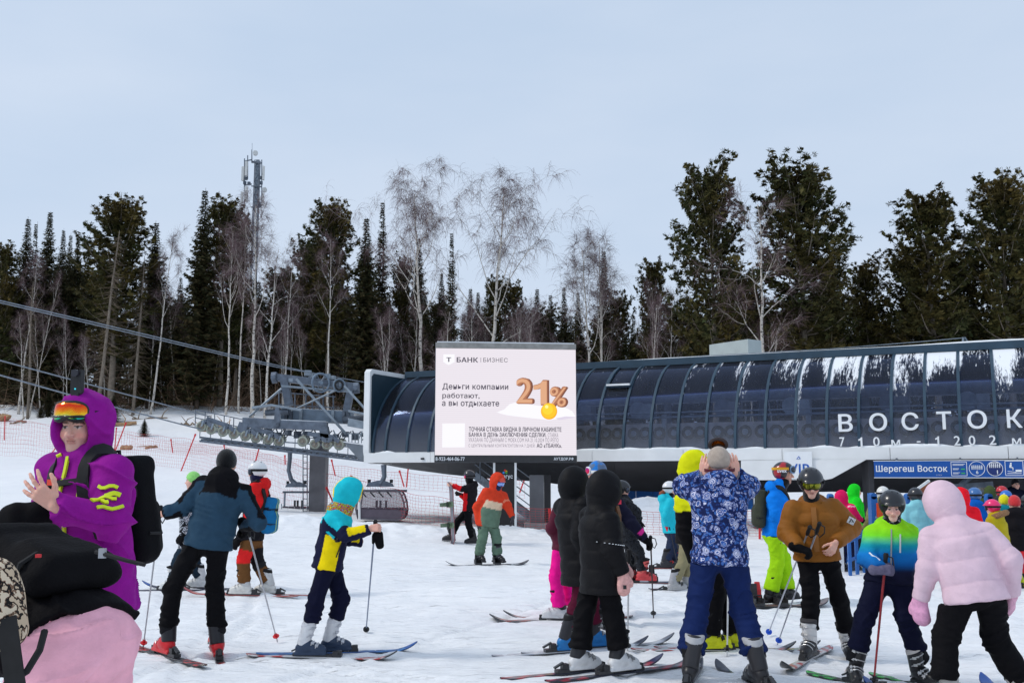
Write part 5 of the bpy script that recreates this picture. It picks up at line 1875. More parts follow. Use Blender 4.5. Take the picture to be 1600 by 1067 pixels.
def bind_mesh(kind):
    if kind not in BINDM:
        mb = MB()
        if kind == 'toe_binding':
            mb.box((0, 0.19, 0.028), (0.07, 0.09, 0.026)).box((0, 0.205, 0.055), (0.05, 0.05, 0.034)).box((0.026, 0.175, 0.05), (0.014, 0.05, 0.03)).box((-0.026, 0.175, 0.05), (0.014, 0.05, 0.03))
        else:
            mb.box((0, -0.16, 0.028), (0.066, 0.13, 0.026)).box((0, -0.145, 0.06), (0.055, 0.055, 0.05)).box((0, -0.20, 0.075), (0.03, 0.09, 0.014), np.array([[1, 0, 0], [0, 0.9, -0.43], [0, 0.43, 0.9]])).box((0, -0.03, 0.022), (0.05, 0.26, 0.012)).box((0, 0.09, 0.028), (0.05, 0.1, 0.018))
        me = np_mesh(kind, np.array(mb.v), mb.f, False)
        me.materials.append(mat('binding_plastic', (0.035, 0.035, 0.038), 0.4, 0.1, 0.3, 30))
        BINDM[kind] = me
    return BINDM[kind]
def ski(pos, yaw, style, label, L_=1.6, group='skis on the snow', edge=0.0, pitch=0.0, bind=True, S_=1.0):
    f = V(math.sin(yaw), math.cos(yaw), 0)
    g0, g1 = gz(*(pos[:2] - f[:2] * 0.6)), gz(*(pos[:2] + f[:2] * 0.6))
    f = nrm(f + V(0, 0, (g1 - g0) / 1.2 + pitch))
    r_ = nrm(np.cross(f, V(0, 0, 1)))
    u = np.cross(r_, f)
    ce, se = math.cos(edge), math.sin(edge)
    r2, u2 = r_ * ce + u * se, u * ce - r_ * se
    R = np.stack([r2, f, u2], 1)
    o = thing('ski', label, 'ski', tuple(pos), group)
    link('ski_deck', ski_mesh(style, L_), None, o, pos, R)
    if bind:
        for k in ('toe_binding', 'heel_binding'):
            link(k, bind_mesh(k), None, o, pos, R * S_)
    return o
def snowboard(pos, ax, up, style, label, L_=1.5, W_=0.26, bindings=(-0.26, 0.26), bcol=None):
    ax = nrm(ax)
    up = nrm(np.asarray(up, float) - ax * np.dot(up, ax))
    r_ = np.cross(ax, up)
    n, m_ = 36, 7
    f = np.linspace(0, 1, n)
    yy = (f - 0.5) * L_
    w = W_ / 2 * np.interp(f, [0, 0.015, 0.05, 0.12, 0.5, 0.88, 0.95, 0.985, 1], [0.12, 0.5, 0.82, 1.0, 0.86, 1.0, 0.82, 0.5, 0.12])
    z = 0.01 + np.where(f > 0.85, (f - 0.85) ** 2 * 3.4, 0) + np.where(f < 0.15, (0.15 - f) ** 2 * 3.4, 0)
    v, cols, fs = [], [], []
    for i in range(n):
        for lay in (0, 1):
            for j in range(m_):
                u = 2 * j / (m_ - 1) - 1
                v.append(pos + r_ * u * w[i] + ax * yy[i] + up * (z[i] - 0.01 * lay))
                cols.append(style_col(style, f[i], u) if not lay else c8(40, 40, 44))
    k = 2 * m_
    for i in range(n - 1):
        for j in range(m_ - 1):
            a = i * k + j
            fs.append([a, a + k, a + k + 1, a + 1])
            a = i * k + m_ + j
            fs.append([a, a + 1, a + k + 1, a + k])
        a, b_ = i * k, i * k + m_
        fs.append([a, b_, b_ + k, a + k])
        a, b_ = i * k + m_ - 1, i * k + 2 * m_ - 1
        fs.append([a, a + k, b_ + k, b_])
    o = thing('snowboard', label, 'snowboard', tuple(pos), None)
    obj_np('deck', np.array(v), np.array(fs), HARD, o, np.array(cols))
    bm_ = mat('board_binding_%s' % style, bcol if bcol is not None else (0.03, 0.03, 0.033), 0.5, 0, 0.4, 30)
    for b_ in bindings:
        R = np.stack([r_, ax, up], 1)
        p = pos + ax * b_
        bo = MB().box(p + up * 0.03, (0.24, 0.11, 0.03), R).box(p + up * 0.07 + ax * 0.055, (0.20, 0.012, 0.06), R).box(p + up * 0.07 - ax * 0.055, (0.20, 0.012, 0.06), R).build('binding', bm_, o)
        MB().box(p - r_ * 0.10 + up * 0.15, (0.02, 0.10, 0.22), R, taper=0.8).build('highback', bm_, bo)
        MB().path([p + ax * 0.06 + up * 0.06 + r_ * 0.02, p + ax * 0.05 + up * 0.13 + r_ * 0.02, p - ax * 0.05 + up * 0.13 + r_ * 0.02, p - ax * 0.06 + up * 0.06 + r_ * 0.02], 0.012, 5).build('ankle_strap', BLACKP, bo)
    return o
def pole(top, tip, colr, label, basket=c8(30, 30, 32), grip=BLK, rr=0.009, strap=True):
    top, tip = np.array(top, float), np.array(tip, float)
    d = nrm(tip - top)
    o = thing('ski_pole', label, 'ski pole', tuple(tip), 'ski poles')
    m_ = mat('pole_%d_%d_%d' % tuple((np.array(colr) * 255).astype(int)), colr, 0.35, 0.5, 0.1, 30)
    MB().tube(top + d * 0.12, tip, rr, rr * 0.7, 8).build('shaft', m_, o, True)
    mg = mat('grip_%d' % int(grip[0] * 1000), grip, 0.7, 0, 0.2, 30)
    MB().path([top, top + d * 0.012, top + d * 0.05, top + d * 0.10, top + d * 0.14], [0.015, 0.021, 0.016, 0.019, 0.012], 9).build('grip', mg, o, True)
    b_ = tip - d * 0.07
    mbk = mat('basket_%d_%d' % (int(basket[0] * 999), int(basket[2] * 999)), basket, 0.5)
    MB().disc(b_, d, 0.032, 0.010, 12).tube(b_ - d * 0.03, b_ + d * 0.02, 0.014, n=8).build('basket', mbk, o)
    if strap:
        s_ = nrm(np.cross(d, V(0.3, 0.9, 0.1)))
        MB().path([top + d * 0.02, top + s_ * 0.05 + d * 0.03, top + s_ * 0.065 + d * 0.10, top + s_ * 0.04 + d * 0.16, top + s_ * 0.01 + d * 0.13], 0.006, 5).build('wrist_strap', BLACKP, o)
    return o

# ------------------------------------------------------------------ a person
class Fig:
    pass
def person(label, d, yaw, j, feet, S_=1.0, hyaw=None, hpitch=0.0, hroll=0.0, group=None, el={}, pole_arm=None):
    """joints from the photograph (px, py, depth offset): head, neck, pel, haL, haR; feet: side -> (px, depth offset, yaw)"""
    F_ = Fig()
    F_.S = S_
    F_.d = d
    F_.yaw = math.radians(yaw)
    F_.f = V(math.sin(F_.yaw), math.cos(F_.yaw), 0)
    F_.r = V(math.cos(F_.yaw), -math.sin(F_.yaw), 0)
    J = {k: at(v[0], v[1], d + v[2]) for k, v in j.items()}
    up = nrm(J['neck'] - J['pel'])
    F_.up = up
    F_.tr = nrm(F_.r - up * np.dot(F_.r, up))
    F_.tf = np.cross(up, F_.tr)
    for s_, k in (('L', -1), ('R', 1)):
        J.setdefault('sh' + s_, J['neck'] + F_.tr * 0.175 * k * S_ - up * 0.035 * S_)
        J['hip' + s_] = J['pel'] + F_.tr * 0.088 * k * S_
        px, dd, fy = feet[s_][:3]
        a = at(px, 900, d + dd)
        z_ = gz(a[0], d + dd) + (feet[s_][3] if len(feet[s_]) > 3 else 0.025)
        J['sole' + s_] = V(a[0], d + dd, z_)
        J['an' + s_] = J['sole' + s_] + V(0, 0, 0.11 * S_)
        fyr = math.radians(fy)
        F_.__dict__['fy' + s_] = fyr
        pf = V(math.sin(fyr), math.cos(fyr), 0)
        if 'kn' + s_ not in J:
            ld = np.linalg.norm(J['hip' + s_] - J['an' + s_]) * 1.012
            lk = min(1.0, ld / (0.84 * S_))
            J['kn' + s_] = ik(J['hip' + s_], J['an' + s_], 0.43 * S_ * lk, 0.41 * S_ * lk, pf * 1.0 + F_.f * 0.6)
        if 'ha' + s_ not in J:
            J['ha' + s_] = J['sh' + s_] + V(0, 0, -0.52 * S_) + F_.r * 0.06 * k + F_.f * 0.05
        if 'el' + s_ not in J:
            J['el' + s_] = ik(J['sh' + s_], J['ha' + s_], 0.285 * S_, 0.255 * S_, -F_.f * 0.8 + F_.r * k * 0.6 + V(0, 0, -0.6))
    hy = F_.yaw if hyaw is None else math.radians(hyaw)
    hf = V(math.sin(hy) * math.cos(hpitch), math.cos(hy) * math.cos(hpitch), math.sin(hpitch))
    hr = V(math.cos(hy), -math.sin(hy), 0)
    hu = np.cross(hr, hf)
    if hroll:
        hr, hu = hr * math.cos(hroll) + hu * math.sin(hroll), hu * math.cos(hroll) - hr * math.sin(hroll)
    F_.H = np.stack([hr, hf, hu], 1)
    F_.J = J
    base = (J['soleL'] + J['soleR']) / 2
    F_.o = thing('person', label, 'person', (base[0], base[1], min(J['soleL'][2], J['soleR'][2])), group)
    F_.h = float(np.clip(d * 0.00142, 0.0080, 0.021))
    return F_
def hp(F_, x_, y_, z_):
    return F_.J['head'] + F_.H @ (V(x_, y_, z_) * F_.S)
def body(F_, skin=c8(226, 176, 156), brow=c8(70, 50, 40), hands={}, face=False, blush=0.35, stubble=0.0):
    """one figure: inner body, head with face, hands"""
    J, S_ = F_.J, F_.S
    vs, qs, cs, off = [], [], [], 0
    def put(v, q4, c_):
        nonlocal off
        vs.append(v)
        qs.append(q4 + off)
        cs.append(c_ if getattr(c_, 'ndim', 1) == 2 else np.repeat(np.array(c_)[None], len(v), 0))
        off += len(v)
    def inner(P):
        d = ecap(P, J['pel'], J['neck'] - F_.up * 0.08 * S_, 0.11 * S_, 0.12 * S_, 0.075 * S_, 0.075 * S_, F_.tr)
        d = smin(d, cap(P, J['neck'] - F_.up * 0.05 * S_, J['head'], 0.05 * S_, 0.05 * S_), 0.03)
        for s_ in 'LR':
            for a, b_, r0, r1 in (('hip', 'kn', 0.06, 0.045), ('kn', 'an', 0.040, 0.018), ('sh', 'el', 0.042, 0.036), ('el', 'ha', 0.036, 0.025)):
                d = smin(d, cap(P, J[a + s_], J[b_ + s_], r0 * S_, r1 * S_), 0.02)
            d = smin(d, cap(P, J['neck'] - F_.up * 0.05 * S_, J['sh' + s_], 0.05 * S_, 0.045 * S_), 0.02)
        return d
    pts = [J[k] for k in J]
    lo, hi = bbox(pts, 0.14)
    v, q4 = surface(inner, lo, hi, 0.02)
    put(v, q4, skin)
    hs = head_sdf(S_)
    hh = min(F_.h, 0.0048) if face else max(F_.h, 0.008)
    v, q4 = surface(hs, V(-0.11, -0.13, -0.215) * S_, V(0.11, 0.14, 0.14) * S_, hh)
    put(v @ F_.H.T + J['head'], q4, head_cols(v, S_, skin, brow, blush, stubble))
    for s_, (dr, n_, curl, *rest) in hands.items():
        w = J['ha' + s_]
        fn = hand_sdf(w, dr, n_, s_, curl, S_, 0.0, rest[0] if rest else 0.1)
        lo, hi = bbox([w], 0.235 * S_)
        v, q4 = surface(fn, lo, hi, min(0.0055, F_.h * 0.8))
        put(v, q4, skin * V(1.0, 0.93, 0.92))
    return obj_np('body', np.concatenate(vs), np.concatenate(qs), SKIN, F_.o, np.concatenate(cs))
def glove(F_, s_, dr, n_, curl, colr, mitt=False, infl=0.006, name='glove', cuff=True):
    w = F_.J['ha' + s_]
    S_ = F_.S
    fn0 = hand_sdf(w, dr, n_, s_, curl, S_, infl + (0.006 if mitt else 0), 0.05, mitt)
    dd = nrm(dr)
    fn = (lambda P: smin(fn0(P), cap(P, w - dd * 0.05 * S_, w + dd * 0.015 * S_, 0.047 * S_, 0.040 * S_), 0.012)) if cuff else fn0
    lo, hi = bbox([w], 0.25 * S_)
    return blob(name, fn, lo, hi, max(0.0065, F_.h * 0.85), LEATH, F_.o, colr)
def axial(v, segs):
    """nearest bone of each vertex: index, distance along it in metres, fraction"""
    best = np.full(len(v), 1e9)
    bi = np.zeros(len(v), int)
    ba = np.zeros(len(v))
    bt = np.zeros(len(v))
    for i, (a, b_, r_) in enumerate(segs):
        ax = b_ - a
        L_ = np.linalg.norm(ax) + 1e-9
        s_ = (v - a) @ (ax / L_)
        t_ = np.clip(s_ / L_, 0, 1)
        d = np.linalg.norm(v - a - t_[:, None] * ax, axis=1) - r_
        m_ = d < best
        best[m_], bi[m_], ba[m_], bt[m_] = d[m_], i, s_[m_], t_[m_]
    return bi, ba, bt
def jacket(F_, col, hem=0.10, fit=1.0, arm=1.0, hood='down', puff=0.0, pitch=0.105, m=None, collar=0.075, hoods=1.0, wrinkle=1.0, flare=1.0, hoodcol=None, name='jacket', longfwd=0.0):
    J, S_ = F_.J, F_.S
    k = S_ * fit
    dn = nrm(-F_.up + V(0, 0, -0.6))
    hemp = J['pel'] + dn * hem * S_ + F_.tf * longfwd
    waist = J['pel'] + F_.up * 0.13 * S_
    chest = J['pel'] + (J['neck'] - J['pel']) * 0.72
    top = J['neck'] - F_.up * 0.01 * S_
    hd = J['head']
    def fn(P, full=True):
        seg1 = ecap(P, hemp, waist, 0.192 * k * flare, 0.172 * k, 0.142 * k * flare, 0.130 * k, F_.tr)
        seg1 = smax(seg1, (P - hemp.astype(np.float32)) @ dn, 0.012)
        d = smin(seg1, ecap(P, waist, chest, 0.172 * k, 0.188 * k, 0.130 * k, 0.142 * k, F_.tr), 0.05)
        d = smin(d, ecap(P, chest, top, 0.184 * k, 0.115 * k, 0.138 * k, 0.095 * k, F_.tr), 0.05)
        for s_ in 'LR':
            d = smin(d, cap(P, J['neck'] - F_.up * 0.045 * S_, J['sh' + s_], 0.085 * k, 0.070 * k), 0.05)
            if not full:
                continue
            ar = cap(P, J['sh' + s_], J['el' + s_], 0.076 * k * arm, 0.064 * k * arm)
            ar = smin(ar, cap(P, J['el' + s_], J['ha' + s_], 0.064 * k * arm, 0.050 * k * arm, True), 0.03)
            d = smin(d, ar, 0.022)
        if collar:
            d = smin(d, cap(P, J['neck'] - F_.up * 0.02, J['neck'] + (hd - J['neck']) * (0.42 if hood != 'up' else 0.18), 0.088 * S_, collar * S_), 0.03)
        if not full:
            return d
        if hood == 'up':
            hc = hd + F_.H @ (V(0, -0.022, 0.012) * S_)
            o_ = ell(P, hc, V(0.116, 0.136, 0.148) * S_ * hoods, F_.H)
            o_ = smin(o_, cap(P, hd + F_.H @ (V(0, -0.052, -0.06) * S_), J['neck'] - F_.tf * 0.02, (0.088 * hoods if collar else 0.075) * S_, (0.10 if collar else 0.07) * S_), 0.05)
            o_ = smax(o_, -ell(P, hd + F_.H @ (V(0, 0.125, -0.022) * S_), V(0.082, 0.115, 0.124) * S_, F_.H), 0.018)
            d = smin(d, o_, 0.03)
        elif hood == 'down':
            d = smin(d, ell(P, J['neck'] - F_.tf * 0.085 * S_ + F_.up * 0.035 * S_, V(0.145, 0.070, 0.090) * S_, np.stack([F_.tr, F_.tf, F_.up], 1)), 0.035)
        return d
    F_.hemp, F_.dn = hemp, dn
    F_.jfn = fn
    F_.jt = lambda P: fn(P, False)
    pts = [J[q_] for q_ in ('pel', 'neck', 'shL', 'shR', 'elL', 'elR', 'haL', 'haR', 'head')] + [hemp]
    lo, hi = bbox(pts, 0.26 * max(1, k, hoods))
    v, q4 = surface(fn, lo, hi, F_.h)
    n_ = normals(v, q4)
    segs = [(J['pel'], J['neck'], 0.13 * k)] + [s for s_ in 'LR' for s in ((J['sh' + s_], J['el' + s_], 0.06 * k), (J['el' + s_], J['ha' + s_], 0.055 * k))] + [(J['neck'] + (hd - J['neck']) * 0.5, hd, 0.11 * S_)]
    bi, ba, bt = axial(v, segs)
    rel = (v - J['pel']) @ np.stack([F_.tr, F_.tf, F_.up], 1)
    disp = np.zeros(len(v))
    if puff:
        wrinkle *= 0.30
    if puff:
        ph = np.where(bi == 0, rel[:, 2] + 0.02 * noise3(v * 4, 3), ba)
        pit = pitch * S_
        s_ = np.abs(np.sin(np.pi * ph / pit))
        disp += 1.25 * puff * (s_ ** 0.32 - 0.80) * np.where(bi == 5, 0.30, np.where(bi > 0, 0.65, 1.0))
        disp += 0.22 * puff * noise3(v * 16, 5)
    sk = v[:, 2] + 0.5 * v[:, 0] + 0.12 * noise3(v * 5, 31)
    fold = 1 - np.abs(noise3(np.stack([v[:, 0] * 4, v[:, 1] * 4, sk * 11], 1) + 7, 9))
    disp += wrinkle * 0.016 * (fold ** 4 - 0.28) * np.where(bi == 5, 0.5, 1)
    disp += wrinkle * 0.005 * noise3(v * 17, 2)
    for a in (1, 3):                     # rings of folds at the elbows
        u = (bi == a) | (bi == a + 1)
        L1 = np.linalg.norm(segs[a][1] - segs[a][0])
        x_ = np.where(bi == a, ba - L1, ba)
        env = np.exp(-(x_ / 0.10) ** 2) * u
        disp += wrinkle * 0.0065 * env * np.sin(2 * np.pi * x_ / 0.06 + 5.0 * noise3(v * 8, 4)) * np.clip(0.55 + 0.9 * noise3(v * 7, 44), 0, 1.3)
    disp = np.maximum(disp, -0.010 if puff else -0.004)
    v = v + n_ * (disp * S_)[:, None]
    info = dict(bi=bi, t=bt, a=ba, rel=rel / S_, v=v, n=n_, hd=((v - hd) @ F_.H) / S_)
    cols = col(info) if callable(col) else np.repeat(np.array(col)[None], len(v), 0)
    F_.jo = obj_np(name, v, q4, m or (PUFF if puff else SHELL), F_.o, cols)
    return F_.jo
def trousers(F_, col, fit=1.0, tend=0.80, m=None, wrinkle=1.0, shin=1.0, bib=0.0, name='trousers', seat=1.0):
    J, S_ = F_.J, F_.S
    k = S_ * fit
    ends = {s_: J['kn' + s_] + (J['an' + s_] - J['kn' + s_]) * tend for s_ in 'LR'}
    def fn(P):
        d = ecap(P, J['pel'] + F_.up * (0.10 + bib) * S_, J['pel'] - F_.up * 0.03 * S_, 0.150 * k * seat, 0.168 * k * seat, 0.110 * k * seat, 0.128 * k * seat, F_.tr)
        for s_ in 'LR':
            lg = cap(P, J['hip' + s_] - F_.up * 0.01, J['kn' + s_], 0.098 * k * seat, 0.076 * k)
            lg = smin(lg, cap(P, J['kn' + s_], ends[s_], 0.078 * k, 0.080 * k * shin, True), 0.03)
            d = smin(d, lg, 0.028)
            d = np.minimum(d, cap(P, ends[s_] + (J['kn' + s_] - ends[s_]) * 0.2, J['an' + s_] + V(0, 0, 0.10 * S_), 0.056 * S_, 0.056 * S_))
        if hasattr(F_, 'hemp'):                # what the jacket covers stays inside it
            inn = ((P - F_.hemp.astype(np.float32)) @ F_.dn < -0.008) & (np.linalg.norm(P - J['pel'].astype(np.float32), axis=1) < 0.34 * S_)
            if inn.any():
                d[inn] = np.maximum(d[inn], F_.jt(P[inn]) + 0.038)
        return d
    F_.tfn = fn
    lo, hi = bbox([J['pel'] + F_.up * bib, J['anL'], J['anR'], J['knL'], J['knR'], ends['L'], ends['R'], J['hipL'], J['hipR']], 0.24 * max(1, k * seat))
    v, q4 = surface(fn, lo, hi, F_.h)
    n_ = normals(v, q4)
    segs = [(J['pel'], J['pel'] + F_.up * 0.1, 0.13 * k)] + [s for s_ in 'LR' for s in ((J['hip' + s_], J['kn' + s_], 0.08 * k), (J['kn' + s_], ends[s_], 0.075 * k))]
    bi, ba, bt = axial(v, segs)
    sk = v[:, 2] - 0.6 * v[:, 0] + 0.10 * noise3(v * 6, 33)
    disp = wrinkle * (0.014 * ((1 - np.abs(noise3(np.stack([v[:, 0] * 5, v[:, 1] * 5, sk * 12], 1), 19))) ** 4 - 0.28) + 0.004 * noise3(v * 19, 22))
    for a in (1, 3):
        L1 = np.linalg.norm(segs[a][1] - segs[a][0])
        L2 = np.linalg.norm(segs[a + 1][1] - segs[a + 1][0])
        u = (bi == a) | (bi == a + 1)
        x_ = np.where(bi == a, ba - L1, ba)
        wv_ = np.sin(2 * np.pi * x_ / 0.07 + 5.5 * noise3(v * 7, 14)) * np.clip(0.55 + 0.9 * noise3(v * 6, 45), 0, 1.3)
        disp += wrinkle * u * wv_ * (0.007 * np.exp(-(x_ / 0.09) ** 2) + 0.010 * np.exp(-((x_ - L2 * 0.9) / 0.09) ** 2))
    disp = np.maximum(disp, -0.004)
    v = v + n_ * (disp * S_)[:, None]
    rel = (v - J['pel']) @ np.stack([F_.tr, F_.tf, F_.up], 1)
    info = dict(bi=bi, t=bt, a=ba, rel=rel / S_, v=v, n=n_)
    cols = col(info) if callable(col) else np.repeat(np.array(col)[None], len(v), 0)
    for a, s_ in ((2, 'L'), (4, 'R')):
        cols[(bi == a) & (ba > np.linalg.norm(segs[a][1] - segs[a][0]) + 0.012)] = c8(30, 30, 33)
    return obj_np(name, v, q4, m or SHELL, F_.o, cols)
def boots(F_, shell, cuffc, buckle=c8(190, 190, 190), strap=BLK):
    for s_ in 'LR':
        boot(F_.o, F_.J['sole' + s_], F_.__dict__['fy' + s_], shell, cuffc, buckle, strap, F_.S, nrm(F_.J['kn' + s_] - F_.J['an' + s_]))
def helmet(F_, colr, big=1.0, name='helmet', brim=True, m=None):
    S_ = F_.S
    def fn(P):
        Q = ((P - F_.J['head'].astype(np.float32)) @ F_.H) / S_
        d = ell(Q, (0, -0.008, 0.038), V(0.114, 0.134, 0.122) * big)
        zc = np.interp(Q[:, 1], [-0.13, -0.10, 0.0, 0.03, 0.055, 0.14], [-0.045, -0.055, -0.065, -0.03, 0.040, 0.046])
        d = smax(d, (zc - Q[:, 2]) * 0.8, 0.012)
        if brim:
            d = smin(d, ell(Q, (0, 0.112, 0.050), (0.085, 0.035, 0.010)), 0.012)
        return d * S_
    r_ = 0.19 * S_ * big
    c_ = F_.J['head']
    o = blob(name, fn, c_ - r_, c_ + r_, max(0.007, F_.h * 0.9), m or HARD, F_.o, colr)
    return o
def vents(F_, parent, big=1.0):
    for x_ in (-0.045, 0.0, 0.045):
        for y_ in (-0.05, 0.02):
            p = hp(F_, x_, y_, 0.038 + 0.118 * big * math.sqrt(max(0, 1 - (x_ / 0.114) ** 2 - (y_ / 0.134) ** 2)))
            MB().box(p, V(0.012, 0.04, 0.008) * F_.S, F_.H).build('vent', BLACKP, parent)
def beanie(F_, col, pom=None, m=None, top=0.0):
    S_ = F_.S
    def fn(P):
        Q = ((P - F_.J['head'].astype(np.float32)) @ F_.H) / S_
        d = ell(Q, (0, -0.010, 0.034 + top * 0.5), (0.090, 0.108, 0.102 + top))
        zc = np.interp(Q[:, 1], [-0.12, 0.0, 0.06, 0.12], [-0.035, -0.02, 0.035, 0.040])
        d = smax(d, zc - Q[:, 2], 0.012)
        return d * S_
    c_ = F_.J['head']
    def cc(v):
        Q = ((v - c_) @ F_.H) / S_
        return col(Q) if callable(col) else np.repeat(np.array(col)[None], len(v), 0)
    return blob('hat', fn, c_ - 0.19 * S_, c_ + 0.2 * S_, max(0.007, F_.h * 0.9), m or KNIT, F_.o, cc)
def gaiter(F_, colr, m=None, lowr=0.085, face=False):
    S_ = F_.S
    J = F_.J
    a = J['neck'] + F_.up * 0.0
    b_ = hp(F_, 0, 0.0, -0.085 if not face else -0.06)
    fn = lambda P: cap(P, a, b_, lowr * S_, (0.074 if not face else 0.092) * S_)
    lo, hi = bbox([a, b_], 0.15)
    return blob('neck_gaiter', fn, lo, hi, max(0.008, F_.h), m or KNIT, F_.o, colr)
LENSES = {}
def lens_mat(name, stops, rough=0.08, metal=0.75):
    if name in LENSES:
        return LENSES[name]
    m, t, b = nodes_of(name)
    tcn = t.nodes.new('ShaderNodeTexCoord')
    sp = t.nodes.new('ShaderNodeSeparateXYZ')
    t.links.new(tcn.outputs['Generated'], sp.inputs[0])
    ad_ = t.nodes.new('ShaderNodeMath')
    ad_.operation = 'MULTIPLY_ADD'
    ad_.inputs[1].default_value = 0.8
    n = t.nodes.new('ShaderNodeTexNoise')
    n.inputs['Scale'].default_value = 2.5
    t.links.new(tcn.outputs['Generated'], n.inputs['Vector'])
    ad2 = t.nodes.new('ShaderNodeMath')
    ad2.operation = 'MULTIPLY_ADD'
    ad2.inputs[1].default_value = 0.35
    ad2.inputs[2].default_value = -0.08
    t.links.new(n.outputs['Fac'], ad2.inputs[0])
    t.links.new(sp.outputs[2], ad_.inputs[0])
    t.links.new(ad2.outputs[0], ad_.inputs[2])
    t.links.new(ramp(t, ad_.outputs[0], stops, 'LINEAR'), b.inputs['Base Color'])
    b.inputs['Roughness'].default_value = rough
    b.inputs['Metallic'].default_value = metal
    LENSES[name] = m
    return m
RAINBOW = lens_mat('rainbow_lens', [(0.0, c8(30, 90, 190)), (0.2, c8(40, 190, 120)), (0.36, c8(250, 200, 40)), (0.55, c8(250, 110, 20)), (0.75, c8(235, 50, 30)), (0.95, c8(240, 170, 40))])
GOLD = lens_mat('gold_lens', [(0.1, c8(60, 66, 20)), (0.5, c8(140, 140, 40)), (0.8, c8(90, 96, 30))])
SMOKE = lens_mat('smoke_lens', [(0.1, c8(30, 30, 36)), (0.8, c8(80, 86, 100))])
MAGENTA = lens_mat('magenta_lens', [(0.1, c8(210, 60, 40)), (0.5, c8(230, 40, 110)), (0.9, c8(150, 40, 160))])
BLUEL = lens_mat('blue_lens', [(0.1, c8(90, 120, 200)), (0.5, c8(150, 180, 235)), (0.9, c8(70, 90, 170))])
ORANGEL = lens_mat('orange_lens', [(0.1, c8(250, 150, 20)), (0.5, c8(255, 120, 10)), (0.9, c8(240, 90, 10))])
def goggles(F_, lens, frame=BLK, z=0.008, y=0.0, size=1.0, strapc=BLK, strap_r=(0.094, 0.112), tiltg=0.0, strap_z=None, band=0.016, off=None, Hm=None):
    """wrap-round goggles: frame rim, mirrored lens, elastic strap"""
    S_ = F_.S
    H_ = F_.H if Hm is None else Hm
    o0 = (F_.J['head'] if off is None else off)
    A, B = math.radians(58), 0.042 * size
    rx, ry = 0.098 * size, 0.112 * size
    ct, st_ = math.cos(tiltg), math.sin(tiltg)
    def pt(a, b_, out=0.0):
        x_, y_, z_ = (rx + out) * math.sin(a), (ry + out) * math.cos(a) - 1.6 * b_ * b_, b_
        nz = 0.012 * math.exp(-(x_ / 0.02) ** 2) if b_ < 0 else 0
        z_ += nz
        y2, z2 = y_ * ct - z_ * st_, y_ * st_ + z_ * ct
        return o0 + H_ @ (V(x_, y2 + y, z2 + z) * S_)
    n, m_ = 28, 5
    def outline(k, rho):
        ph = 2 * math.pi * k / n
        c_, s_ = math.cos(ph), math.sin(ph)
        return A * rho * math.copysign(abs(c_) ** 0.55, c_), B * rho * math.copysign(abs(s_) ** 0.7, s_)
    vs, fs = [pt(0, 0, 0.006)], []
    for i in range(1, m_ + 1):
        for k in range(n):
            vs.append(pt(*outline(k, i / m_), 0.006 * (1 - (i / m_) ** 4)))
    for k in range(n):
        fs.append([0, 1 + k, 1 + (k + 1) % n])
        for i in range(m_ - 1):
            a, b_ = 1 + i * n + k, 1 + i * n + (k + 1) % n
            fs.append([a, a + n, b_ + n, b_])
    go_ = MB().path([pt(*outline(k, 1.0), -0.004) for k in range(n)], 0.0065 * S_, 7, closed=True).path([pt(*outline(k, 0.99), -0.016) for k in range(n)], 0.011 * S_, 7, closed=True).build('goggles', mat('goggle_frame_%d' % int(frame[0] * 900), frame, 0.5), F_.o, True)
    MB().add(vs, fs).build('lens', lens, go_, True)
    sz = z if strap_z is None else strap_z
    pts = [o0 + H_ @ (V(strap_r[0] * math.sin(a), strap_r[1] * math.cos(a) - 0.006, sz) * S_) for a in np.linspace(math.radians(60), math.radians(300), 25)]
    sb_ = MB()
    vs = []
    for p in pts:
        o_ = nrm(p - o0 - H_[:, 2] * np.dot(p - o0, H_[:, 2]))
        vs += [p - H_[:, 2] * band * S_, p + H_[:, 2] * band * S_, p + H_[:, 2] * band * S_ + o_ * 0.005, p - H_[:, 2] * band * S_ + o_ * 0.005]
    fs = []
    for i in range(len(pts) - 1):
        for k in range(4):
            a, b_ = 4 * i + k, 4 * i + (k + 1) % 4
            fs.append([a, b_, b_ + 4, a + 4])
    sb_.add(vs, fs).build('strap', mat('goggle_strap_%d_%d' % (int(strapc[0] * 900), int(strapc[2] * 900)), strapc, 0.8), go_, True)
    return go_
def tl(F_, x_, y_, z_):
    return F_.J['pel'] + (F_.tr * x_ + F_.tf * y_ + F_.up * z_) * F_.S
def on_jacket(F_, x_, z_, side=1, out=0.004):
    """point on the jacket's front (side 1) or back (-1) at x, z of the torso"""
    p = march(F_.jt, tl(F_, x_, 0.5 * side, z_), -F_.tf * side)
    return p + F_.tf * side * out
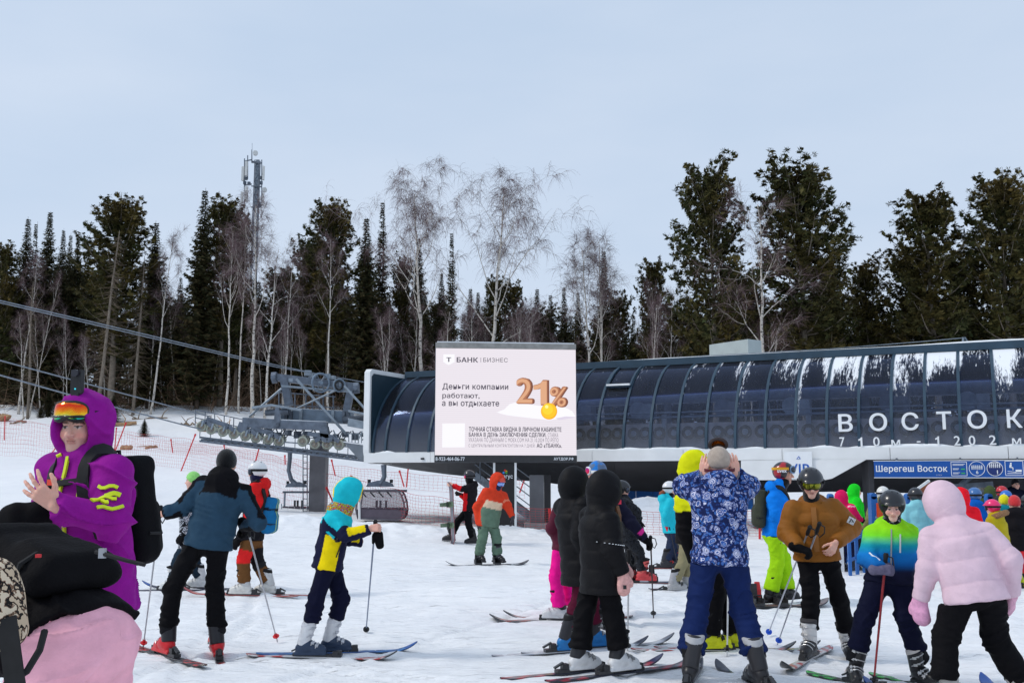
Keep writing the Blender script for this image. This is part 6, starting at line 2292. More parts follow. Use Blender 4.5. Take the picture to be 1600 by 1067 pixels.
def strip(F_, name, pts, w, th, m_, parent=None):
    """a flat band along pts that lies on the garment"""
    pts = [np.array(p) for p in pts]
    vs, fs = [], []
    for i, p in enumerate(pts):
        d = nrm(pts[min(i + 1, len(pts) - 1)] - pts[max(i - 1, 0)])
        e = 0.004
        pf = p[None].astype(np.float32)
        g_ = V(*[float(F_.jfn((pf + np.eye(3, dtype=np.float32)[k] * e))[0] - F_.jfn((pf - np.eye(3, dtype=np.float32)[k] * e))[0]) for k in range(3)])
        n_ = nrm(g_)
        s_ = nrm(np.cross(d, n_))
        vs += [p - s_ * w / 2 - n_ * th, p + s_ * w / 2 - n_ * th, p + s_ * w / 2 + n_ * th, p - s_ * w / 2 + n_ * th]
    for i in range(len(pts) - 1):
        for k in range(4):
            a, b_ = 4 * i + k, 4 * i + (k + 1) % 4
            fs.append([a, b_, b_ + 4, a + 4])
    fs += [[3, 2, 1, 0], [4 * len(pts) - 4 + k for k in range(4)]]
    return MB().add(vs, fs).build(name, m_, parent or F_.o, True)
def zipper(F_, col, z0=0.02, z1=0.60, x_=0.0, w=0.012, n=10, name='zip'):
    pts = [on_jacket(F_, x_, z0 + (z1 - z0) * i / (n - 1), 1, 0.006) for i in range(n)]
    return strip(F_, name, pts, w, 0.005, mat('zip_%d_%d_%d' % tuple((np.array(col) * 999).astype(int)), col, 0.6), F_.jo)
def strap_over(F_, x_, m_, w=0.055, zb_=0.18, zf=0.18, front=True):
    """shoulder strap: from low on the back over the shoulder to low on the chest"""
    pts = [on_jacket(F_, x_ * 1.0, zz, -1, 0.010) for zz in np.linspace(zb_ + 0.15, 0.46, 5)]
    c_ = tl(F_, x_, 0, 0.40)
    for a in np.linspace(-50, 50, 9):
        dirv = F_.tf * math.sin(math.radians(a)) + F_.up * math.cos(math.radians(a))
        pts.append(march(F_.jt, c_ + dirv * 0.5, -dirv) + dirv * 0.014)
    if front:
        pts += [on_jacket(F_, x_ + (0.05 if x_ > 0 else -0.05) * f, zz, 1, 0.010) for f, zz in zip(np.linspace(0, 1, 5), np.linspace(0.44, zf, 5))]
    return pts
def backpack(F_, label, col, W=0.29, Hh=0.46, D=0.17, zc=0.26, trim=None, straps=True, lid=True, m_=None, panel=None, tilt=0.0):
    S_ = F_.S
    cb_ = on_jacket(F_, 0, zc, -1, 0.0)
    cen = cb_ - F_.tf * (D / 2 - 0.02) * S_
    R = np.stack([F_.tr, F_.tf, F_.up], 1)
    o = thing('backpack', label, 'backpack', tuple(cen - F_.up * Hh / 2))
    def fn(P):
        Q = (P - cen.astype(np.float32)) @ R / S_
        tap = 1 + 0.18 * np.clip(Q[:, 2] / Hh, -1, 1)
        Q2 = Q * np.stack([tap, np.ones_like(tap), np.ones_like(tap)], 1)
        d = rbox(Q2, (0, 0, 0), (W / 2, D / 2, Hh / 2), 0.065)
        d = smin(d, rbox(Q2, (0, -D * 0.42, -Hh * 0.16), (W * 0.38, D * 0.24, Hh * 0.28), 0.04), 0.02)
        if lid:
            d = smin(d, rbox(Q2, (0, -0.01, Hh * 0.46), (W * 0.45, D * 0.5, 0.05), 0.04), 0.015)
        d = d - 0.006 * noise3(Q * 14, 3)
        return d * S_
    def cc(v):
        Q = (v - cen) @ R / S_
        c_ = np.repeat(np.array(col)[None], len(v), 0)
        if panel is not None:
            c_ = panel(Q, c_)
        return c_
    r_ = np.array([0.40, 0.40, 0.42]) * S_
    bo = blob('pack_body', fn, cen - r_, cen + r_, max(0.009, F_.h), m_ or SHELL, o, cc)
    tm = mat('strap_webbing', (0.012, 0.012, 0.013), 0.85, 0, 0.2, 30)
    if straps:
        for x_ in (-0.115, 0.115):
            strip(F_, 'shoulder_strap', strap_over(F_, x_, None), 0.058 * S_, 0.010, tm, o)
        MB().path([cen + R @ (V(-0.03, D * 0.3, Hh * 0.5)) * 1.0, cen + R @ V(-0.02, D * 0.25, Hh * 0.5 + 0.06), cen + R @ V(0.02, D * 0.25, Hh * 0.5 + 0.06), cen + R @ V(0.03, D * 0.3, Hh * 0.5)], 0.010, 6).build('haul_loop', tm, o, True)
    for s_ in (-1, 1):
        MB().path([cen + R @ V(s_ * W * 0.52, 0.02, -Hh * 0.2), cen + R @ V(s_ * W * 0.52, -D * 0.3, -Hh * 0.22), cen + R @ V(s_ * W * 0.3, -D * 0.62, -Hh * 0.2)], 0.008, 5).build('side_strap', tm, o, True)
    F_.pack = (cen, R, W, Hh, D)
    return o
def hair(F_, colr, fnlocal, lo, hi, name='hair'):
    S_ = F_.S
    def fn(P):
        return fnlocal(((P - F_.J['head'].astype(np.float32)) @ F_.H) / S_) * S_
    c_ = F_.J['head']
    return blob(name, fn, c_ - hi, c_ + hi, max(0.007, F_.h * 0.9), HAIRM, F_.o, colr)
def patch(F_, name, pts, m_, parent=None):
    MB().add(pts, [list(range(len(pts)))]).build(name, m_, parent or F_.jo)

# ================================================================== CHAIRLIFT MACHINERY
DL = 33.0
lm = thing('lift_tower_head', 'grey steel lift tower with rows of sheave wheels left of the station', 'lift tower', tuple(at(494, 800, DL)))
def P3(px, py, dd=0.0):
    return at(px, py, DL + dd)
c = at(494, 800, DL)
zt = P3(494, 690)[2]
zb_ = gz(c[0], DL) - 0.5
MB().box((c[0], DL + 0.3, (zt + zb_) / 2), (0.52, 0.6, zt - zb_)).build('column', mat('brown_grey_steel', (0.13, 0.125, 0.135), 0.45, 0.5, 0.3, 2), lm)
lad = MB()
for px in (473.5, 480):
    lad.tube(P3(px, 700), P3(px, 800), 0.018, n=6)
lad.build('ladder_rails', GALVD, lm)
for k in range(11):
    MB().tube(P3(473.5, 704 + 9.4 * k), P3(480, 704 + 9.4 * k), 0.013, n=5).build('ladder_rung', GALVD, lm)
tyr = MB().ring((0, 0, 0), (0, 1, 0), 0.118, 0.036, 20, 7)
rim = MB().ring((0, 0, 0), (0, 1, 0), 0.082, 0.020, 18, 6).disc((0, 0, 0), (0, 1, 0), 0.075, 0.03, 16).disc((0, -0.02, 0), (0, 1, 0), 0.03, 0.09, 10)
sh_t = np_mesh('sheave_liner', np.array(tyr.v), tyr.f, True)
sh_t.materials.append(mat('sheave_liner', (0.34, 0.36, 0.30), 0.6, 0, 0.25, 9))
sh_r = np_mesh('sheave_rim', np.array(rim.v), rim.f, False)
sh_r.materials.append(mat('sheave_rim', (0.28, 0.245, 0.20), 0.55, 0.4, 0.3, 9))
wheels = [(314.8, 666), (330, 670.5), (348.5, 674), (365.4, 677.6), (383.7, 681), (400, 684), (419, 687), (436, 689.5), (473, 689.5), (492, 694), (511, 694.5), (530, 695)]
for row, dd in ((0, -1.2), (1, 0.9)):
    for px, py in wheels:
        p = P3(px + (4 if row else 0), py - (3 if row else 0), dd)
        w = link('sheave_wheel', sh_t, None, lm, p, np.eye(3) * 1.12)
        link('rim', sh_r, None, w, p, None)
    for (a, b2) in ((0, 1), (2, 3), (4, 5), (6, 7), (9, 10), (10, 11)):
        A, B = P3(wheels[a][0], wheels[a][1] - 5.5, dd - 0.10), P3(wheels[b2][0], wheels[b2][1] - 5.5, dd - 0.10)
        mid = (A + B) / 2 + V(0, 0, 0.09)
        MB().beam(A, mid, 0.04, 0.13).beam(mid, B, 0.04, 0.13).build('rocker_plate', GALV, lm)
    for (a, b2) in ((0, 3), (4, 7), (8, 11)):
        A, B = P3(wheels[a][0] + 8, wheels[a][1] - 12, dd), P3(wheels[b2][0] - 8, wheels[b2][1] - 12, dd)
        MB().beam(A, B, 0.08, 0.14).build('balance_beam', GALV, lm)
for k in range(8):                       # fork brackets that carry the wheels
    px, py = wheels[k]
    MB().beam(P3(px, py, -1.33), P3(px + 3, py - 9, -1.33), 0.03, 0.05).build('wheel_fork', GALVL, lm)
# catwalk grating below the wheels
A, B = P3(312, 683, -1.3), P3(578, 715, -1.3)
A0, B0 = P3(312, 684, -0.5), P3(560, 713, -0.5)
for dz, m_ in ((0, GALVD), (-0.12, GALV)):
    MB().beam(A + V(0, 0, dz), B + V(0, 0, dz), 0.05, 0.06).build('catwalk_string', m_, lm)
for k in range(26):
    p = A + (B - A) * (k + 0.5) / 26
    MB().box(p + V(0, 0.4, -0.06), (0.13, 0.8, 0.05)).build('catwalk_slat', GALVD if k % 2 else GALV, lm)
# far railing of the catwalk
A, B = P3(306, 640, 1.6), P3(440, 668, 1.6)
for h_ in (0, -0.28):
    MB().tube(A + V(0, 0, h_), B + V(0, 0, h_), 0.018, n=5).build('hand_rail', GALV, lm)
for k in range(10):
    p = A + (B - A) * k / 9
    MB().tube(p, p + V(0, 0, -0.62), 0.018, n=5).build('rail_post', GALV, lm)
# box girders
MB().beam(P3(381, 660, -1.0), P3(440, 663, -1.0), 0.4, 0.30).build('girder', GALV, lm)
MB().beam(P3(440, 663.5, -1.02), P3(511, 666, -1.02), 0.4, 0.27).build('girder', GALV, lm)
MB().beam(P3(383, 661, -1.05), P3(378, 676, -1.05), 0.34, 0.30, up=(1, 0, 0)).build('girder_end', GALV, lm)
MB().beam(P3(506, 667, -1.06), P3(509, 685, -1.06), 0.36, 0.26, up=(1, 0, 0)).build('girder_end', GALV, lm)
MB().beam(P3(381, 653.2, -1.0), P3(511, 659.4, -1.0), 0.36, 0.03).build('girder_snow', SNOWP, lm)
MB().beam(P3(443, 648, 0.2), P3(550, 653, 0.2), 0.7, 0.40).build('frame_box', mat('blue_grey_steel', (0.17, 0.22, 0.28), 0.5, 0.3, 0.2, 4), lm)
MB().beam(P3(443, 638.4, 0.2), P3(550, 644, 0.2), 0.6, 0.03).build('frame_snow', SNOWP, lm)
MB().beam(P3(545, 660, -0.8), P3(590, 668, -0.8), 0.35, 0.24).build('girder', GALVL, lm)
MB().beam(P3(545, 654.5, -0.8), P3(590, 662.8, -0.8), 0.3, 0.03).build('girder_snow', SNOWP, lm)
MB().disc(P3(433, 644, -0.6), (1, 0, 0.05), 0.10, 0.75, 12).build('drum', GALVD, lm, True)
MB().disc(P3(558, 655, -0.3), (1, 0, 0.05), 0.12, 0.9, 12).build('drum', GALVD, lm, True)
MB().prism([(0, 0), (0.12, 0.02), (0.16, 0.35), (0.08, 0.62), (-0.02, 0.62), (-0.05, 0.2)], P3(430, 667, -1.25), V(1, 0, 0), V(0, 0, 1), V(0, 1, 0), 0.06).build('pivot_plate', GALV, lm)
MB().disc(P3(433.5, 663, -1.30), (0, 1, 0), 0.05, 0.05, 10).build('pivot_pin', GALVD, lm)
for px in (447, 455, 470, 520, 537, 543):
    MB().box(P3(px, 650, -0.22), (0.09, 0.12, 0.34 + 0.05 * (px % 3))).build('bracket', GALVD if px % 2 else GALVL, lm)
for a, b2 in (((395, 637), (425, 633)), ((425, 633), (472, 641)), ((545, 642), (585, 650))):
    MB().beam(P3(*a, -0.6), P3(*b2, -0.6), 0.25, 0.07).build('arched_guard', GALVL, lm)
# gantry
MB().beam(P3(430, 589.5, 0.2), P3(556, 604.5, 0.2), 0.35, 0.24).build('crossbeam', GALV, lm)
MB().beam(P3(440, 603, 0.0), P3(550, 612, 0.0), 0.08, 0.07).build('lower_rail', GALVL, lm)
MB().beam(P3(444, 591, 0.15), P3(452, 634, 0.15), 0.3, 0.24, up=(1, 0, 0)).build('gantry_leg', GALV, lm)
MB().beam(P3(549, 604, 0.15), P3(541, 646, 0.15), 0.3, 0.22, up=(1, 0, 0)).build('gantry_leg', GALV, lm)
for px, py in ((429, 590), (557, 606)):
    MB().disc(P3(px, py, 0.1), (1, 0, 0.1), 0.20, 0.16, 8).disc(P3(px - 2, py, -0.06), (0, 1, 0), 0.08, 0.12, 10).build('end_bracket', GALV, lm)
def spoked(px, py, r_, dd):
    p = P3(px, py, dd)
    ax = nrm(V(0.75, -1, 0))
    x_, y_ = nrm(np.cross(ax, (0, 0, 1))), V(0, 0, 1)
    w = MB().ring(p, ax, r_, 0.035, 22, 6).disc(p, ax, r_ * 0.22, 0.1, 10).build('guide_wheel', mat('blue_grey_steel', (0.17, 0.22, 0.28)), lm, True)
    for k in range(6):
        a = k * math.pi / 3
        MB().tube(p, p + (x_ * math.cos(a) + y_ * math.sin(a)) * r_, 0.02, n=5).build('spoke', GALV, w)
spoked(501, 598, 0.31, -0.25)
spoked(530, 602, 0.20, -0.25)
MB().ring(P3(530, 602, -0.3), nrm(V(0.75, -1, 0)), 0.14, 0.03, 18, 6).build('guide_tyre', RUBBER, lm)
for px, py, s_ in ((481, 583, 0.22), (488, 587, 0.18), (511, 588, 0.2), (519, 590, 0.16), (455, 594, 0.14)):
    MB().box(P3(px, py, 0.1), (s_, s_ * 1.2, s_ * 0.8), rotz(0.3 * (px % 5))).build('winch_part', GALVL, lm)
for a, b2, r_ in (((463, 592), (540, 677), 0.045), ((538, 603), (576, 645), 0.04), ((440, 607), (389, 651), 0.04), ((455, 642), (522, 611), 0.03)):
    MB().tube(P3(*a, -0.3), P3(*b2, -0.5), r_, n=8).build('brace', GALVL, lm)
for px in (436, 461, 478, 488, 499, 505, 521):
    MB().tube(P3(px, 612 + 0.07 * (px - 436), 0.7), P3(px, 640 + 0.05 * (px - 436), 0.7), 0.025, n=5).build('guard_post', GALV, lm)
for y0, y1 in ((613, 620), (632, 637)):
    MB().tube(P3(436, y0, 0.7), P3(524, y1, 0.7), 0.02, n=5).build('guard_bar', GALV, lm)
# funnel plate at the station mouth
a, b2, c2, d2 = P3(537, 691, -1.4), P3(580, 697, -1.4), P3(580, 722, -1.4), P3(562, 719, -1.4)
vs = [a, b2, c2, d2]
MB().add(vs + [v + V(0, 0.12, 0) for v in vs], [[3, 2, 1, 0], [4, 5, 6, 7], [0, 1, 5, 4], [1, 2, 6, 5], [2, 3, 7, 6], [3, 0, 4, 7]]).build('funnel_plate', mat('plate_grey', (0.20, 0.225, 0.255), 0.5, 0.2, 0.15, 3), lm)
MB().beam(a + V(0, 0, 0.02), b2 + V(0, 0, 0.02), 0.12, 0.03).build('funnel_snow', SNOWP, lm)
for k in range(7):
    MB().tube(P3(545 + 5 * k, 676, -0.9), P3(545 + 5 * k, 692, -0.9), 0.016, n=5).build('guard_post', GALVL, lm)
MB().tube(P3(543, 677, -0.9), P3(578, 679, -0.9), 0.02, n=5).build('guard_bar', GALVL, lm)

for k in range(13):                      # hangers and bracing between the girders and the wheel rows
    px = 386 + 15 * k
    ya = 668 + 0.03 * (px - 386)
    MB().tube(P3(px, ya, -0.9), P3(px + (6 if k % 2 else -6), ya + 13, -1.0), 0.022, n=5).build('hanger_rod', GALVD if k % 3 else GALVL, lm)
    MB().tube(P3(px, ya + 14, 0.4), P3(px + 13, ya + 1, 0.4), 0.020, n=5).build('lattice_bar', GALVD, lm)
    MB().box(P3(px + 4, ya + 6 + 3 * (k % 2), 0.1), (0.16, 0.2, 0.13 + 0.05 * (k % 3)), rotz(0.2 * k)).build('gear_box', GALVD if k % 2 else GALV, lm)
for k in range(16):
    A2 = A0 + (B0 - A0) * k / 15
    MB().tube(A2, A2 + V(0, 0, 0.42), 0.014, n=5).build('walk_post', GALV, lm)
MB().tube(A0 + V(0, 0, 0.42), B0 + V(0, 0, 0.42), 0.016, n=5).build('walk_rail', GALV, lm)

# ------------------------------------------------------------------ cables
def cable(pts, r_, lb):
    o = MB().path([at(*p) for p in pts], r_, 6).build('lift_cable', mat('steel_rope', (0.22, 0.25, 0.29), 0.5, 0.5, 0.2, 10), None, True, at(*pts[0]))
    tag(o, lb, 'cable', 'steel ropes of the chairlift')
cable([(-120, 440, 24), (0, 469.5, 26), (200, 516, 29), (400, 563.5, 32), (500, 585, 33)], 0.016, 'upper steel rope of the chairlift, higher of the close pair')
cable([(-120, 443.5, 24.3), (0, 472.8, 26.3), (200, 519.5, 29.3), (400, 566.5, 32.2), (430, 573, 32.8), (575, 598, 33.6), (640, 608, 35)], 0.016, 'upper steel rope of the chairlift, lower of the close pair')
cable([(-150, 521, 24), (0, 563, 27), (160, 606, 30), (315, 647.5, 33.5), (330, 651, 34)], 0.020, 'middle steel rope that runs into the far sheave row')
cable([(-150, 543, 22.5), (0, 586, 25.5), (160, 631, 29), (300, 667, 31.6), (315, 670.5, 31.8), (436, 690, 31.8), (575, 700, 31.8)], 0.022, 'lowest steel rope that runs into the near sheave row')

# ------------------------------------------------------------------ bubble chairs
m, t, b = nodes_of('bubble_tint')
b.inputs['Base Color'].default_value = (0.16, 0.11, 0.14, 1)
b.inputs['Roughness'].default_value = 0.12
b.inputs['Alpha'].default_value = 0.42
n_ = t.nodes.new('ShaderNodeTexNoise')
n_.inputs['Scale'].default_value = 3.0
mr = t.nodes.new('ShaderNodeMapRange')
mr.inputs['To Min'].default_value = 0.16
mr.inputs['To Max'].default_value = 0.30
t.links.new(n_.outputs['Fac'], mr.inputs['Value'])
t.links.new(mr.outputs[0], b.inputs['Alpha'])
BUB = m
def bubble_chair(cx, ytop, Yd, w_px, h_px, hpts, lb, open_=False):
    p = at(cx, ytop + h_px, Yd)
    o = thing('bubble_chair', lb, 'chairlift chair', tuple(p), 'bubble chairs on the lift')
    k = Yd / F
    w, h = w_px * k, h_px * k
    MB().path([at(x, y, Yd + 0.15) for x, y in hpts], [0.085, 0.075, 0.07, 0.075, 0.09][:len(hpts)], 8).build('hanger_arm', GALV, o, True)
    hx, hy = hpts[-1]
    hp = at(hx, hy + 3, Yd + 0.15)
    MB().prism([(-w * .30, -0.02), (-w * .26, 0.09), (-w * .05, 0.16), (w * .08, 0.16), (w * .26, 0.07), (w * .30, -0.02)], hp + V(0, -0.06, 0), V(1, 0, 0), V(0, 0, 1), V(0, 1, 0), 0.14).build('yoke', GALV, o)
    for s_ in (-1, 1):
        MB().disc(hp + V(s_ * w * 0.24, 0, 0.14), (0, 0, 1), 0.05, 0.10, 8).build('damper', BLACKP, o)
    x0, x1 = p[0] - w / 2, p[0] + w / 2
    z1, z0 = p[2] + h, p[2]
    MB().beam((x0, Yd + 0.3, z1 - 0.04), (x1, Yd + 0.3, z1 - 0.04), 0.08, 0.07).build('top_bar', GALVD, o)
    if not open_:                       # rounded bubble, closed on the right
        ol = [(-0.46, 0.97), (0.30, 0.98), (0.38, 0.95), (0.44, 0.84), (0.49, 0.62), (0.515, 0.38), (0.50, 0.22), (0.44, 0.10), (0.36, 0.07), (-0.48, 0.13), (-0.52, 0.40)]
        ol = [(a * w, b_ * h) for a, b_ in ol]
        up_ = [q for q in ol if q[1] > 0.36 * h] + []
        low = [(-0.515 * w, 0.40 * h), (-0.48 * w, 0.13 * h), (0.36 * w, 0.07 * h), (0.44 * w, 0.10 * h), (0.50 * w, 0.22 * h), (0.513 * w, 0.40 * h)]
        for yy in (Yd - 0.42, Yd + 0.40):
            MB().prism(up_, (p[0], yy, z0), V(1, 0, 0), V(0, 0, 1), V(0, 1, 0), 0.02).build('bubble_pane', BUB, o)
            MB().prism(low, (p[0], yy, z0), V(1, 0, 0), V(0, 0, 1), V(0, 1, 0), 0.03).build('lower_shell', mat('seat_maroon', (0.11, 0.085, 0.11), 0.35), o)
        for yy in (Yd - 0.43, Yd + 0.43):
            MB().path([V(p[0] + a, yy, z0 + b_) for a, b_ in ol], 0.028, 7, closed=True).build('hood_rim', mat('rim_grey', (0.12, 0.11, 0.13), 0.4), o, True)
        for a, b_ in ol[1:6]:
            MB().tube(V(p[0] + a, Yd - 0.42, z0 + b_), V(p[0] + a, Yd + 0.42, z0 + b_), 0.02, n=6).build('hood_stay', GALVL, o)
        MB().tube(V(p[0] - 0.43 * w, Yd - 0.48, z0 + 0.10 * h), V(p[0] - 0.45 * w, Yd - 0.48, z0 + 0.92 * h), 0.035, n=8).build('white_post', WHITE, o, True)
        for k_ in range(4):
            MB().tube(V(p[0] + (-0.40 + 0.18 * k_) * w, Yd - 0.45, z0 + 0.93 * h), V(p[0] + (-0.30 + 0.18 * k_) * w, Yd - 0.45, z0 + 0.78 * h), 0.02, n=6).build('hood_strut', BLACKP, o)
    # seat row: low backrests over a maroon tub
    for i in range(6):
        xs_ = x0 + w * (i + 0.5) / 6
        MB().box((xs_, Yd + 0.30, z0 + 0.36 * h), (w / 6 * 0.90, 0.08, 0.16 * h)).build('seat_back', mat('seat_maroon', (0.11, 0.085, 0.11), 0.4), o)
    MB().box((p[0], Yd + 0.02, z0 + 0.22 * h), (w * 0.92, 0.6, 0.16 * h), taper=1.03).build('seat_tub', mat('seat_maroon', (0.11, 0.085, 0.11), 0.4), o)
    for xx in (0.36, 0.44, 0.56):
        MB().box((x0 + w * xx, Yd + 0.2, z0 + 0.55 * h), (0.06, 0.06, 0.22 * h)).build('headrest', BLACKP, o)
    if open_:
        MB().path([(x0 + 0.05, Yd + 0.4, z1 - 0.05), (x0 + 0.04, Yd + 0.42, z0 + 0.35 * h), (x0 + 0.1, Yd - 0.1, z0 + 0.25 * h), (x1 - 0.1, Yd - 0.1, z0 + 0.25 * h), (x1 - 0.04, Yd + 0.42, z0 + 0.35 * h), (x1 - 0.05, Yd + 0.4, z1 - 0.05)], 0.035, 7).build('frame', GALVL, o, True)
    if open_:
        MB().path([(x0 + 0.15, Yd - 0.5, z0 + 0.55 * h), (x0 + 0.15, Yd - 0.45, z0 + 0.12 * h), (x1 - 0.15, Yd - 0.45, z0 + 0.12 * h), (x1 - 0.15, Yd - 0.5, z0 + 0.55 * h)], 0.022, 6).build('restraint_bar', GALVL, o, True)
bubble_chair(597, 766, 29.6, 72, 49, [(599.5, 726), (600, 736), (600.5, 744), (598, 751), (594, 756)], 'maroon tinted bubble chair hanging below the left end of the station')
bubble_chair(466, 768, 34.5, 56, 42, [(453, 700), (453, 716), (451, 735), (455, 749), (463, 757)], 'open chair hanging in front of the lift column', True)

# ------------------------------------------------------------------ mobile mast
MD = 92.0
p = at(393, 520, MD)
mz = gz(p[0], MD)
ms = thing('mobile_mast', 'grey lattice mobile phone mast with white panel antennas above trees', 'mast', (p[0], MD, mz))
top = at(393, 251, MD)[2]
k = MD / F
w0 = 0.20
for sx in (-1, 1):
    for sy in (-1, 1):
        MB().tube((p[0] + sx * w0 * 1.4, MD + sy * w0, mz), (p[0] + sx * w0, MD + sy * w0, top), 0.05, n=6).build('mast_leg', GALV, ms)
nb = 34
lat = MB()
for i in range(nb):
    za, zb2 = mz + (top - mz) * i / nb, mz + (top - mz) * (i + 1) / nb
    for sy in (-1, 1):
        s1 = 1 if i % 2 else -1
        lat.tube((p[0] - s1 * w0, MD + sy * w0, za), (p[0] + s1 * w0, MD + sy * w0, zb2), 0.025, n=4)
        lat.tube((p[0] - w0, MD + sy * w0, zb2), (p[0] + w0, MD + sy * w0, zb2), 0.02, n=4)
lat.build('mast_lattice', GALV, ms)
MB().box((p[0], MD, (top + at(393, 325, MD)[2]) / 2), (0.22, 0.3, top - at(393, 325, MD)[2])).build('cable_duct', GALVL, ms)
ANT = mat('antenna_white', (0.72, 0.71, 0.68), 0.5, 0, 0.05, 3)
for x0, x1, y0, y1 in ((382.7, 387, 252.5, 275), (377.3, 381.5, 261, 282.5), (410, 413.5, 260, 281.5), (382, 387.5, 292, 314), (376, 380, 300, 318), (409.5, 412, 302, 321)):
    a, c = at(x0, y1, MD - 0.9), at(x1, y0, MD - 0.9)
    MB().box(((a[0] + c[0]) / 2, MD - 0.9, (a[2] + c[2]) / 2), (c[0] - a[0], 0.25, c[2] - a[2])).build('panel_antenna', ANT, ms)
for px, y0, y1 in ((382, 248, 318), (387, 243, 280), (409, 250, 322)):
    MB().tube(at(px, y0, MD - 0.6), at(px, y1, MD - 0.6), 0.05, n=6).build('antenna_pole', GALV, ms)
for a, c in (((393, 252), (409, 255)), ((393, 254), (409, 255.5)), ((393, 291), (409, 292)), ((382, 252), (393, 250)), ((382, 290), (393, 288)), ((393, 324), (407, 324))):
    MB().tube(at(*a, MD - 0.1), at(*c, MD - 0.6), 0.06, n=6).build('antenna_arm', GALV, ms)
for px, py in ((399, 239.5), (413.3, 297)):
    MB().disc(at(px, py, MD - 0.8), nrm(V(0.25, -1, 0)), 0.24, 0.2, 16).build('dish_antenna', ANT, ms, True)
MB().tube(at(393.5, 251, MD), at(393.5, 234, MD), 0.06, 0.04, n=6).tube(at(394, 234, MD), at(394, 224, MD), 0.02, n=4).build('top_rod', GALV, ms)
for px, py in ((384.5, 279), (382.5, 286), (389, 287), (406, 278), (408, 286), (405, 318), (406, 322)):
    MB().box(at(px, py, MD - 0.7), (0.26, 0.22, 0.30)).build('radio_box', GALVD, ms)

# ------------------------------------------------------------------ red net fences
NETM = mat('red_net', (0.55, 0.08, 0.09), 0.7, 0, 0.1, 5)
def fence(tops, label, cell, r_, hgt=1.7):
    """tops: (px, py, Y) of the net's upper edge"""
    q_ = np.array([at(*p) for p in tops])
    seg = np.r_[0, np.cumsum(np.linalg.norm(np.diff(q_[:, :2], axis=0), axis=1))]
    o = thing('net_fence', label, 'net fence', (q_[0, 0], q_[0, 1], gz(q_[0, 0], q_[0, 1])))
    n = int(seg[-1] / cell)
    s_ = np.linspace(0, seg[-1], n)
    X_, Y_, Zt = (np.interp(s_, seg, q_[:, i]) for i in range(3))
    Zt = Zt - 0.05 * np.sin(s_ * 1.6) ** 2
    Zg = np.minimum(ground(X_, Y_, False) + 0.08, Zt - 0.5)
    Zg = np.maximum(Zg, Zt - hgt)
    bel = 0.06 * noise2(s_ * 0.5, 0 * s_, 5)
    mb_v, mb_q = [], []
    rows = max(5, int(round(np.median(Zt - Zg) / cell)))
    lines = []
    for j in range(rows + 1):
        f = j / rows
        lines.append(np.stack([X_ + 0.03 * noise2(s_ * 2, 0 * s_ + j, 7), Y_ + bel * math.sin(f * 3.14), Zg + (Zt - Zg) * f], 1))
    Lr = np.stack(lines, 0)
    def strip(P, w):
        for off in (V(0, 0, w), V(w, 0, 0)):
            b0 = sum(len(v) for v in mb_v)
            k_ = len(P)
            mb_v.append(np.concatenate([P - off, P + off]))
            i = np.arange(k_ - 1)
            mb_q.append(np.stack([i, i + 1, k_ + i + 1, k_ + i], 1) + b0)
    for j in range(rows + 1):
        strip(Lr[j], r_ * (1.7 if j == rows else 1.0))
    for i in range(n):
        strip(Lr[:, i], r_)
    me = np_mesh('net', np.concatenate(mb_v) - ORG[o.name], np.concatenate(mb_q), False)
    me.materials.append(NETM)
    link('net', me, None, o)
    return o
def poles(o, plist, r_=0.028):
    for x0, y0, x1, y1, Yd in plist:
        a, c = at(x0, y0, Yd), at(x1, y1, Yd)
        d = nrm(c - a)
        MB().tube(a, c + d * 0.25, r_, n=7).tube(a - d * 0.01, a + d * 0.10, r_ * 1.5, n=7).build('pole', REDP, o)
fa = fence([(-60, 655, 50), (40, 657, 49), (100, 665, 48.5), (200, 674, 47.5), (300, 686, 45), (350, 692, 42), (420, 708, 38), (481, 731, 34.5), (547, 747, 31.5), (660, 773, 28.2), (760, 785, 27), (850, 793, 26.4), (960, 796, 24.6), (1060, 797, 24.4), (1180, 795, 24.2), (1300, 798, 24)], 'long near red net fence running down from the slope behind the bank', 0.15, 0.0030)
poles(fa, [(197, 660, 176, 715, 47.5), (97, 686, 80, 709, 48.5), (305.6, 678, 280, 743, 45), (405.5, 697, 399, 722, 39), (549, 743, 545, 760, 31.4), (510, 761, 519, 781, 33), (859, 795, 859, 838, 26.4), (1187, 790, 1187, 842, 24.2)])
fb = fence([(-60, 648, 62), (8, 652, 61), (94, 668, 60), (182, 674, 59), (267, 690, 57), (350, 698, 53), (445, 714, 50), (520, 726, 47), (630, 738, 44), (720, 745, 43), (820, 750, 42)], 'farther red net fence higher on the snow slope', 0.22, 0.0036)
poles(fb, [(8, 650, 7, 681, 61), (94, 670, 91, 692, 60), (182, 668, 179, 703, 59), (267, 686, 271, 715, 57), (350, 694, 352, 712, 53), (445, 711, 446, 732, 50), (518, 718, 523, 740, 47), (624, 735, 629, 752, 44), (638, 729, 636, 752, 44), (821, 744, 815, 761, 42)], 0.03)

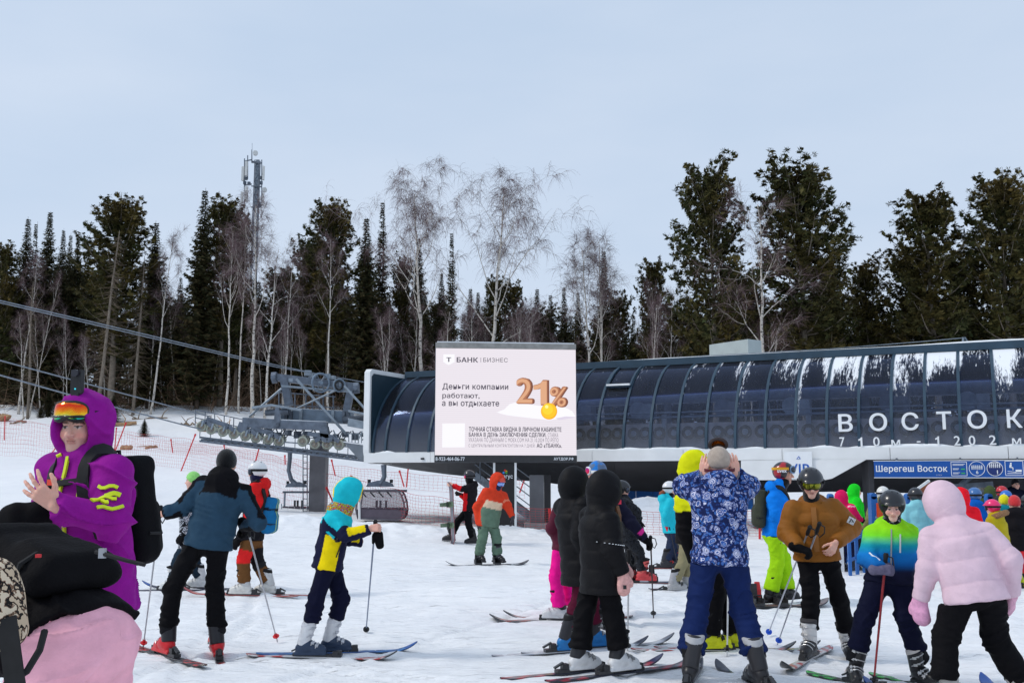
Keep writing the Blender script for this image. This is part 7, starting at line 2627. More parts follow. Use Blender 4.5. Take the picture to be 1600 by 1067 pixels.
# ------------------------------------------------------------------ boarding gates and the clutter under the station
GA = 16.5
gt = thing('queue_gate', 'blue tubular queue gate frames left of the boarding area', 'gate', tuple(at(1326, 888, GA)))
for px, y0, y1, dd in ((1326, 838, 890, 0), (1337, 832, 886, 0.3), (1348, 828, 882, 0.6), (1319, 828, 876, 1.3), (1358, 770, 872, 1.5)):
    a, c = at(px, y0, GA + dd), at(px, y1, GA + dd)
    MB().beam((a[0], a[1], a[2]), (a[0], a[1], gz(a[0], a[1]) - 0.05), 0.05, 0.05, up=(0, 1, 0)).build('post', BLUEP, gt)
for y0 in (846, 876):
    MB().beam(at(1326, y0, GA), at(1348, y0 - 10, GA + 0.6), 0.04, 0.04).build('rail', BLUEP, gt)
    MB().beam(at(1319, y0 - 8, GA + 1.3), at(1358, y0 - 18, GA + 1.5), 0.04, 0.04).build('rail', BLUEP, gt)
def turnstile(px, ytop, ybot, Yd, lb, panel=True):
    a = at(px, ytop, Yd)
    z_ = gz(a[0], Yd)
    o = thing('turnstile', lb, 'turnstile', (a[0], Yd, z_), 'ski pass turnstiles')
    MB().box((a[0], Yd, (a[2] + z_) / 2 - 0.05), (0.11, 0.16, a[2] - z_)).build('pillar', BLUEP, o)
    MB().disc((a[0], Yd, a[2] - 0.04), (0, 1, 0), 0.055, 0.16, 14).build('pillar_cap', BLUEP, o)
    MB().box((a[0] + 0.08, Yd - 0.05, a[2] - 0.30), (0.10, 0.10, 0.28)).box((a[0] + 0.08, Yd - 0.11, a[2] - 0.30), (0.07, 0.03, 0.20)).build('reader', mat('orange_reader', (0.75, 0.10, 0.015), 0.45), o)
    MB().tube((a[0], Yd - 0.08, z_ + 0.9), (a[0] + 0.55, Yd - 0.1, z_ + 0.85), 0.022, n=6).build('arm', GALVL, o)
    if panel:
        MB().box((a[0] + 0.42, Yd + 0.05, z_ + 0.52), (0.62, 0.05, 0.95)).build('side_panel', WHITE, o)
turnstile(1363, 771, 880, 17.6, 'blue turnstile pillar with orange reader behind the kid with green shoulders', False)
turnstile(1419, 772, 880, 17.4, 'blue turnstile pillar with orange reader and white panel beside pink hood')
turnstile(1544, 772, 880, 20.5, 'blue turnstile pillar behind the pink helmet', False)
turnstile(1297, 772, 860, 21.5, 'small far blue turnstile pillar right of the brown jacket', False)
wp = thing('white_post', 'low pale post right of the brown jacket skier', 'post', tuple(at(1310, 880, 17.2)))
a = at(1309, 830, 17.2)
MB().box((a[0], 17.2, (a[2] + gz(a[0], 17.2)) / 2), (0.13, 0.13, a[2] - gz(a[0], 17.2))).box((a[0], 17.2, a[2] + 0.01), (0.17, 0.17, 0.03)).build('shaft', WHITE, wp)
cb = thing('control_cabinet', 'tall white control cabinet under the station near the right edge', 'cabinet', tuple(at(1532, 800, 24.5)))
a, c = at(1518, 800, 24.5), at(1570, 748, 24.5)
MB().box(((a[0] + c[0]) / 2, 24.8, (a[2] + c[2]) / 2 - 0.3), (c[0] - a[0], 0.5, c[2] - a[2] + 0.7)).build('cabinet_body', WHITE, cb)
MB().box((a[0] + 0.36, 24.52, c[2] - 0.22), (0.14, 0.06, 0.12)).build('socket_box', mat('beige_box', (0.5, 0.45, 0.36), 0.6), cb)
MB().path([at(1558, 752, 24.45), at(1556, 765, 24.42), at(1548, 774, 24.4), at(1540, 772, 24.45)], 0.022, 6).build('hose', mat('hose_red', (0.40, 0.07, 0.04), 0.6), cb, True)
MB().box((at(1547, 770, 24.4)[0], 24.42, at(1547, 765, 24.4)[2]), (0.05, 0.05, 0.5)).build('conduit', BLUEP, cb)
wc = thing('waiting_chair', 'dark waiting lift chair with bent bar at the boarding point', 'chairlift chair', tuple(at(1500, 800, 22.5)))
MB().path([at(1462, 768, 22.5), at(1500, 772, 22.4), at(1545, 768, 22.4), at(1556, 776, 22.4), at(1560, 795, 22.4)], 0.05, 8).build('safety_bar', GALVD, wc, True)
for k_ in range(5):
    a = at(1475 + 17 * k_, 790, 22.8)
    MB().box(a, (0.22, 0.1, 0.45)).box(a + V(0, -0.2, -0.25), (0.22, 0.4, 0.08)).build('seat', BLACKP, wc)
MB().beam(at(1470, 762, 22.9), at(1550, 756, 22.9), 0.12, 0.12).build('crossbar', GALVD, wc)
MB().path([at(1500, 760, 22.9), at(1512, 748, 22.9), at(1526, 738, 22.9)], 0.07, 8).build('hanger', GALVD, wc, True)
bb_ = thing('brown_ramp_panel', 'slanted rust brown panel with white edge behind the boarding gate', 'panel', tuple(at(1405, 795, 21.5)))
pl = [at(1402, 800, 21.5), at(1404, 786, 21.5), at(1452, 752, 21.5), at(1460, 756, 21.5), at(1460, 800, 21.5)]
MB().add(pl + [p_ + V(0, 0.1, 0) for p_ in pl], [[4, 3, 2, 1, 0], [5, 6, 7, 8, 9], [0, 1, 6, 5], [1, 2, 7, 6], [2, 3, 8, 7], [3, 4, 9, 8]]).build('panel_board', BROWN, bb_)
MB().beam(at(1400, 787.5, 21.45), at(1452, 750.5, 21.45), 0.06, 0.05).build('edge_rail', WHITE, bb_)

# ================================================================== THE PEOPLE IN THE PHOTOGRAPH
R_ = math.radians
def mixc(n, base):
    return np.repeat(np.array(base)[None], n, 0)
def setc(c_, mask, v):
    c_[mask] = v
    return c_
def put_skis(F_, style, who, L_=1.55, yaws=None, shift=0.0, edge=0.0, S_=None):
    for s_, w in (('L', 'left'), ('R', 'right')):
        y_ = F_.__dict__['fy' + s_] if yaws is None else R_(yaws[s_])
        p = F_.J['sole' + s_].copy()
        p[2] = gz(p[0], p[1])
        p = p + V(math.sin(y_), math.cos(y_), 0) * shift
        ski(p, y_, style, '%s ski of %s' % (w, who), L_, 'skis under skiers', edge, 0.0, True, F_.S)
SKINP = c8(232, 182, 162)

# ---- purple jacket, front left
F1 = person('man in purple hooded jacket with raised bare hand and rainbow goggles', 4.6, 207, dict(head=(127, 669, 0), neck=(137, 727, 0.02), pel=(150, 898, 0.05), shL=(178, 738, -0.10), shR=(86, 741, 0.16), elL=(176, 813, -0.20), haL=(86, 790, -0.40), elR=(74, 806, 0.08), haR=(60, 803, -0.26)), dict(L=(170, 0.0, 220), R=(120, 0.25, 215)), 1.0, hyaw=187, hpitch=-0.03)
body(F1, SKINP, c8(88, 62, 48), {'L': (V(-0.72, -0.10, 0.62), V(0.15, 1, 0.1), 0.16, 0.30)}, True, 0.55, 0.18)
PUR = c8(146, 24, 142)
jacket(F1, PUR, hem=0.16, fit=1.06, arm=1.08, hood='up', hoods=1.12, wrinkle=1.7, collar=0.09)
trousers(F1, c8(30, 28, 34), 1.0)
boots(F1, c8(40, 40, 44), c8(60, 60, 64))
helmet(F1, BLK, 0.85, 'helmet')
goggles(F1, RAINBOW, c8(28, 28, 30), z=0.062, y=0.030, size=0.98, tiltg=0.12, strap_r=(0.11, 0.13), strap_z=0.062)
YEL = mat('yellow_trim', c8(214, 230, 30), 0.6)
zipper(F1, c8(214, 230, 30), 0.10, 0.55, 0.0, 0.016, 14, 'front_zip')
pz = [on_jacket(F1, -0.10, z_, 1, 0.006) for z_ in (0.36, 0.40, 0.44)]
strip(F1, 'pocket_zip', pz, 0.014, 0.005, YEL, F1.jo)
pz = [on_jacket(F1, 0.11, z_, 1, 0.006) for z_ in (0.36, 0.40)]
strip(F1, 'pocket_zip', pz, 0.012, 0.005, YEL, F1.jo)
MB().tube(hp(F1, 0.050, 0.070, -0.118), hp(F1, 0.068, 0.078, -0.128), 0.008, n=6).build('cord_lock', YEL, F1.jo)
MB().tube(hp(F1, -0.050, 0.070, -0.118), hp(F1, -0.068, 0.078, -0.128), 0.008, n=6).build('cord_lock', YEL, F1.jo)
ua0, ua1 = F1.J['shL'], F1.J['elL']
for k_, (f_, w_, a_) in enumerate(((0.30, 0.085, 0.0), (0.46, 0.06, 0.02), (0.52, 0.075, 0.0), (0.58, 0.05, -0.015), (0.72, 0.075, 0.02))):
    c_ = ua0 + (ua1 - ua0) * f_ + V(0.01 + a_, 0, 0)
    pts = [march(F1.jfn, c_ + V(dx, -0.4, 0.006 * math.sin(dx * 90 + k_)), V(0, 1, 0)) + V(0, -0.006, 0) for dx in np.linspace(-w_ / 2, w_ / 2, 6)]
    strip(F1, 'sleeve_print', pts, 0.014 + 0.006 * (k_ % 2), 0.004, YEL, F1.jo)
for k_ in range(4):
    strip(F1, 'chest_logo', [on_jacket(F1, x_, 0.335 - 0.017 * k_, 1, 0.005) for x_ in (-0.045 - 0.004 * k_, -0.065, -0.085 - 0.004 * (k_ % 2))], 0.009, 0.004, BLACKP, F1.jo)
glove(F1, 'R', V(-0.9, -0.35, -0.18), V(0.2, 0.9, -0.2), 0.45, BLK, True, 0.016, 'mitten')
b1 = backpack(F1, 'black backpack on the back of the man in purple', c8(14, 14, 17), 0.29, 0.48, 0.17, 0.25, panel=lambda Q, c_: setc(c_, (np.abs(Q[:, 0] - 0.09) < 0.02) & (np.abs(Q[:, 2] + 0.10) < 0.05) & (Q[:, 1] < 0), c8(190, 30, 30)))
strip(F1, 'chest_strap', [on_jacket(F1, x_, 0.435 + 0.02 * abs(x_), 1, 0.014) for x_ in np.linspace(-0.14, 0.14, 9)], 0.026, 0.006, mat('strap_webbing', (0.012, 0.012, 0.013)), b1)
MB().box(on_jacket(F1, 0.055, 0.442, 1, 0.02), (0.035, 0.03, 0.026), rotz(-F1.yaw)).build('buckle', mat('orange_buckle', c8(235, 70, 40), 0.5), b1)
ca = thing('action_camera', 'slim black action camera standing on the purple-hooded man\'s helmet', 'camera', tuple(hp(F1, 0.0, 0.045, 0.150)))
cc_ = F1.H @ np.diag([1, 1, 1])
MB().box(hp(F1, 0.0, 0.048, 0.210), (0.050, 0.030, 0.112), F1.H).build('camera_body', BLACKP, ca)
MB().disc(hp(F1, 0.0, 0.070, 0.250), F1.H[:, 1], 0.017, 0.012, 16).build('camera_lens', mat('lens_glass', (0.03, 0.03, 0.04), 0.08), ca)
MB().box(hp(F1, 0.0, 0.048, 0.146), (0.036, 0.036, 0.03), F1.H).build('mount', BLACKP, ca)
MB().box(hp(F1, 0.0, 0.0645, 0.178), (0.006, 0.004, 0.006), F1.H).build('status_light', emis('cyan_led', (0.05, 0.7, 0.9), 1.0), ca)

# ---- pink trousers, bending, bottom left corner
F2 = person('person in pale pink ski trousers and black jacket bending in the corner', 3.35, -58, dict(head=(-120, 880, 0.40), neck=(-45, 905, 0.28), pel=(112, 1004, 0.0), haL=(-60, 1110, 0.2), haR=(-90, 1090, 0.6)), dict(L=(95, -0.16, -60), R=(190, 0.16, -50)), 1.0, hyaw=-70, hpitch=-0.3)
body(F2)
jacket(F2, c8(14, 12, 15), hem=-0.005, fit=1.20, hood='down', flare=1.03, wrinkle=1.6)
trousers(F2, c8(240, 176, 192), 1.10, wrinkle=1.3, seat=1.08)
boots(F2, c8(200, 200, 205), c8(220, 220, 224))
beanie(F2, BLK)
glove(F2, 'L', V(0, 0.2, -1), V(1, 0, 0), 0.3, BLK)
glove(F2, 'R', V(0, 0.2, -1), V(-1, 0, 0), 0.3, BLK)
def leo(P):
    a, c_ = at(-16, 915, 3.02), at(12, 985, 3.00)
    return cap(P, a, c_, 0.085, 0.06) - 0.01 * noise3(P * 14, 2)
lo, hi = bbox([at(-16, 915, 3.02), at(12, 985, 3.0)], 0.15)
blob('leopard_scarf', leo, lo, hi, 0.009, LEOP, F2.o)
b2 = backpack(F2, 'large black backpack on the bending person in pink trousers', c8(13, 12, 15), 0.33, 0.38, 0.12, 0.20, straps=False)
wm = mat('strap_webbing', (0.012, 0.012, 0.013))
MB().path([at(150, 862, 3.2), at(172, 868, 3.15), at(200, 876, 3.12), at(226, 882, 3.1)], [0.007, 0.008, 0.007, 0.007], 6).build('loose_strap', wm, b2, True)
MB().path([at(70, 985, 3.0), at(62, 1015, 2.95), at(42, 1048, 2.93), at(8, 1070, 2.92)], 0.010, 6).build('hanging_strap', wm, b2, True)
MB().beam(at(10, 965, 2.95), at(26, 1085, 2.9), 0.008, 0.055, up=(1, 0, 0)).build('wide_strap', wm, b2)
MB().box(at(160, 864, 3.17), (0.02, 0.014, 0.03)).build('buckle', mat('clear_buckle', (0.35, 0.36, 0.38), 0.3), b2)
MB().box(at(60, 868, 3.05), (0.014, 0.012, 0.010)).build('red_tag', REDP, b2)

# ---- teal and black jacket seen from behind
F3 = person('skier from behind in dark teal and black jacket with silver poles', 9.2, -5, dict(head=(354, 727, 0.08), neck=(350, 757, 0.03), pel=(327, 842, 0), elL=(287, 791, -0.02), haL=(256, 803, -0.06), elR=(404, 815, 0.02), haR=(380, 822, 0.22), knL=(271, 918, -0.02), knR=(335, 917, 0.06)), dict(L=(264, -0.05, -44), R=(345, 0.05, -20)), 1.03)
body(F3, SKINP, hands={'L': (V(-0.9, 0.35, 0.05), V(0.3, 0.5, -0.8), 0.85)})
TEAL, TBL = c8(44, 70, 90), c8(16, 15, 19)
def c3(i):
    c_ = mixc(len(i['v']), TEAL)
    b_ = i['bi']
    setc(c_, (b_ == 0) & (i['rel'][:, 2] > 0.405 - 0.12 * np.abs(i['rel'][:, 0])), TBL)
    setc(c_, (b_ == 5) | (i['rel'][:, 2] > 0.50), TBL)
    setc(c_, ((b_ == 1) | (b_ == 3)) & (i['n'][:, 2] > 0.35), TBL)
    setc(c_, ((b_ == 2) | (b_ == 4)) & (i['n'][:, 2] < -0.45), TBL)
    setc(c_, ((b_ == 2) | (b_ == 4)) & (i['t'] > 0.93), TBL)
    return c_
jacket(F3, c3, hem=0.075, fit=1.10, hood='down')
hc = F3.J['neck'] - F3.tf * 0.045 + V(0, 0, 0.065)
blob('hood', lambda P: ell(P, hc, (0.138, 0.105, 0.10), np.stack([F3.tr, F3.tf, F3.up], 1)) - 0.008 * noise3(P * 13, 4), hc - 0.2, hc + 0.2, 0.01, SHELL, F3.jo, TBL)
trousers(F3, c8(14, 13, 16), 1.0, tend=0.72)
boots(F3, c8(200, 28, 36), c8(34, 32, 36), c8(205, 205, 205))
beanie(F3, c8(18, 18, 21), top=0.01)
glove(F3, 'R', V(0.1, 0.6, -0.8), V(-1, 0, 0), 0.8, BLK)
put_skis(F3, 'redblack', 'the skier in dark teal and black', 1.6)
hl = F3.J['haL'] + V(-0.06, 0.03, 0.0)
pole(hl + V(0.02, 0, 0.075), V(at(224, 1000, 9.6)[0], 9.6, gz(-3.5, 9.6)), c8(176, 176, 180), 'silver ski pole in the left hand of the teal jacket skier', c8(210, 30, 40))
pole(F3.J['haR'] + V(0.02, 0.03, 0.02), V(at(434, 990, 10.1)[0], 10.1, gz(-2.4, 10.1)), c8(186, 186, 190), 'silver ski pole in the right hand of the teal jacket skier', c8(210, 30, 40))

# ---- red jacket with blue backpack
F4 = person('skier in red jacket and brown trousers with white helmet facing left', 13.8, -88, dict(head=(401, 738, 0), neck=(404, 759, 0.02), pel=(394, 836, 0), elL=(390, 806, -0.22), haL=(374, 842, -0.18), haR=(378, 838, 0.2)), dict(L=(382, -0.06, -85), R=(420, 0.10, -85)), 1.0, hyaw=-96)
body(F4, SKINP)
jacket(F4, lambda i: setc(setc(mixc(len(i['v']), c8(216, 34, 34)), (i['bi'] == 0) & (i['rel'][:, 2] < 0.25), c8(26, 24, 28)), (i['bi'] == 2) | (i['bi'] == 4), c8(28, 26, 30)), hem=0.06, fit=1.08)
def c4(i):
    c_ = mixc(len(i['v']), c8(108, 72, 40))
    setc(c_, (i['bi'] == 1) & (i['t'] > 0.55), c8(226, 40, 40))
    setc(c_, (i['bi'] == 3) & (i['t'] > 0.5), c8(28, 28, 32))
    setc(c_, (i['bi'] == 2) & (i['t'] < 0.12), c8(30, 28, 32))
    setc(c_, (i['bi'] == 4) & (i['t'] < 0.35), c8(40, 40, 42))
    return c_
trousers(F4, c4, 1.10, tend=0.86)
boots(F4, c8(214, 212, 206), c8(196, 196, 194))
vents(F4, helmet(F4, c8(222, 222, 222)))
goggles(F4, SMOKE, BLK, z=0.012, strap_r=(0.118, 0.136), strap_z=0.03)
gaiter(F4, c8(24, 24, 60), face=True)
glove(F4, 'L', V(-0.5, -0.2, -0.8), V(0.3, 1, 0), 0.4, BLK)
glove(F4, 'R', V(-0.6, 0.2, -0.8), V(0.3, -1, 0), 0.4, BLK)
backpack(F4, 'blue backpack with lime piping on the skier in red', c8(28, 106, 156), 0.26, 0.46, 0.17, 0.27, panel=lambda Q, c_: setc(setc(c_, np.abs(np.abs(Q[:, 0]) - 0.045) < 0.010, c8(190, 214, 60)), np.abs(Q[:, 2] - 0.10) < 0.016, c8(22, 22, 28)))
put_skis(F4, 'pinkred', 'the skier in red jacket and brown trousers', 1.6)

# ---- black and white print jacket, half hidden
F5 = person('skier in black and white print jacket half hidden behind the teal jacket', 14.4, -84, dict(head=(301, 752, 0), neck=(303, 771, 0.02), pel=(298, 846, 0), elL=(287, 805, -0.2), haL=(288, 835, -0.2), haR=(285, 835, 0.2)), dict(L=(272, -0.06, -88), R=(314, 0.12, -88)), 0.98)
body(F5, SKINP)
jacket(F5, c8(30, 30, 40), hem=0.10, fit=1.08, m=ZEBRA)
trousers(F5, c8(32, 48, 62), 1.05, tend=0.86)
boots(F5, c8(218, 218, 216), c8(206, 206, 206))
beanie(F5, c8(150, 220, 120), top=0.01)
glove(F5, 'L', V(-0.5, -0.2, -0.8), V(0.3, 1, 0), 0.4, BLK)
glove(F5, 'R', V(-0.5, -0.2, -0.8), V(0.3, 1, 0), 0.4, BLK)
put_skis(F5, 'bluetip', 'the skier in black and white print', 1.6)

# ---- boy in turquoise, yellow and navy
F6 = person('child in turquoise, yellow and navy jacket skiing to the right', 9.25, 80, dict(head=(547, 773, 0.02), neck=(530, 800, 0), pel=(513, 876, 0), shR=(520, 812, -0.13), elR=(540, 836, -0.20), haR=(577, 826, -0.18), elL=(536, 842, 0.2), haL=(566, 846, 0.22), knR=(494, 938, -0.10), knL=(533, 934, 0.08)), dict(R=(481, -0.10, 88), L=(520, 0.10, 78)), 0.90, hyaw=72, hpitch=-0.30)
F6.h = 0.0088
body(F6, SKINP, hands={'R': (V(0.95, -0.1, 0.15), V(0.1, 0.9, -0.3), 0.85)})
TUR, YLW, NVY = c8(30, 190, 204), c8(246, 216, 14), c8(26, 28, 56)
def c6(i):
    n = len(i['v'])
    c_ = mixc(n, NVY)
    b_, rl = i['bi'], i['rel']
    zig = 0.035 * np.abs(((rl[:, 1] * 9) % 1.0) - 0.5)
    setc(c_, (b_ == 0) & (rl[:, 2] > 0.355 + zig), TUR)
    setc(c_, (b_ == 0) & (rl[:, 2] < 0.27) & (np.abs(rl[:, 1] - 0.0) < 0.085), YLW)
    setc(c_, ((b_ == 1) | (b_ == 3)) & (i['t'] < 0.70) & (i['n'] @ nrm(V(0.5, -0.3, 0.9)) > -0.1), TUR)
    setc(c_, ((b_ == 2) | (b_ == 4)) & (i['n'][:, 2] > -0.15) & (i['t'] < 0.86), YLW)
    setc(c_, b_ == 5, TUR)
    setc(c_, (i['hd'][:, 2] > -0.25) & (b_ == 5) & ((np.abs(i['hd'][:, 0]) < 0.028) | (i['hd'][:, 1] > 0.088)), YLW)
    return c_
jacket(F6, c6, hem=0.075, fit=1.08, arm=1.0, hood='up', hoods=1.16, collar=0.0)
trousers(F6, c8(16, 18, 42), 1.02, tend=0.50, shin=1.0)
boots(F6, c8(44, 60, 84), c8(214, 214, 216), c8(196, 196, 200), c8(206, 206, 210))
gaiter(F6, c8(60, 60, 60), STRIPES, 0.135, True)
goggles(F6, lens_mat('yellow_lens', [(0, c8(200, 180, 30)), (0.9, c8(240, 220, 60))]), c8(226, 196, 20), z=0.010, strap_r=(0.09, 0.10))
pk = [march(F6.jfn, tl(F6, 0.5, yy, zz), -F6.tr) + F6.tr * 0.005 for yy, zz in ((0.035, 0.26), (0.03, 0.215))]
strip(F6, 'pocket_tab', pk, 0.014, 0.004, BLACKP, F6.jo)
pk = [march(F6.jfn, tl(F6, 0.5, 0.085 - 0.02 * f, 0.20 - 0.13 * f), -F6.tr) + F6.tr * 0.005 for f in (0, 0.33, 0.66, 1)]
strip(F6, 'pocket_zip', pk, 0.008, 0.004, BLACKP, F6.jo)
tp = F6.J['haR'] + V(0.05, 0.03, 0.07)
pole(tp, V(at(572, 975, 10.6)[0], 10.6, gz(-1.5, 10.6)), c8(120, 130, 150), 'ski pole in the bare hand of the yellow and navy child')
mt_ = thing('hanging_mitten', 'black mitten hanging from the yellow and navy child\'s hand', 'mitten', tuple(at(592, 862, 9.1)))
a, c_ = at(590, 835, 9.1), at(594, 853, 9.1)
blob('mitten_body', lambda P: smin(ecap(P, a, c_, 0.050, 0.036, 0.034, 0.026, V(1, 0, 0)), cap(P, at(584, 838, 9.08), at(583, 848, 9.06), 0.018, 0.012), 0.01), *bbox([a, c_], 0.12), 0.007, LEATH, mt_, BLK)
MB().path([tp + V(0, 0, -0.07), (tp + a) / 2 + V(0, 0, -0.02), a + V(0, 0, 0.04)], 0.005, 5).build('leash', BLACKP, mt_)
ski(V(F6.J['soleR'][0] + 0.1, F6.J['soleR'][1], gz(*F6.J['soleR'][:2])), R_(92), 'redwhite', 'right ski of the yellow and navy child, dug into the snow', 1.35, 'skis under skiers', S_=0.95)
ski(V(F6.J['soleL'][0] + 0.02, F6.J['soleL'][1], gz(*F6.J['soleL'][:2])), R_(76), 'blue', 'blue left ski of the yellow and navy child', 1.45, 'skis under skiers', S_=0.95)

# ---- snowboarder in black and red, far
F7 = person('snowboarder in black and red jacket walking with upright board', 23.0, -80, dict(head=(733, 745, 0), neck=(736, 759, 0.02), pel=(733, 794, 0), elL=(722, 764, -0.2), haL=(707, 758, -0.2), elR=(728, 780, 0.15), haR=(719, 772, 0.1)), dict(R=(704, 0.1, -85), L=(739, -0.1, -85)), 1.0)
body(F7, SKINP)
jacket(F7, lambda i: setc(setc(mixc(len(i['v']), c8(30, 26, 30)), (i['bi'] == 0) & (i['rel'][:, 1] > 0.02) & (i['rel'][:, 2] < 0.40), c8(228, 28, 34)), ((i['bi'] == 2) | (i['bi'] == 4)), c8(222, 30, 38)), hem=0.06, fit=1.05)
trousers(F7, c8(16, 15, 18), 1.0, tend=0.9)
boots(F7, c8(40, 38, 40), c8(30, 28, 30), c8(60, 60, 60))
helmet(F7, c8(34, 32, 38))
goggles(F7, MAGENTA, BLK, strap_r=(0.118, 0.136), strap_z=0.02)
gaiter(F7, BLK, face=True)
glove(F7, 'R', V(-0.8, 0, 0.3), V(0, 1, 0), 0.6, c8(40, 36, 38), infl=0.003)
glove(F7, 'L', V(-0.9, 0, 0.2), V(0, 1, 0), 0.6, SKINP, infl=0.002, name='bare_hand')
pb = at(707, 803, 22.8)
snowboard(pb, at(705, 753, 22.8) - at(709, 852, 22.8), V(-1, -0.45, 0), 'board_grey', 'grey snowboard held upright by the boarder in black and red', 1.46, 0.25, (-0.24, 0.22), c8(110, 128, 104))

# ---- snowboarder in orange and green
F8 = person('snowboarder in orange, cream and green jacket riding towards us', 18.2, 152, dict(head=(778, 753, -0.06), neck=(774, 769, -0.02), pel=(763, 812, 0), elR=(745, 793, 0.0), haR=(747, 817, -0.06), elL=(793, 790, -0.02), haL=(801, 808, -0.10)), dict(R=(748, 0, 150, 0.05), L=(777, 0, 140, 0.05)), 1.02, hyaw=135, hpitch=-0.35)
body(F8, SKINP)
ORG_, CRM, SAG = c8(216, 66, 40), c8(226, 198, 168), c8(98, 122, 104)
jacket(F8, lambda i: setc(setc(setc(mixc(len(i['v']), ORG_), (i['bi'] == 0) & (i['rel'][:, 2] < 0.345), CRM), (i['bi'] == 0) & (i['rel'][:, 2] < 0.215), SAG), (i['bi'] == 1) & (i['t'] > 0.55) & (i['t'] < 0.75), c8(230, 130, 100)), hem=0.12, fit=1.10, hood='up', hoods=1.08)
trousers(F8, SAG, 1.12, tend=0.93)
boots(F8, c8(36, 34, 38), c8(30, 28, 32), c8(90, 90, 96))
helmet(F8, ORG_, 0.95)
goggles(F8, BLUEL, c8(30, 32, 60), z=0.0, y=0.012)
gaiter(F8, c8(34, 40, 70), face=True)
for s_ in 'LR':
    glove(F8, s_, V(0.05, -0.15, -1), V(1 if s_ == 'R' else -1, 0, 0), 0.35, c8(70, 66, 70))
pb = V(at(762, 880, 18.2)[0], 18.1, gz(-0.4, 18.1) + 0.005)
snowboard(pb, V(1, 0.18, 0), V(0, 0, 1), 'board_dark', 'dark snowboard under the rider in orange and green', 1.5, 0.27, (-0.17, 0.17))

# ---- maroon jacket and hot pink trousers
F9 = person('woman in maroon jacket and hot pink trousers behind the black coats', 11.7, -58, dict(head=(888, 767, 0), neck=(886, 789, 0.02), pel=(883, 852, 0), elL=(862, 826, -0.12), haL=(872, 846, 0.02), elR=(905, 826, 0.2), haR=(898, 848, 0.2)), dict(L=(873, -0.06, -84), R=(893, 0.12, -84)), 0.96, hyaw=-70)
body(F9, SKINP)
jacket(F9, c8(84, 24, 44), hem=0.06, fit=1.04, hood='up', puff=0.010, pitch=0.095)
trousers(F9, c8(244, 24, 146), 1.02, tend=0.95)
boots(F9, c8(206, 206, 208), c8(40, 40, 44))
glove(F9, 'L', V(0, 0.5, -0.8), V(1, 0, 0), 0.4, BLK)
glove(F9, 'R', V(0, 0.5, -0.8), V(1, 0, 0), 0.4, BLK)
put_skis(F9, 'greyred', 'the woman in hot pink trousers', 1.5)

# ---- black long coat behind, maroon trousers, blue boots
F10 = person('person in long black hooded coat and maroon trousers with blue boots', 9.5, 60, dict(head=(900, 757, 0.0), neck=(895, 787, 0), pel=(903, 872, 0), elR=(906, 838, -0.2), haR=(918, 874, -0.12), elL=(915, 836, 0.18), haL=(930, 868, 0.2)), dict(R=(886, -0.02, 72), L=(929, 0.10, 72)), 1.0, hyaw=66)
body(F10, SKINP)
jacket(F10, c8(16, 15, 18), hem=0.24, fit=1.10, arm=1.15, hood='up', hoods=1.14, puff=0.013, pitch=0.14)
trousers(F10, c8(84, 20, 44), 1.05, tend=0.72)
boots(F10, c8(24, 112, 178), c8(40, 40, 46), c8(160, 160, 160))
glove(F10, 'R', V(0.3, 0, -0.9), V(0, 1, 0), 0.4, BLK)
glove(F10, 'L', V(0.3, 0, -0.9), V(0, -1, 0), 0.4, BLK)
put_skis(F10, 'white', 'the person in long black coat and maroon trousers', 1.55)

# ---- blue patterned hat behind the coats
F10b = person('person in blue patterned hat and navy jacket behind the two black coats', 11.0, -35, dict(head=(932, 742, 0), neck=(938, 772, 0.02), pel=(945, 860, 0), elR=(985, 816, -0.05), haR=(1008, 843, -0.06), elL=(930, 815, 0.1), haL=(935, 840, 0.2)), dict(L=(932, 0, -20), R=(960, 0, 10)), 1.0, hyaw=-82)
body(F10b, SKINP)
jacket(F10b, lambda i: setc(mixc(len(i['v']), c8(28, 28, 48)), (i['bi'] == 4) & (np.abs(i['t'] - 0.62) < 0.10) & (i['n'][:, 1] < -0.3) & (i['n'][:, 2] > -0.2), c8(230, 50, 150)), hem=0.06, fit=1.04)
trousers(F10b, c8(26, 26, 34), 1.0)
boots(F10b, c8(60, 60, 66), c8(40, 40, 44))
beanie(F10b, lambda Q: np.where((noise3(Q * 26, 3) > 0.1)[:, None], c8(40, 128, 214), c8(96, 118, 150)), top=0.015)
goggles(F10b, MAGENTA, c8(230, 230, 232), z=0.035, y=0.012, size=0.95, strap_r=(0.095, 0.113), tiltg=0.1, strapc=c8(240, 240, 240))
glove(F10b, 'R', V(0.75, 0, -0.6), V(-0.5, 0.3, -0.7), 0.8, BLK)
glove(F10b, 'L', V(0, 0.3, -0.9), V(0, 1, 0), 0.4, BLK)
pole(F10b.J['haR'] + V(0.06, 0.01, 0.04), V(at(1021, 957, 11.6)[0], 11.6, gz(1.65, 11.6)), c8(56, 40, 40), 'dark ski pole with red band held in a black glove beside the black coat', c8(60, 60, 62))
put_skis(F10b, 'dark', 'the person in blue patterned hat', 1.5)

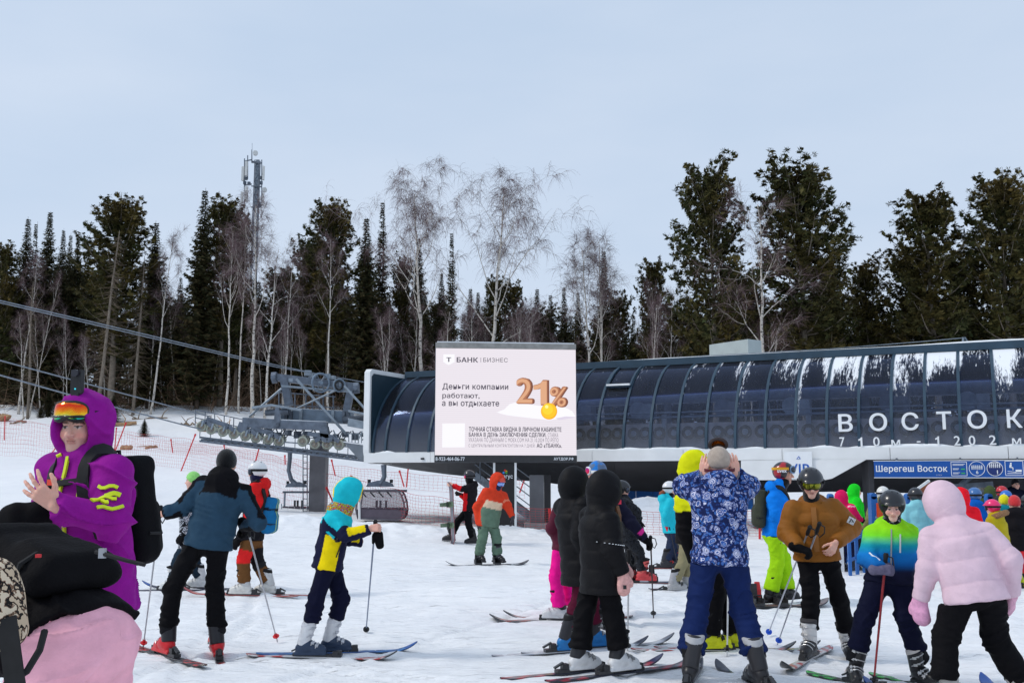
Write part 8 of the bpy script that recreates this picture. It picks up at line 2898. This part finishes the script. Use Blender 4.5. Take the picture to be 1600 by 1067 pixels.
# ---- black long coat in front with pink mitten
F11 = person('person in long black quilted coat with pale pink mitten seen from behind', 8.35, 66, dict(head=(947, 768, 0.05), neck=(938, 803, 0), pel=(938, 888, 0), shR=(950, 816, -0.14), elR=(957, 856, -0.20), haR=(972, 896, -0.17), elL=(950, 850, 0.2), haL=(970, 880, 0.24), knL=(912, 962, 0.06), knR=(958, 962, -0.04)), dict(L=(905, 0.04, 66), R=(966, -0.04, 60)), 0.97, hyaw=58)
body(F11, SKINP)
jacket(F11, c8(15, 14, 17), hem=0.20, fit=1.15, arm=1.18, hood='up', hoods=1.22, puff=0.012, pitch=0.15)
trousers(F11, c8(15, 14, 17), 1.05, tend=0.80, shin=1.1)
boots(F11, c8(216, 216, 216), c8(38, 38, 42), c8(150, 150, 150))
glove(F11, 'R', V(0.12, -0.05, -1), V(-0.2, 1, 0), 0.22, c8(232, 176, 168), True, 0.004, 'mitten')
glove(F11, 'L', V(0.12, -0.05, -1), V(-0.2, -1, 0), 0.22, c8(232, 176, 168), True, 0.012, 'mitten')
gaiter(F11, c8(222, 214, 206), face=True)
MB().box(F11.J['haR'] + V(0.015, -0.05, -0.10), (0.026, 0.006, 0.030)).build('logo_patch', BLACKP, F11.o)
MB().path([hp(F11, 0.05, 0.07, -0.12), hp(F11, 0.06, 0.09, -0.2), hp(F11, 0.05, 0.11, -0.32)], [0.022, 0.02, 0.006], 7).build('hair_strand', mat('brown_hair', c8(120, 84, 58), 0.7, 0, 0.3, 40), F11.o, True)
MB().path([hp(F11, 0.045, 0.06, -0.24), hp(F11, 0.06, 0.09, -0.36), hp(F11, 0.07, 0.10, -0.45)], 0.006, 5).build('draw_cord', mat('cream_cord', c8(214, 200, 176), 0.8), F11.jo)
MB().box(hp(F11, 0.055, 0.075, -0.088), V(0.05, 0.05, 0.035), F11.H).build('red_collar_tab', mat('coral_tab', c8(236, 60, 80), 0.7), F11.jo)
for k_ in range(9):
    p = march(F11.jfn, tl(F11, 0.5, -0.12 + 0.022 * k_, 0.235 - 0.003 * k_), -F11.tr) + F11.tr * 0.012
    MB().box(p, (0.012, 0.012, 0.004)).build('white_stitch', WHITEINK, F11.jo)
put_skis(F11, 'navyred', 'the person in black quilted coat with pink mitten', 1.5)
pole(F11.J['haL'] + V(0.1, 0.25, 0.1), V(at(1004, 1010, 9.4)[0] - 0.15, 9.3, gz(1.0, 9.3)), c8(196, 198, 200), 'white ski pole beside the legs of the black quilted coat')

# ---- dark camouflage snowboarder
F12 = person('snowboarder in dark camouflage suit behind the black quilted coat', 15.5, 95, dict(head=(972, 766, 0), neck=(975, 783, 0), pel=(981, 834, 0), elR=(995, 800, -0.15), haR=(998, 815, -0.12), elL=(990, 800, 0.2), haL=(1000, 822, 0.2)), dict(R=(1005, -0.1, 100, 0.05), L=(982, 0.1, 100, 0.05)), 1.0, hyaw=95)
body(F12, SKINP)
jacket(F12, BLK, hem=0.10, fit=1.12, m=CAMO)
trousers(F12, BLK, 1.10, tend=0.88, m=CAMO)
boots(F12, c8(206, 70, 74), c8(216, 96, 92), c8(120, 40, 40))
helmet(F12, c8(24, 24, 28))
goggles(F12, SMOKE, BLK, strap_r=(0.118, 0.136))
for s_ in 'LR':
    glove(F12, s_, V(0.3, 0, -0.9), V(0, 1, 0), 0.4, BLK)
snowboard(V(at(1008, 900, 15.5)[0], 15.5, gz(2.0, 15.5) + 0.005), V(1, 0.05, 0), V(0, 0, 1), 'board_blue', 'pale blue snowboard under the dark camouflage rider', 1.5, 0.27, (-0.16, 0.12))

# ---- turquoise jacket with ponytail, far
F13 = person('woman with white helmet, ponytail and turquoise jacket facing right', 17.8, 78, dict(head=(1047, 765, 0), neck=(1042, 781, 0), pel=(1048, 826, 0), elR=(1040, 806, -0.18), haR=(1042, 821, -0.12), elL=(1055, 806, 0.2), haL=(1060, 824, 0.15)), dict(R=(1041, -0.06, 82), L=(1054, 0.10, 82)), 0.98, hyaw=84)
body(F13, SKINP)
jacket(F13, c8(28, 188, 206), hem=0.07, fit=1.02, puff=0.008, pitch=0.10)
trousers(F13, c8(44, 54, 78), 1.05, tend=0.92)
boots(F13, c8(50, 50, 56), c8(44, 44, 50), c8(190, 60, 60))
helmet(F13, c8(226, 226, 228))
goggles(F13, lens_mat('violet_lens', [(0, c8(70, 40, 120)), (0.9, c8(150, 70, 170))]), BLK, z=0.012, strap_r=(0.118, 0.136), strap_z=0.03)
gaiter(F13, BLK)
MB().path([hp(F13, 0, -0.10, -0.02), hp(F13, 0.0, -0.16, -0.06), hp(F13, 0.0, -0.17, -0.18), hp(F13, 0.0, -0.14, -0.30)], [0.035, 0.045, 0.04, 0.012], 8).build('ponytail', mat('auburn_hair', c8(140, 70, 40), 0.6, 0, 0.3, 40), F13.o, True)
glove(F13, 'R', V(0.3, -0.1, -0.7), V(0, 1, 0), 0.5, c8(220, 40, 50))
glove(F13, 'L', V(0.4, 0.1, -0.7), V(0, -1, 0), 0.5, c8(220, 40, 50))
put_skis(F13, 'pinkred', 'the woman in turquoise jacket', 1.5)
for k_, dx in enumerate((0.0, 0.07)):
    p = F13.J['haR'] + V(0.03 + dx, -0.03, 0.03)
    pole(p, V(p[0] + 0.14, 17.6, gz(p[0], 17.6)), c8(60, 60, 66), ('nearer' if not k_ else 'farther') + ' dark pole held by the woman in turquoise')

# ---- yellow hooded person behind the floral jacket
F14 = person('person in yellow hood and black jacket with yellow boots behind floral jacket', 9.5, 82, dict(head=(1088, 732, 0), neck=(1084, 764, 0), pel=(1106, 858, 0.03), shR=(1070, 784, -0.02), elR=(1073, 832, -0.06), haR=(1086, 878, -0.06), elL=(1120, 828, 0.2), haL=(1130, 868, 0.2)), dict(R=(1106, -0.04, 82), L=(1142, 0.08, 82)), 1.02, hyaw=88)
body(F14, SKINP)
YG = c8(224, 226, 20)
jacket(F14, lambda i: setc(setc(mixc(len(i['v']), c8(16, 15, 18)), (i['bi'] == 5) | (i['rel'][:, 2] > 0.40), YG), ((i['bi'] == 1) | (i['bi'] == 3)) & (i['t'] < 0.12), YG), hem=0.10, fit=1.12, arm=1.15, hood='up', hoods=1.12)
trousers(F14, c8(16, 15, 18), 1.05, tend=0.98)
boots(F14, c8(222, 226, 20), c8(30, 30, 32), c8(40, 40, 40))
helmet(F14, YG, 0.95)
goggles(F14, lens_mat('yellow_lens', []), BLK, z=0.02, y=0.01)
glove(F14, 'R', V(0.2, 0, -1), V(0, 1, 0), 0.4, BLK)
glove(F14, 'L', V(0.2, 0, -1), V(0, -1, 0), 0.4, BLK)
put_skis(F14, 'redwhite', 'the person in yellow boots', 1.6, dict(L=84, R=80))
pole(at(1138, 900, 9.3), V(at(1136, 1022, 9.0)[0], 9.0, gz(1.95, 9.0)), c8(206, 206, 206), 'white ski pole seen between the legs of the floral skier')

# ---- beige trousers behind
F14b = person('person in beige trousers and black jacket behind the yellow hood', 14.5, 80, dict(head=(1073, 757, 0), neck=(1071, 775, 0), pel=(1070, 838, 0), haR=(1075, 845, -0.1), haL=(1080, 845, 0.2)), dict(R=(1053, -0.05, 82), L=(1073, 0.08, 82)), 0.93)
body(F14b, SKINP)
jacket(F14b, c8(28, 26, 28), hem=0.10, fit=1.0)
trousers(F14b, c8(142, 134, 104), 1.05, tend=0.86)
boots(F14b, c8(170, 170, 172), c8(160, 160, 164), c8(60, 60, 60))
beanie(F14b, c8(40, 40, 46))
for s_ in 'LR':
    glove(F14b, s_, V(0.3, 0, -0.9), V(0, 1, 0), 0.4, BLK)
put_skis(F14b, 'dark', 'the person in beige trousers', 1.2)

# ---- floral jacket, back view, hands at the goggles
F15 = person('skier from behind in blue floral jacket raising both hands to goggles', 8.1, 11, dict(head=(1123, 724, 0.05), neck=(1124, 760, 0), pel=(1124, 858, 0), shL=(1096, 776, 0.0), shR=(1152, 776, 0.0), elL=(1067, 759, 0.14), elR=(1173, 758, 0.14), haL=(1098, 743, 0.04), haR=(1151, 742, 0.04), knL=(1089, 956, 0.02), knR=(1160, 956, 0.02)), dict(L=(1073, -0.14, 16), R=(1182, -0.14, -13)), 1.04, hpitch=0.12)
body(F15, SKINP, c8(120, 100, 80), {'L': (V(0.20, -0.05, 0.95), V(0.45, 0.9, 0.0), 0.14), 'R': (V(-0.20, -0.05, 0.95), V(-0.2, 0.95, 0.0), 0.14)})
jacket(F15, BLK, hem=0.11, fit=1.10, arm=1.05, hood='down', m=FLORAL, flare=1.04)
trousers(F15, c8(24, 40, 86), 1.10, tend=0.76, shin=1.1, wrinkle=1.25)
boots(F15, c8(38, 37, 40), c8(46, 45, 48), c8(170, 170, 170), c8(176, 176, 178))
beanie(F15, c8(176, 160, 146))
gaiter(F15, c8(184, 168, 150))
GU = F15.H.copy()
goggles(F15, ORANGEL, c8(46, 34, 34), z=0.10, y=0.03, size=0.92, tiltg=0.7, strapc=c8(92, 30, 42), strap_r=(0.118, 0.118), strap_z=-0.045, band=0.012)
for s_ in 'LR':
    w = F15.J['ha' + s_]
    e = F15.J['el' + s_]
    dd = nrm(w - e)
    MB().path([w - dd * 0.055, w - dd * 0.01, w + dd * 0.012], [0.043, 0.042, 0.036], 10).build('cuff', mat('grey_cuff', c8(140, 140, 150), 0.85), F15.jo, True)
put_skis(F15, 'dark', 'the floral jacket skier', 1.5, None, 0.0)

# ---- blue jacket and lime trousers
F16 = person('snowboarder in bright blue jacket and lime trousers facing right', 12.7, 92, dict(head=(1225, 741, 0.02), neck=(1214, 767, 0), pel=(1210, 830, 0), shR=(1209, 778, -0.15), elR=(1211, 803, -0.24), haR=(1219, 832, -0.16), elL=(1225, 800, 0.2), haL=(1228, 830, 0.2)), dict(R=(1203, -0.05, 62, 0.05), L=(1228, 0.08, 62, 0.05)), 1.02, hyaw=108)
body(F16, c8(214, 160, 138), c8(60, 44, 36), face=True, stubble=0.35)
jacket(F16, c8(12, 122, 222), hem=0.06, fit=1.06, hood='down')
trousers(F16, c8(160, 214, 24), 1.12, tend=0.93, shin=1.15)
boots(F16, c8(36, 35, 38), c8(30, 30, 33), c8(140, 140, 140))
def h16(v):
    Q = ((v - F16.J['head']) @ F16.H) / F16.S
    c_ = mixc(len(v), c8(32, 28, 32))
    setc(c_, (noise3(Q * 14, 6) > 0.12) & (Q[:, 1] < 0.03), c8(170, 26, 36))
    return c_
helmet(F16, h16)
hp0 = hp(F16, 0.118, 0.025, 0.022)
text_mesh('lettering', 'uvex', WHITEINK, F16.o, hp0 - F16.H[:, 1] * 0.10, F16.H[:, 1], F16.H[:, 2], 0.115, 0.034, 0.004, 0.03)
goggles(F16, SMOKE, c8(120, 150, 180), z=0.050, y=0.030, size=0.95, tiltg=0.1, strap_r=(0.12, 0.138), strapc=c8(220, 160, 40), strap_z=0.07)
gaiter(F16, BLK)
glove(F16, 'R', V(0.15, -0.05, -1), V(0.2, 1, 0), 0.45, c8(206, 206, 210))
glove(F16, 'L', V(0.15, 0.05, -1), V(0.2, -1, 0), 0.45, BLK)
backpack(F16, 'olive grey backpack on the snowboarder in bright blue', c8(60, 64, 54), 0.27, 0.44, 0.13, 0.24)
snowboard(V(at(1205, 950, 12.5)[0], 12.5, gz(3.25, 12.5) + 0.005), V(1, 0.16, 0), V(0, 0, 1), 'board_tan', 'snowboard with red-topped binding under the lime trousers', 1.5, 0.27, (-0.18, 0.12))
MB().box(V(at(1183, 918, 12.6)[0], 12.6, gz(3.1, 12.6) + 0.26), (0.08, 0.06, 0.10), taper=0.7).box(V(at(1183, 930, 12.6)[0], 12.6, gz(3.1, 12.6) + 0.14), (0.10, 0.03, 0.16)).build('highback_tip', REDP, bpy.data.objects['snowboard.003'] if 'snowboard.003' in bpy.data.objects else F16.o)
pk = [march(F16.tfn, F16.J['knR'] + (F16.J['hipR'] - F16.J['knR']) * f + V(0.02, -0.4, 0), V(0, 1, 0)) + V(0, -0.008, 0) for f in (0.9, 0.65)]
MB().path(pk, 0.007, 5).build('pocket_zip', BLACKP, F16.o)

# ---- brown jacket facing us
F17 = person('skier in brown puffer jacket and black helmet looking down at poles', 9.2, 195, dict(head=(1267, 757, -0.09), neck=(1270, 792, -0.01), pel=(1276, 862, 0), shR=(1240, 797, 0.0), shL=(1301, 794, 0.0), elR=(1229, 832, -0.02), haR=(1248, 856, -0.24), elL=(1331, 824, 0.04), haL=(1306, 848, -0.20), knR=(1267, 930, -0.08), knL=(1311, 934, -0.02)), dict(R=(1260, -0.12, 212), L=(1324, 0.12, 198)), 0.97, hyaw=190, hpitch=-0.26)
body(F17, SKINP, c8(80, 60, 50), {'L': (V(-0.55, -0.3, -0.75), V(-0.4, 0.9, 0), 0.5)}, True, 0.6)
jacket(F17, c8(142, 88, 30), hem=0.075, fit=1.14, arm=1.16, hood='down', puff=0.011, pitch=0.12, collar=0.075)
hc17 = F17.J['neck'] + V(0, 0.02, 0.05)
blob('raised_collar', lambda P: smax(cap(P, F17.J['neck'] - F17.up * 0.03, F17.J['neck'] + F17.up * 0.055, 0.125, 0.118, True), -cap(P, F17.J['neck'] + F17.up * 0.03 + F17.f * 0.03, F17.J['neck'] + F17.up * 0.3, 0.09, 0.12), 0.01) - 0.006 * noise3(P * 15, 8), hc17 - 0.24, hc17 + 0.24, 0.009, PUFF, F17.jo, c8(142, 88, 30))
trousers(F17, c8(16, 15, 18), 1.02, tend=0.68, wrinkle=1.2)
boots(F17, c8(38, 37, 40), c8(220, 218, 216), c8(200, 200, 200), c8(60, 58, 60))
vents(F17, helmet(F17, c8(30, 31, 38), 1.02))
goggles(F17, GOLD, BLK, z=0.020, y=0.006, strap_r=(0.12, 0.138), strap_z=0.03)
gaiter(F17, BLK)
strip(F17, 'front_flap', [on_jacket(F17, 0.0, z_, 1, 0.006) for z_ in np.linspace(0.02, 0.42, 9)], 0.045, 0.007, mat('brown_flap', c8(146, 92, 34), 0.6), F17.jo)
pk = march(F17.jfn, F17.J['shL'] + (F17.J['elL'] - F17.J['shL']) * 0.62 + V(0.03, -0.4, 0), V(0, 1, 0)) + V(0, -0.008, 0)
MB().box(pk, (0.066, 0.008, 0.062), np.array([[0.88, 0, 0.47], [0, 1, 0], [-0.47, 0, 0.88]])).build('sleeve_patch', mat('white_patch', c8(205, 205, 206), 0.7, 0, 0.4, 60), F17.jo)
MB().path([pk + V(-0.018, -0.006, -0.012), pk + V(0, -0.006, 0.016), pk + V(0.018, -0.006, -0.012)], 0.005, 5).build('patch_peak', BLACKP, F17.jo)
glove(F17, 'R', V(0.75, -0.35, -0.25), V(0.1, 0.4, -0.9), 0.75, BLK, False, 0.009)
for k_, (gx, gy, tx, ty, td) in enumerate(((1266, 822, 1198, 944, 10.6), (1281, 816, 1213, 972, 9.9))):
    p = at(gx, gy, 8.85)
    pole(p, V(at(tx, ty, td)[0], td, gz(at(tx, ty, td)[0], td)), c8(180, 182, 190), ('farther' if not k_ else 'nearer') + ' silver ski pole with blue basket held by the brown jacket skier', c8(30, 84, 196))
put_skis(F17, 'redwhite', 'the brown jacket skier', 1.5)

# ---- child in green to blue jacket
F18 = person('child in black helmet and lime-to-blue jacket holding one red pole', 8.05, 199, dict(head=(1394, 793, -0.06), neck=(1392, 827, -0.01), pel=(1391, 898, 0), shR=(1366, 836, 0.0), shL=(1418, 835, 0.0), elR=(1355, 872, -0.04), haR=(1374, 890, -0.24), elL=(1429, 864, 0.02), haL=(1426, 898, -0.03), knR=(1350, 965, -0.08), knL=(1415, 965, -0.08)), dict(R=(1327, 0.02, 192), L=(1434, 0.02, 163)), 0.87, hyaw=196, hpitch=-0.20)
body(F18, c8(236, 190, 172), c8(120, 90, 66), {}, True, 0.5)
def c18(i):
    z_ = i['v'][:, 2]
    zt_, zb2 = F18.J['neck'][2] + 0.02, F18.J['haL'][2] - 0.02
    f = (zt_ - z_) / (zt_ - zb2)
    st_ = [0.0, 0.16, 0.34, 0.52, 0.72, 0.86, 1.0]
    cs = np.array([c8(150, 226, 30), c8(120, 222, 44), c8(24, 160, 170), c8(20, 120, 196), c8(18, 92, 160), c8(22, 26, 52), c8(20, 22, 44)])
    return np.stack([np.interp(f, st_, cs[:, k]) for k in range(3)], 1)
jacket(F18, c18, hem=0.06, fit=1.18, arm=1.12, hood='down')
trousers(F18, c8(15, 18, 42), 1.12, tend=0.62, wrinkle=1.2)
boots(F18, c8(32, 32, 34), c8(38, 38, 40), c8(190, 190, 190), c8(196, 190, 186))
vents(F18, helmet(F18, c8(24, 26, 32), 1.03))
hair(F18, c8(30, 28, 30), lambda Q: smax(ell(Q, (0, -0.004, 0.0), (0.088, 0.103, 0.125)), -ell(Q, (0, 0.115, -0.022), (0.056, 0.085, 0.070)), 0.01), None, 0.2, 'balaclava')
gaiter(F18, c8(26, 26, 30), vpat('bandana_print', blotch(42, [(0, c8(14, 14, 17)), (0.56, c8(190, 190, 196)), (0.6, c8(22, 22, 26))])), 0.105)
zipper(F18, c8(150, 152, 150), 0.10, 0.42, 0.0, 0.010)
strip(F18, 'chest_zip', [on_jacket(F18, -0.075, z_, 1, 0.006) for z_ in (0.22, 0.30, 0.38)], 0.010, 0.004, mat('zip_white', c8(200, 205, 205), 0.5), F18.jo)
glove(F18, 'R', V(0.95, -0.2, 0.0), V(0.0, 0.9, -0.2), 0.62, c8(104, 100, 122), False, 0.008)
glove(F18, 'L', V(0.0, 0.1, -1), V(1, 0.2, 0), 0.4, BLK)
strip(F18, 'sleeve_print', [march(F18.jfn, F18.J['elR'] + V(dx, -0.4, dz), V(0, 1, 0)) + V(0, -0.006, 0) for dx, dz in ((-0.01, 0.05), (0.0, 0.03), (0.02, 0.02), (0.035, 0.0))], 0.010, 0.004, WHITEINK, F18.jo)
pt = F18.J['haR'] + V(0.068, 0.025, 0.125)
pole(pt, V(at(1363, 1046, 7.95)[0], 7.95, gz(2.9, 7.95)), c8(150, 50, 54), 'red and grey ski pole held by the lime-to-blue jacket child', rr=0.0105)
put_skis(F18, 'green', 'the lime-to-blue jacket child', 1.25, dict(R=150, L=145), 0.1)

# ---- pale pink puffer, right front
F19 = person('woman in pale pink hooded puffer jacket bending towards the child', 7.3, 6, dict(head=(1471, 789, 0.20), neck=(1492, 826, 0.10), pel=(1521, 912, 0), shL=(1456, 842, 0.12), shR=(1541, 836, 0.04), elL=(1450, 888, 0.10), haL=(1438, 936, 0.16), elR=(1578, 874, -0.06), haR=(1580, 928, 0.04), knL=(1477, 992, 0.06), knR=(1556, 998, 0.06)), dict(L=(1466, 0.0, -24), R=(1590, 0.02, 4)), 1.03, hyaw=-22, hpitch=-0.30)
body(F19, SKINP)
PK = c8(222, 192, 204)
jacket(F19, PK, hem=0.125, fit=1.14, arm=1.04, hood='up', hoods=1.10, puff=0.012, pitch=0.16)
trousers(F19, c8(15, 14, 17), 1.12, tend=0.86, wrinkle=1.2)
boots(F19, c8(150, 160, 166), c8(170, 166, 160), c8(90, 90, 90))
glove(F19, 'L', V(0.0, 0.1, -1), V(0.7, 0.6, 0), 0.2, c8(226, 164, 196), True, 0.010, 'mitten')
glove(F19, 'R', V(-0.15, 0.1, -1), V(-0.8, 0.3, 0), 0.3, c8(222, 170, 190), True, 0.008, 'mitten')
put_skis(F19, 'bluetip', 'the woman in pale pink puffer', 1.5)

# ================================================================== THE QUEUE UNDER THE STATION
def extra(label, d, yaw, hx, hy, S_, jc, tc_, hat=None, hatc=None, hood='down', nx=0, feetpx=None, hem=0.06, pxp=0, lens=None, hyaw=None, puff=0.0, fit=1.06, skis=None, bootc=None, arms=None, pelx=None):
    k = F / d
    yaw += 20
    neck = (hx + nx, hy + 0.165 * k * S_, 0)
    pel = (hx + nx + pxp if pelx is None else pelx, hy + 0.68 * k * S_, 0)
    j = dict(head=(hx, hy, 0), neck=neck, pel=pel)
    if arms:
        j.update(arms)
    fp = feetpx or (pel[0] - 0.1 * k, pel[0] + 0.1 * k)
    F_ = person(label, d, yaw, j, dict(L=(fp[0], 0.0, yaw), R=(fp[1], 0.05, yaw)) if math.cos(R_(yaw)) > -0.2 else dict(R=(fp[0], 0.0, yaw), L=(fp[1], 0.05, yaw)), S_, hyaw=hyaw)
    body(F_, SKINP)
    jacket(F_, jc, hem=hem, fit=fit, hood=hood, puff=puff)
    trousers(F_, tc_, 1.04, tend=0.9)
    bc = bootc if bootc is not None else c8(60, 60, 66)
    boots(F_, bc, bc * 0.8)
    if hat == 'helmet':
        helmet(F_, hatc)
        goggles(F_, lens or SMOKE, BLK, z=0.012, strap_r=(0.118, 0.136), strap_z=0.03)
    elif hat == 'beanie':
        beanie(F_, hatc, top=0.01)
    for s_ in 'LR':
        glove(F_, s_, nrm(F_.J['ha' + s_] - F_.J['el' + s_]), V(0, 1, 0.1), 0.4, BLK)
    if skis:
        put_skis(F_, skis[0], skis[1], 1.4)
    return F_
extra('child in magenta hooded jacket with white arm stripe at the blue gate', 17.4, 35, 1316, 778, 0.92, lambda i: setc(mixc(len(i['v']), c8(222, 28, 92)), ((i['bi'] == 3) | (i['bi'] == 4)) & (np.abs(i['n'][:, 2] - 0.5) < 0.09), c8(240, 200, 215)), c8(30, 34, 66), hood='up', nx=2, pxp=6, arms=dict(haR=(1346, 812, 0.12), elR=(1338, 806, 0)), skis=('greyred', 'the child in magenta'))
extra('person in bright green hooded jacket at the gate behind magenta', 19.6, 75, 1337, 768, 0.98, c8(30, 210, 40), c8(30, 30, 36), hood='up', nx=-1, pxp=3)
Fo = extra('person in olive jacket with white helmet at the turnstile', 18.3, 5, 1380, 773, 1.0, c8(128, 124, 76), c8(44, 44, 50), 'helmet', c8(228, 226, 220), hood='down', pxp=-2, arms=dict(elL=(1358, 812, 0.0), haL=(1350, 826, 0.15)))
backpack(Fo, 'grey backpack on the person in the olive jacket', c8(112, 114, 122), 0.27, 0.42, 0.16, 0.28)
extra('person in black helmet and light blue jacket behind the turnstile', 16.6, -30, 1430, 776, 0.98, c8(140, 206, 216), c8(24, 24, 28), 'helmet', c8(36, 36, 42), pxp=3)
extra('person in bright red hooded jacket beyond the pink hood', 14.6, -15, 1501, 778, 1.0, c8(238, 28, 44), c8(30, 30, 34), hood='up', nx=2, pxp=2)
extra('person in royal blue jacket and pale helmet beside the red hood', 16.4, 0, 1523, 776, 0.98, c8(16, 96, 190), c8(40, 40, 46), 'helmet', c8(60, 110, 170), pxp=2)
Fm = extra('child in pink striped helmet and mustard fur-hood jacket', 14.9, -62, 1550, 794, 0.86, c8(186, 168, 22), c8(168, 150, 22), 'helmet', lambda v: c8(236, 36, 110) * np.ones((len(v), 1)), nx=4, pxp=10, feetpx=(1580, 1592), bootc=c8(214, 224, 30), puff=0.009, fit=1.12, skis=('dark', 'the child in mustard jacket'))
hcm = Fm.J['neck'] + V(0.0, 0, 0.03) - Fm.tf * 0.06
MB().ring(hcm, nrm(Fm.up + Fm.tf * 0.3), 0.115, 0.045, 18, 7).build('fur_trim', mat('brown_fur', c8(140, 106, 74), 0.95, 0, 0.4, 60, 1.0, 90), Fm.jo, True)
extra('person in red hat, black jacket and coral trousers near the right edge', 15.4, -8, 1585, 788, 0.98, c8(26, 24, 28), c8(246, 58, 66), 'beanie', c8(206, 56, 60), pxp=3, feetpx=(1583, 1600), hem=0.04, skis=('redblack', 'the person in coral trousers'))
extra('person in yellow hat and teal jacket behind the pink helmet', 17.6, 0, 1569, 785, 0.98, c8(20, 128, 140), c8(30, 30, 36), 'beanie', c8(232, 222, 30))
extra('person in red helmet in the back of the queue', 20.2, 10, 1566, 771, 1.0, c8(60, 60, 66), c8(30, 30, 36), 'helmet', c8(196, 30, 40))
extra('person in blue helmet just behind the yellow hat', 19.0, -5, 1572, 778, 0.96, c8(120, 130, 60), c8(30, 30, 36), 'helmet', c8(40, 110, 200))
extra('lift attendant in navy jacket standing by the white cabinet', 23.0, 160, 1587, 757, 1.0, c8(22, 26, 46), c8(20, 20, 26), 'beanie', c8(20, 20, 26), pxp=-1)
extra('person in black and yellow jacket cut by the right edge', 17.2, -10, 1606, 786, 0.98, lambda i: setc(mixc(len(i['v']), c8(30, 30, 34)), (i['bi'] == 0) & (np.abs(i['rel'][:, 2] - 0.30) < 0.03), c8(220, 210, 30)), c8(30, 30, 36), 'helmet', c8(40, 40, 46))
extra('person in olive hood at the far end of the queue', 21.5, -20, 1546, 770, 1.0, c8(70, 84, 50), c8(30, 30, 36), hood='up')
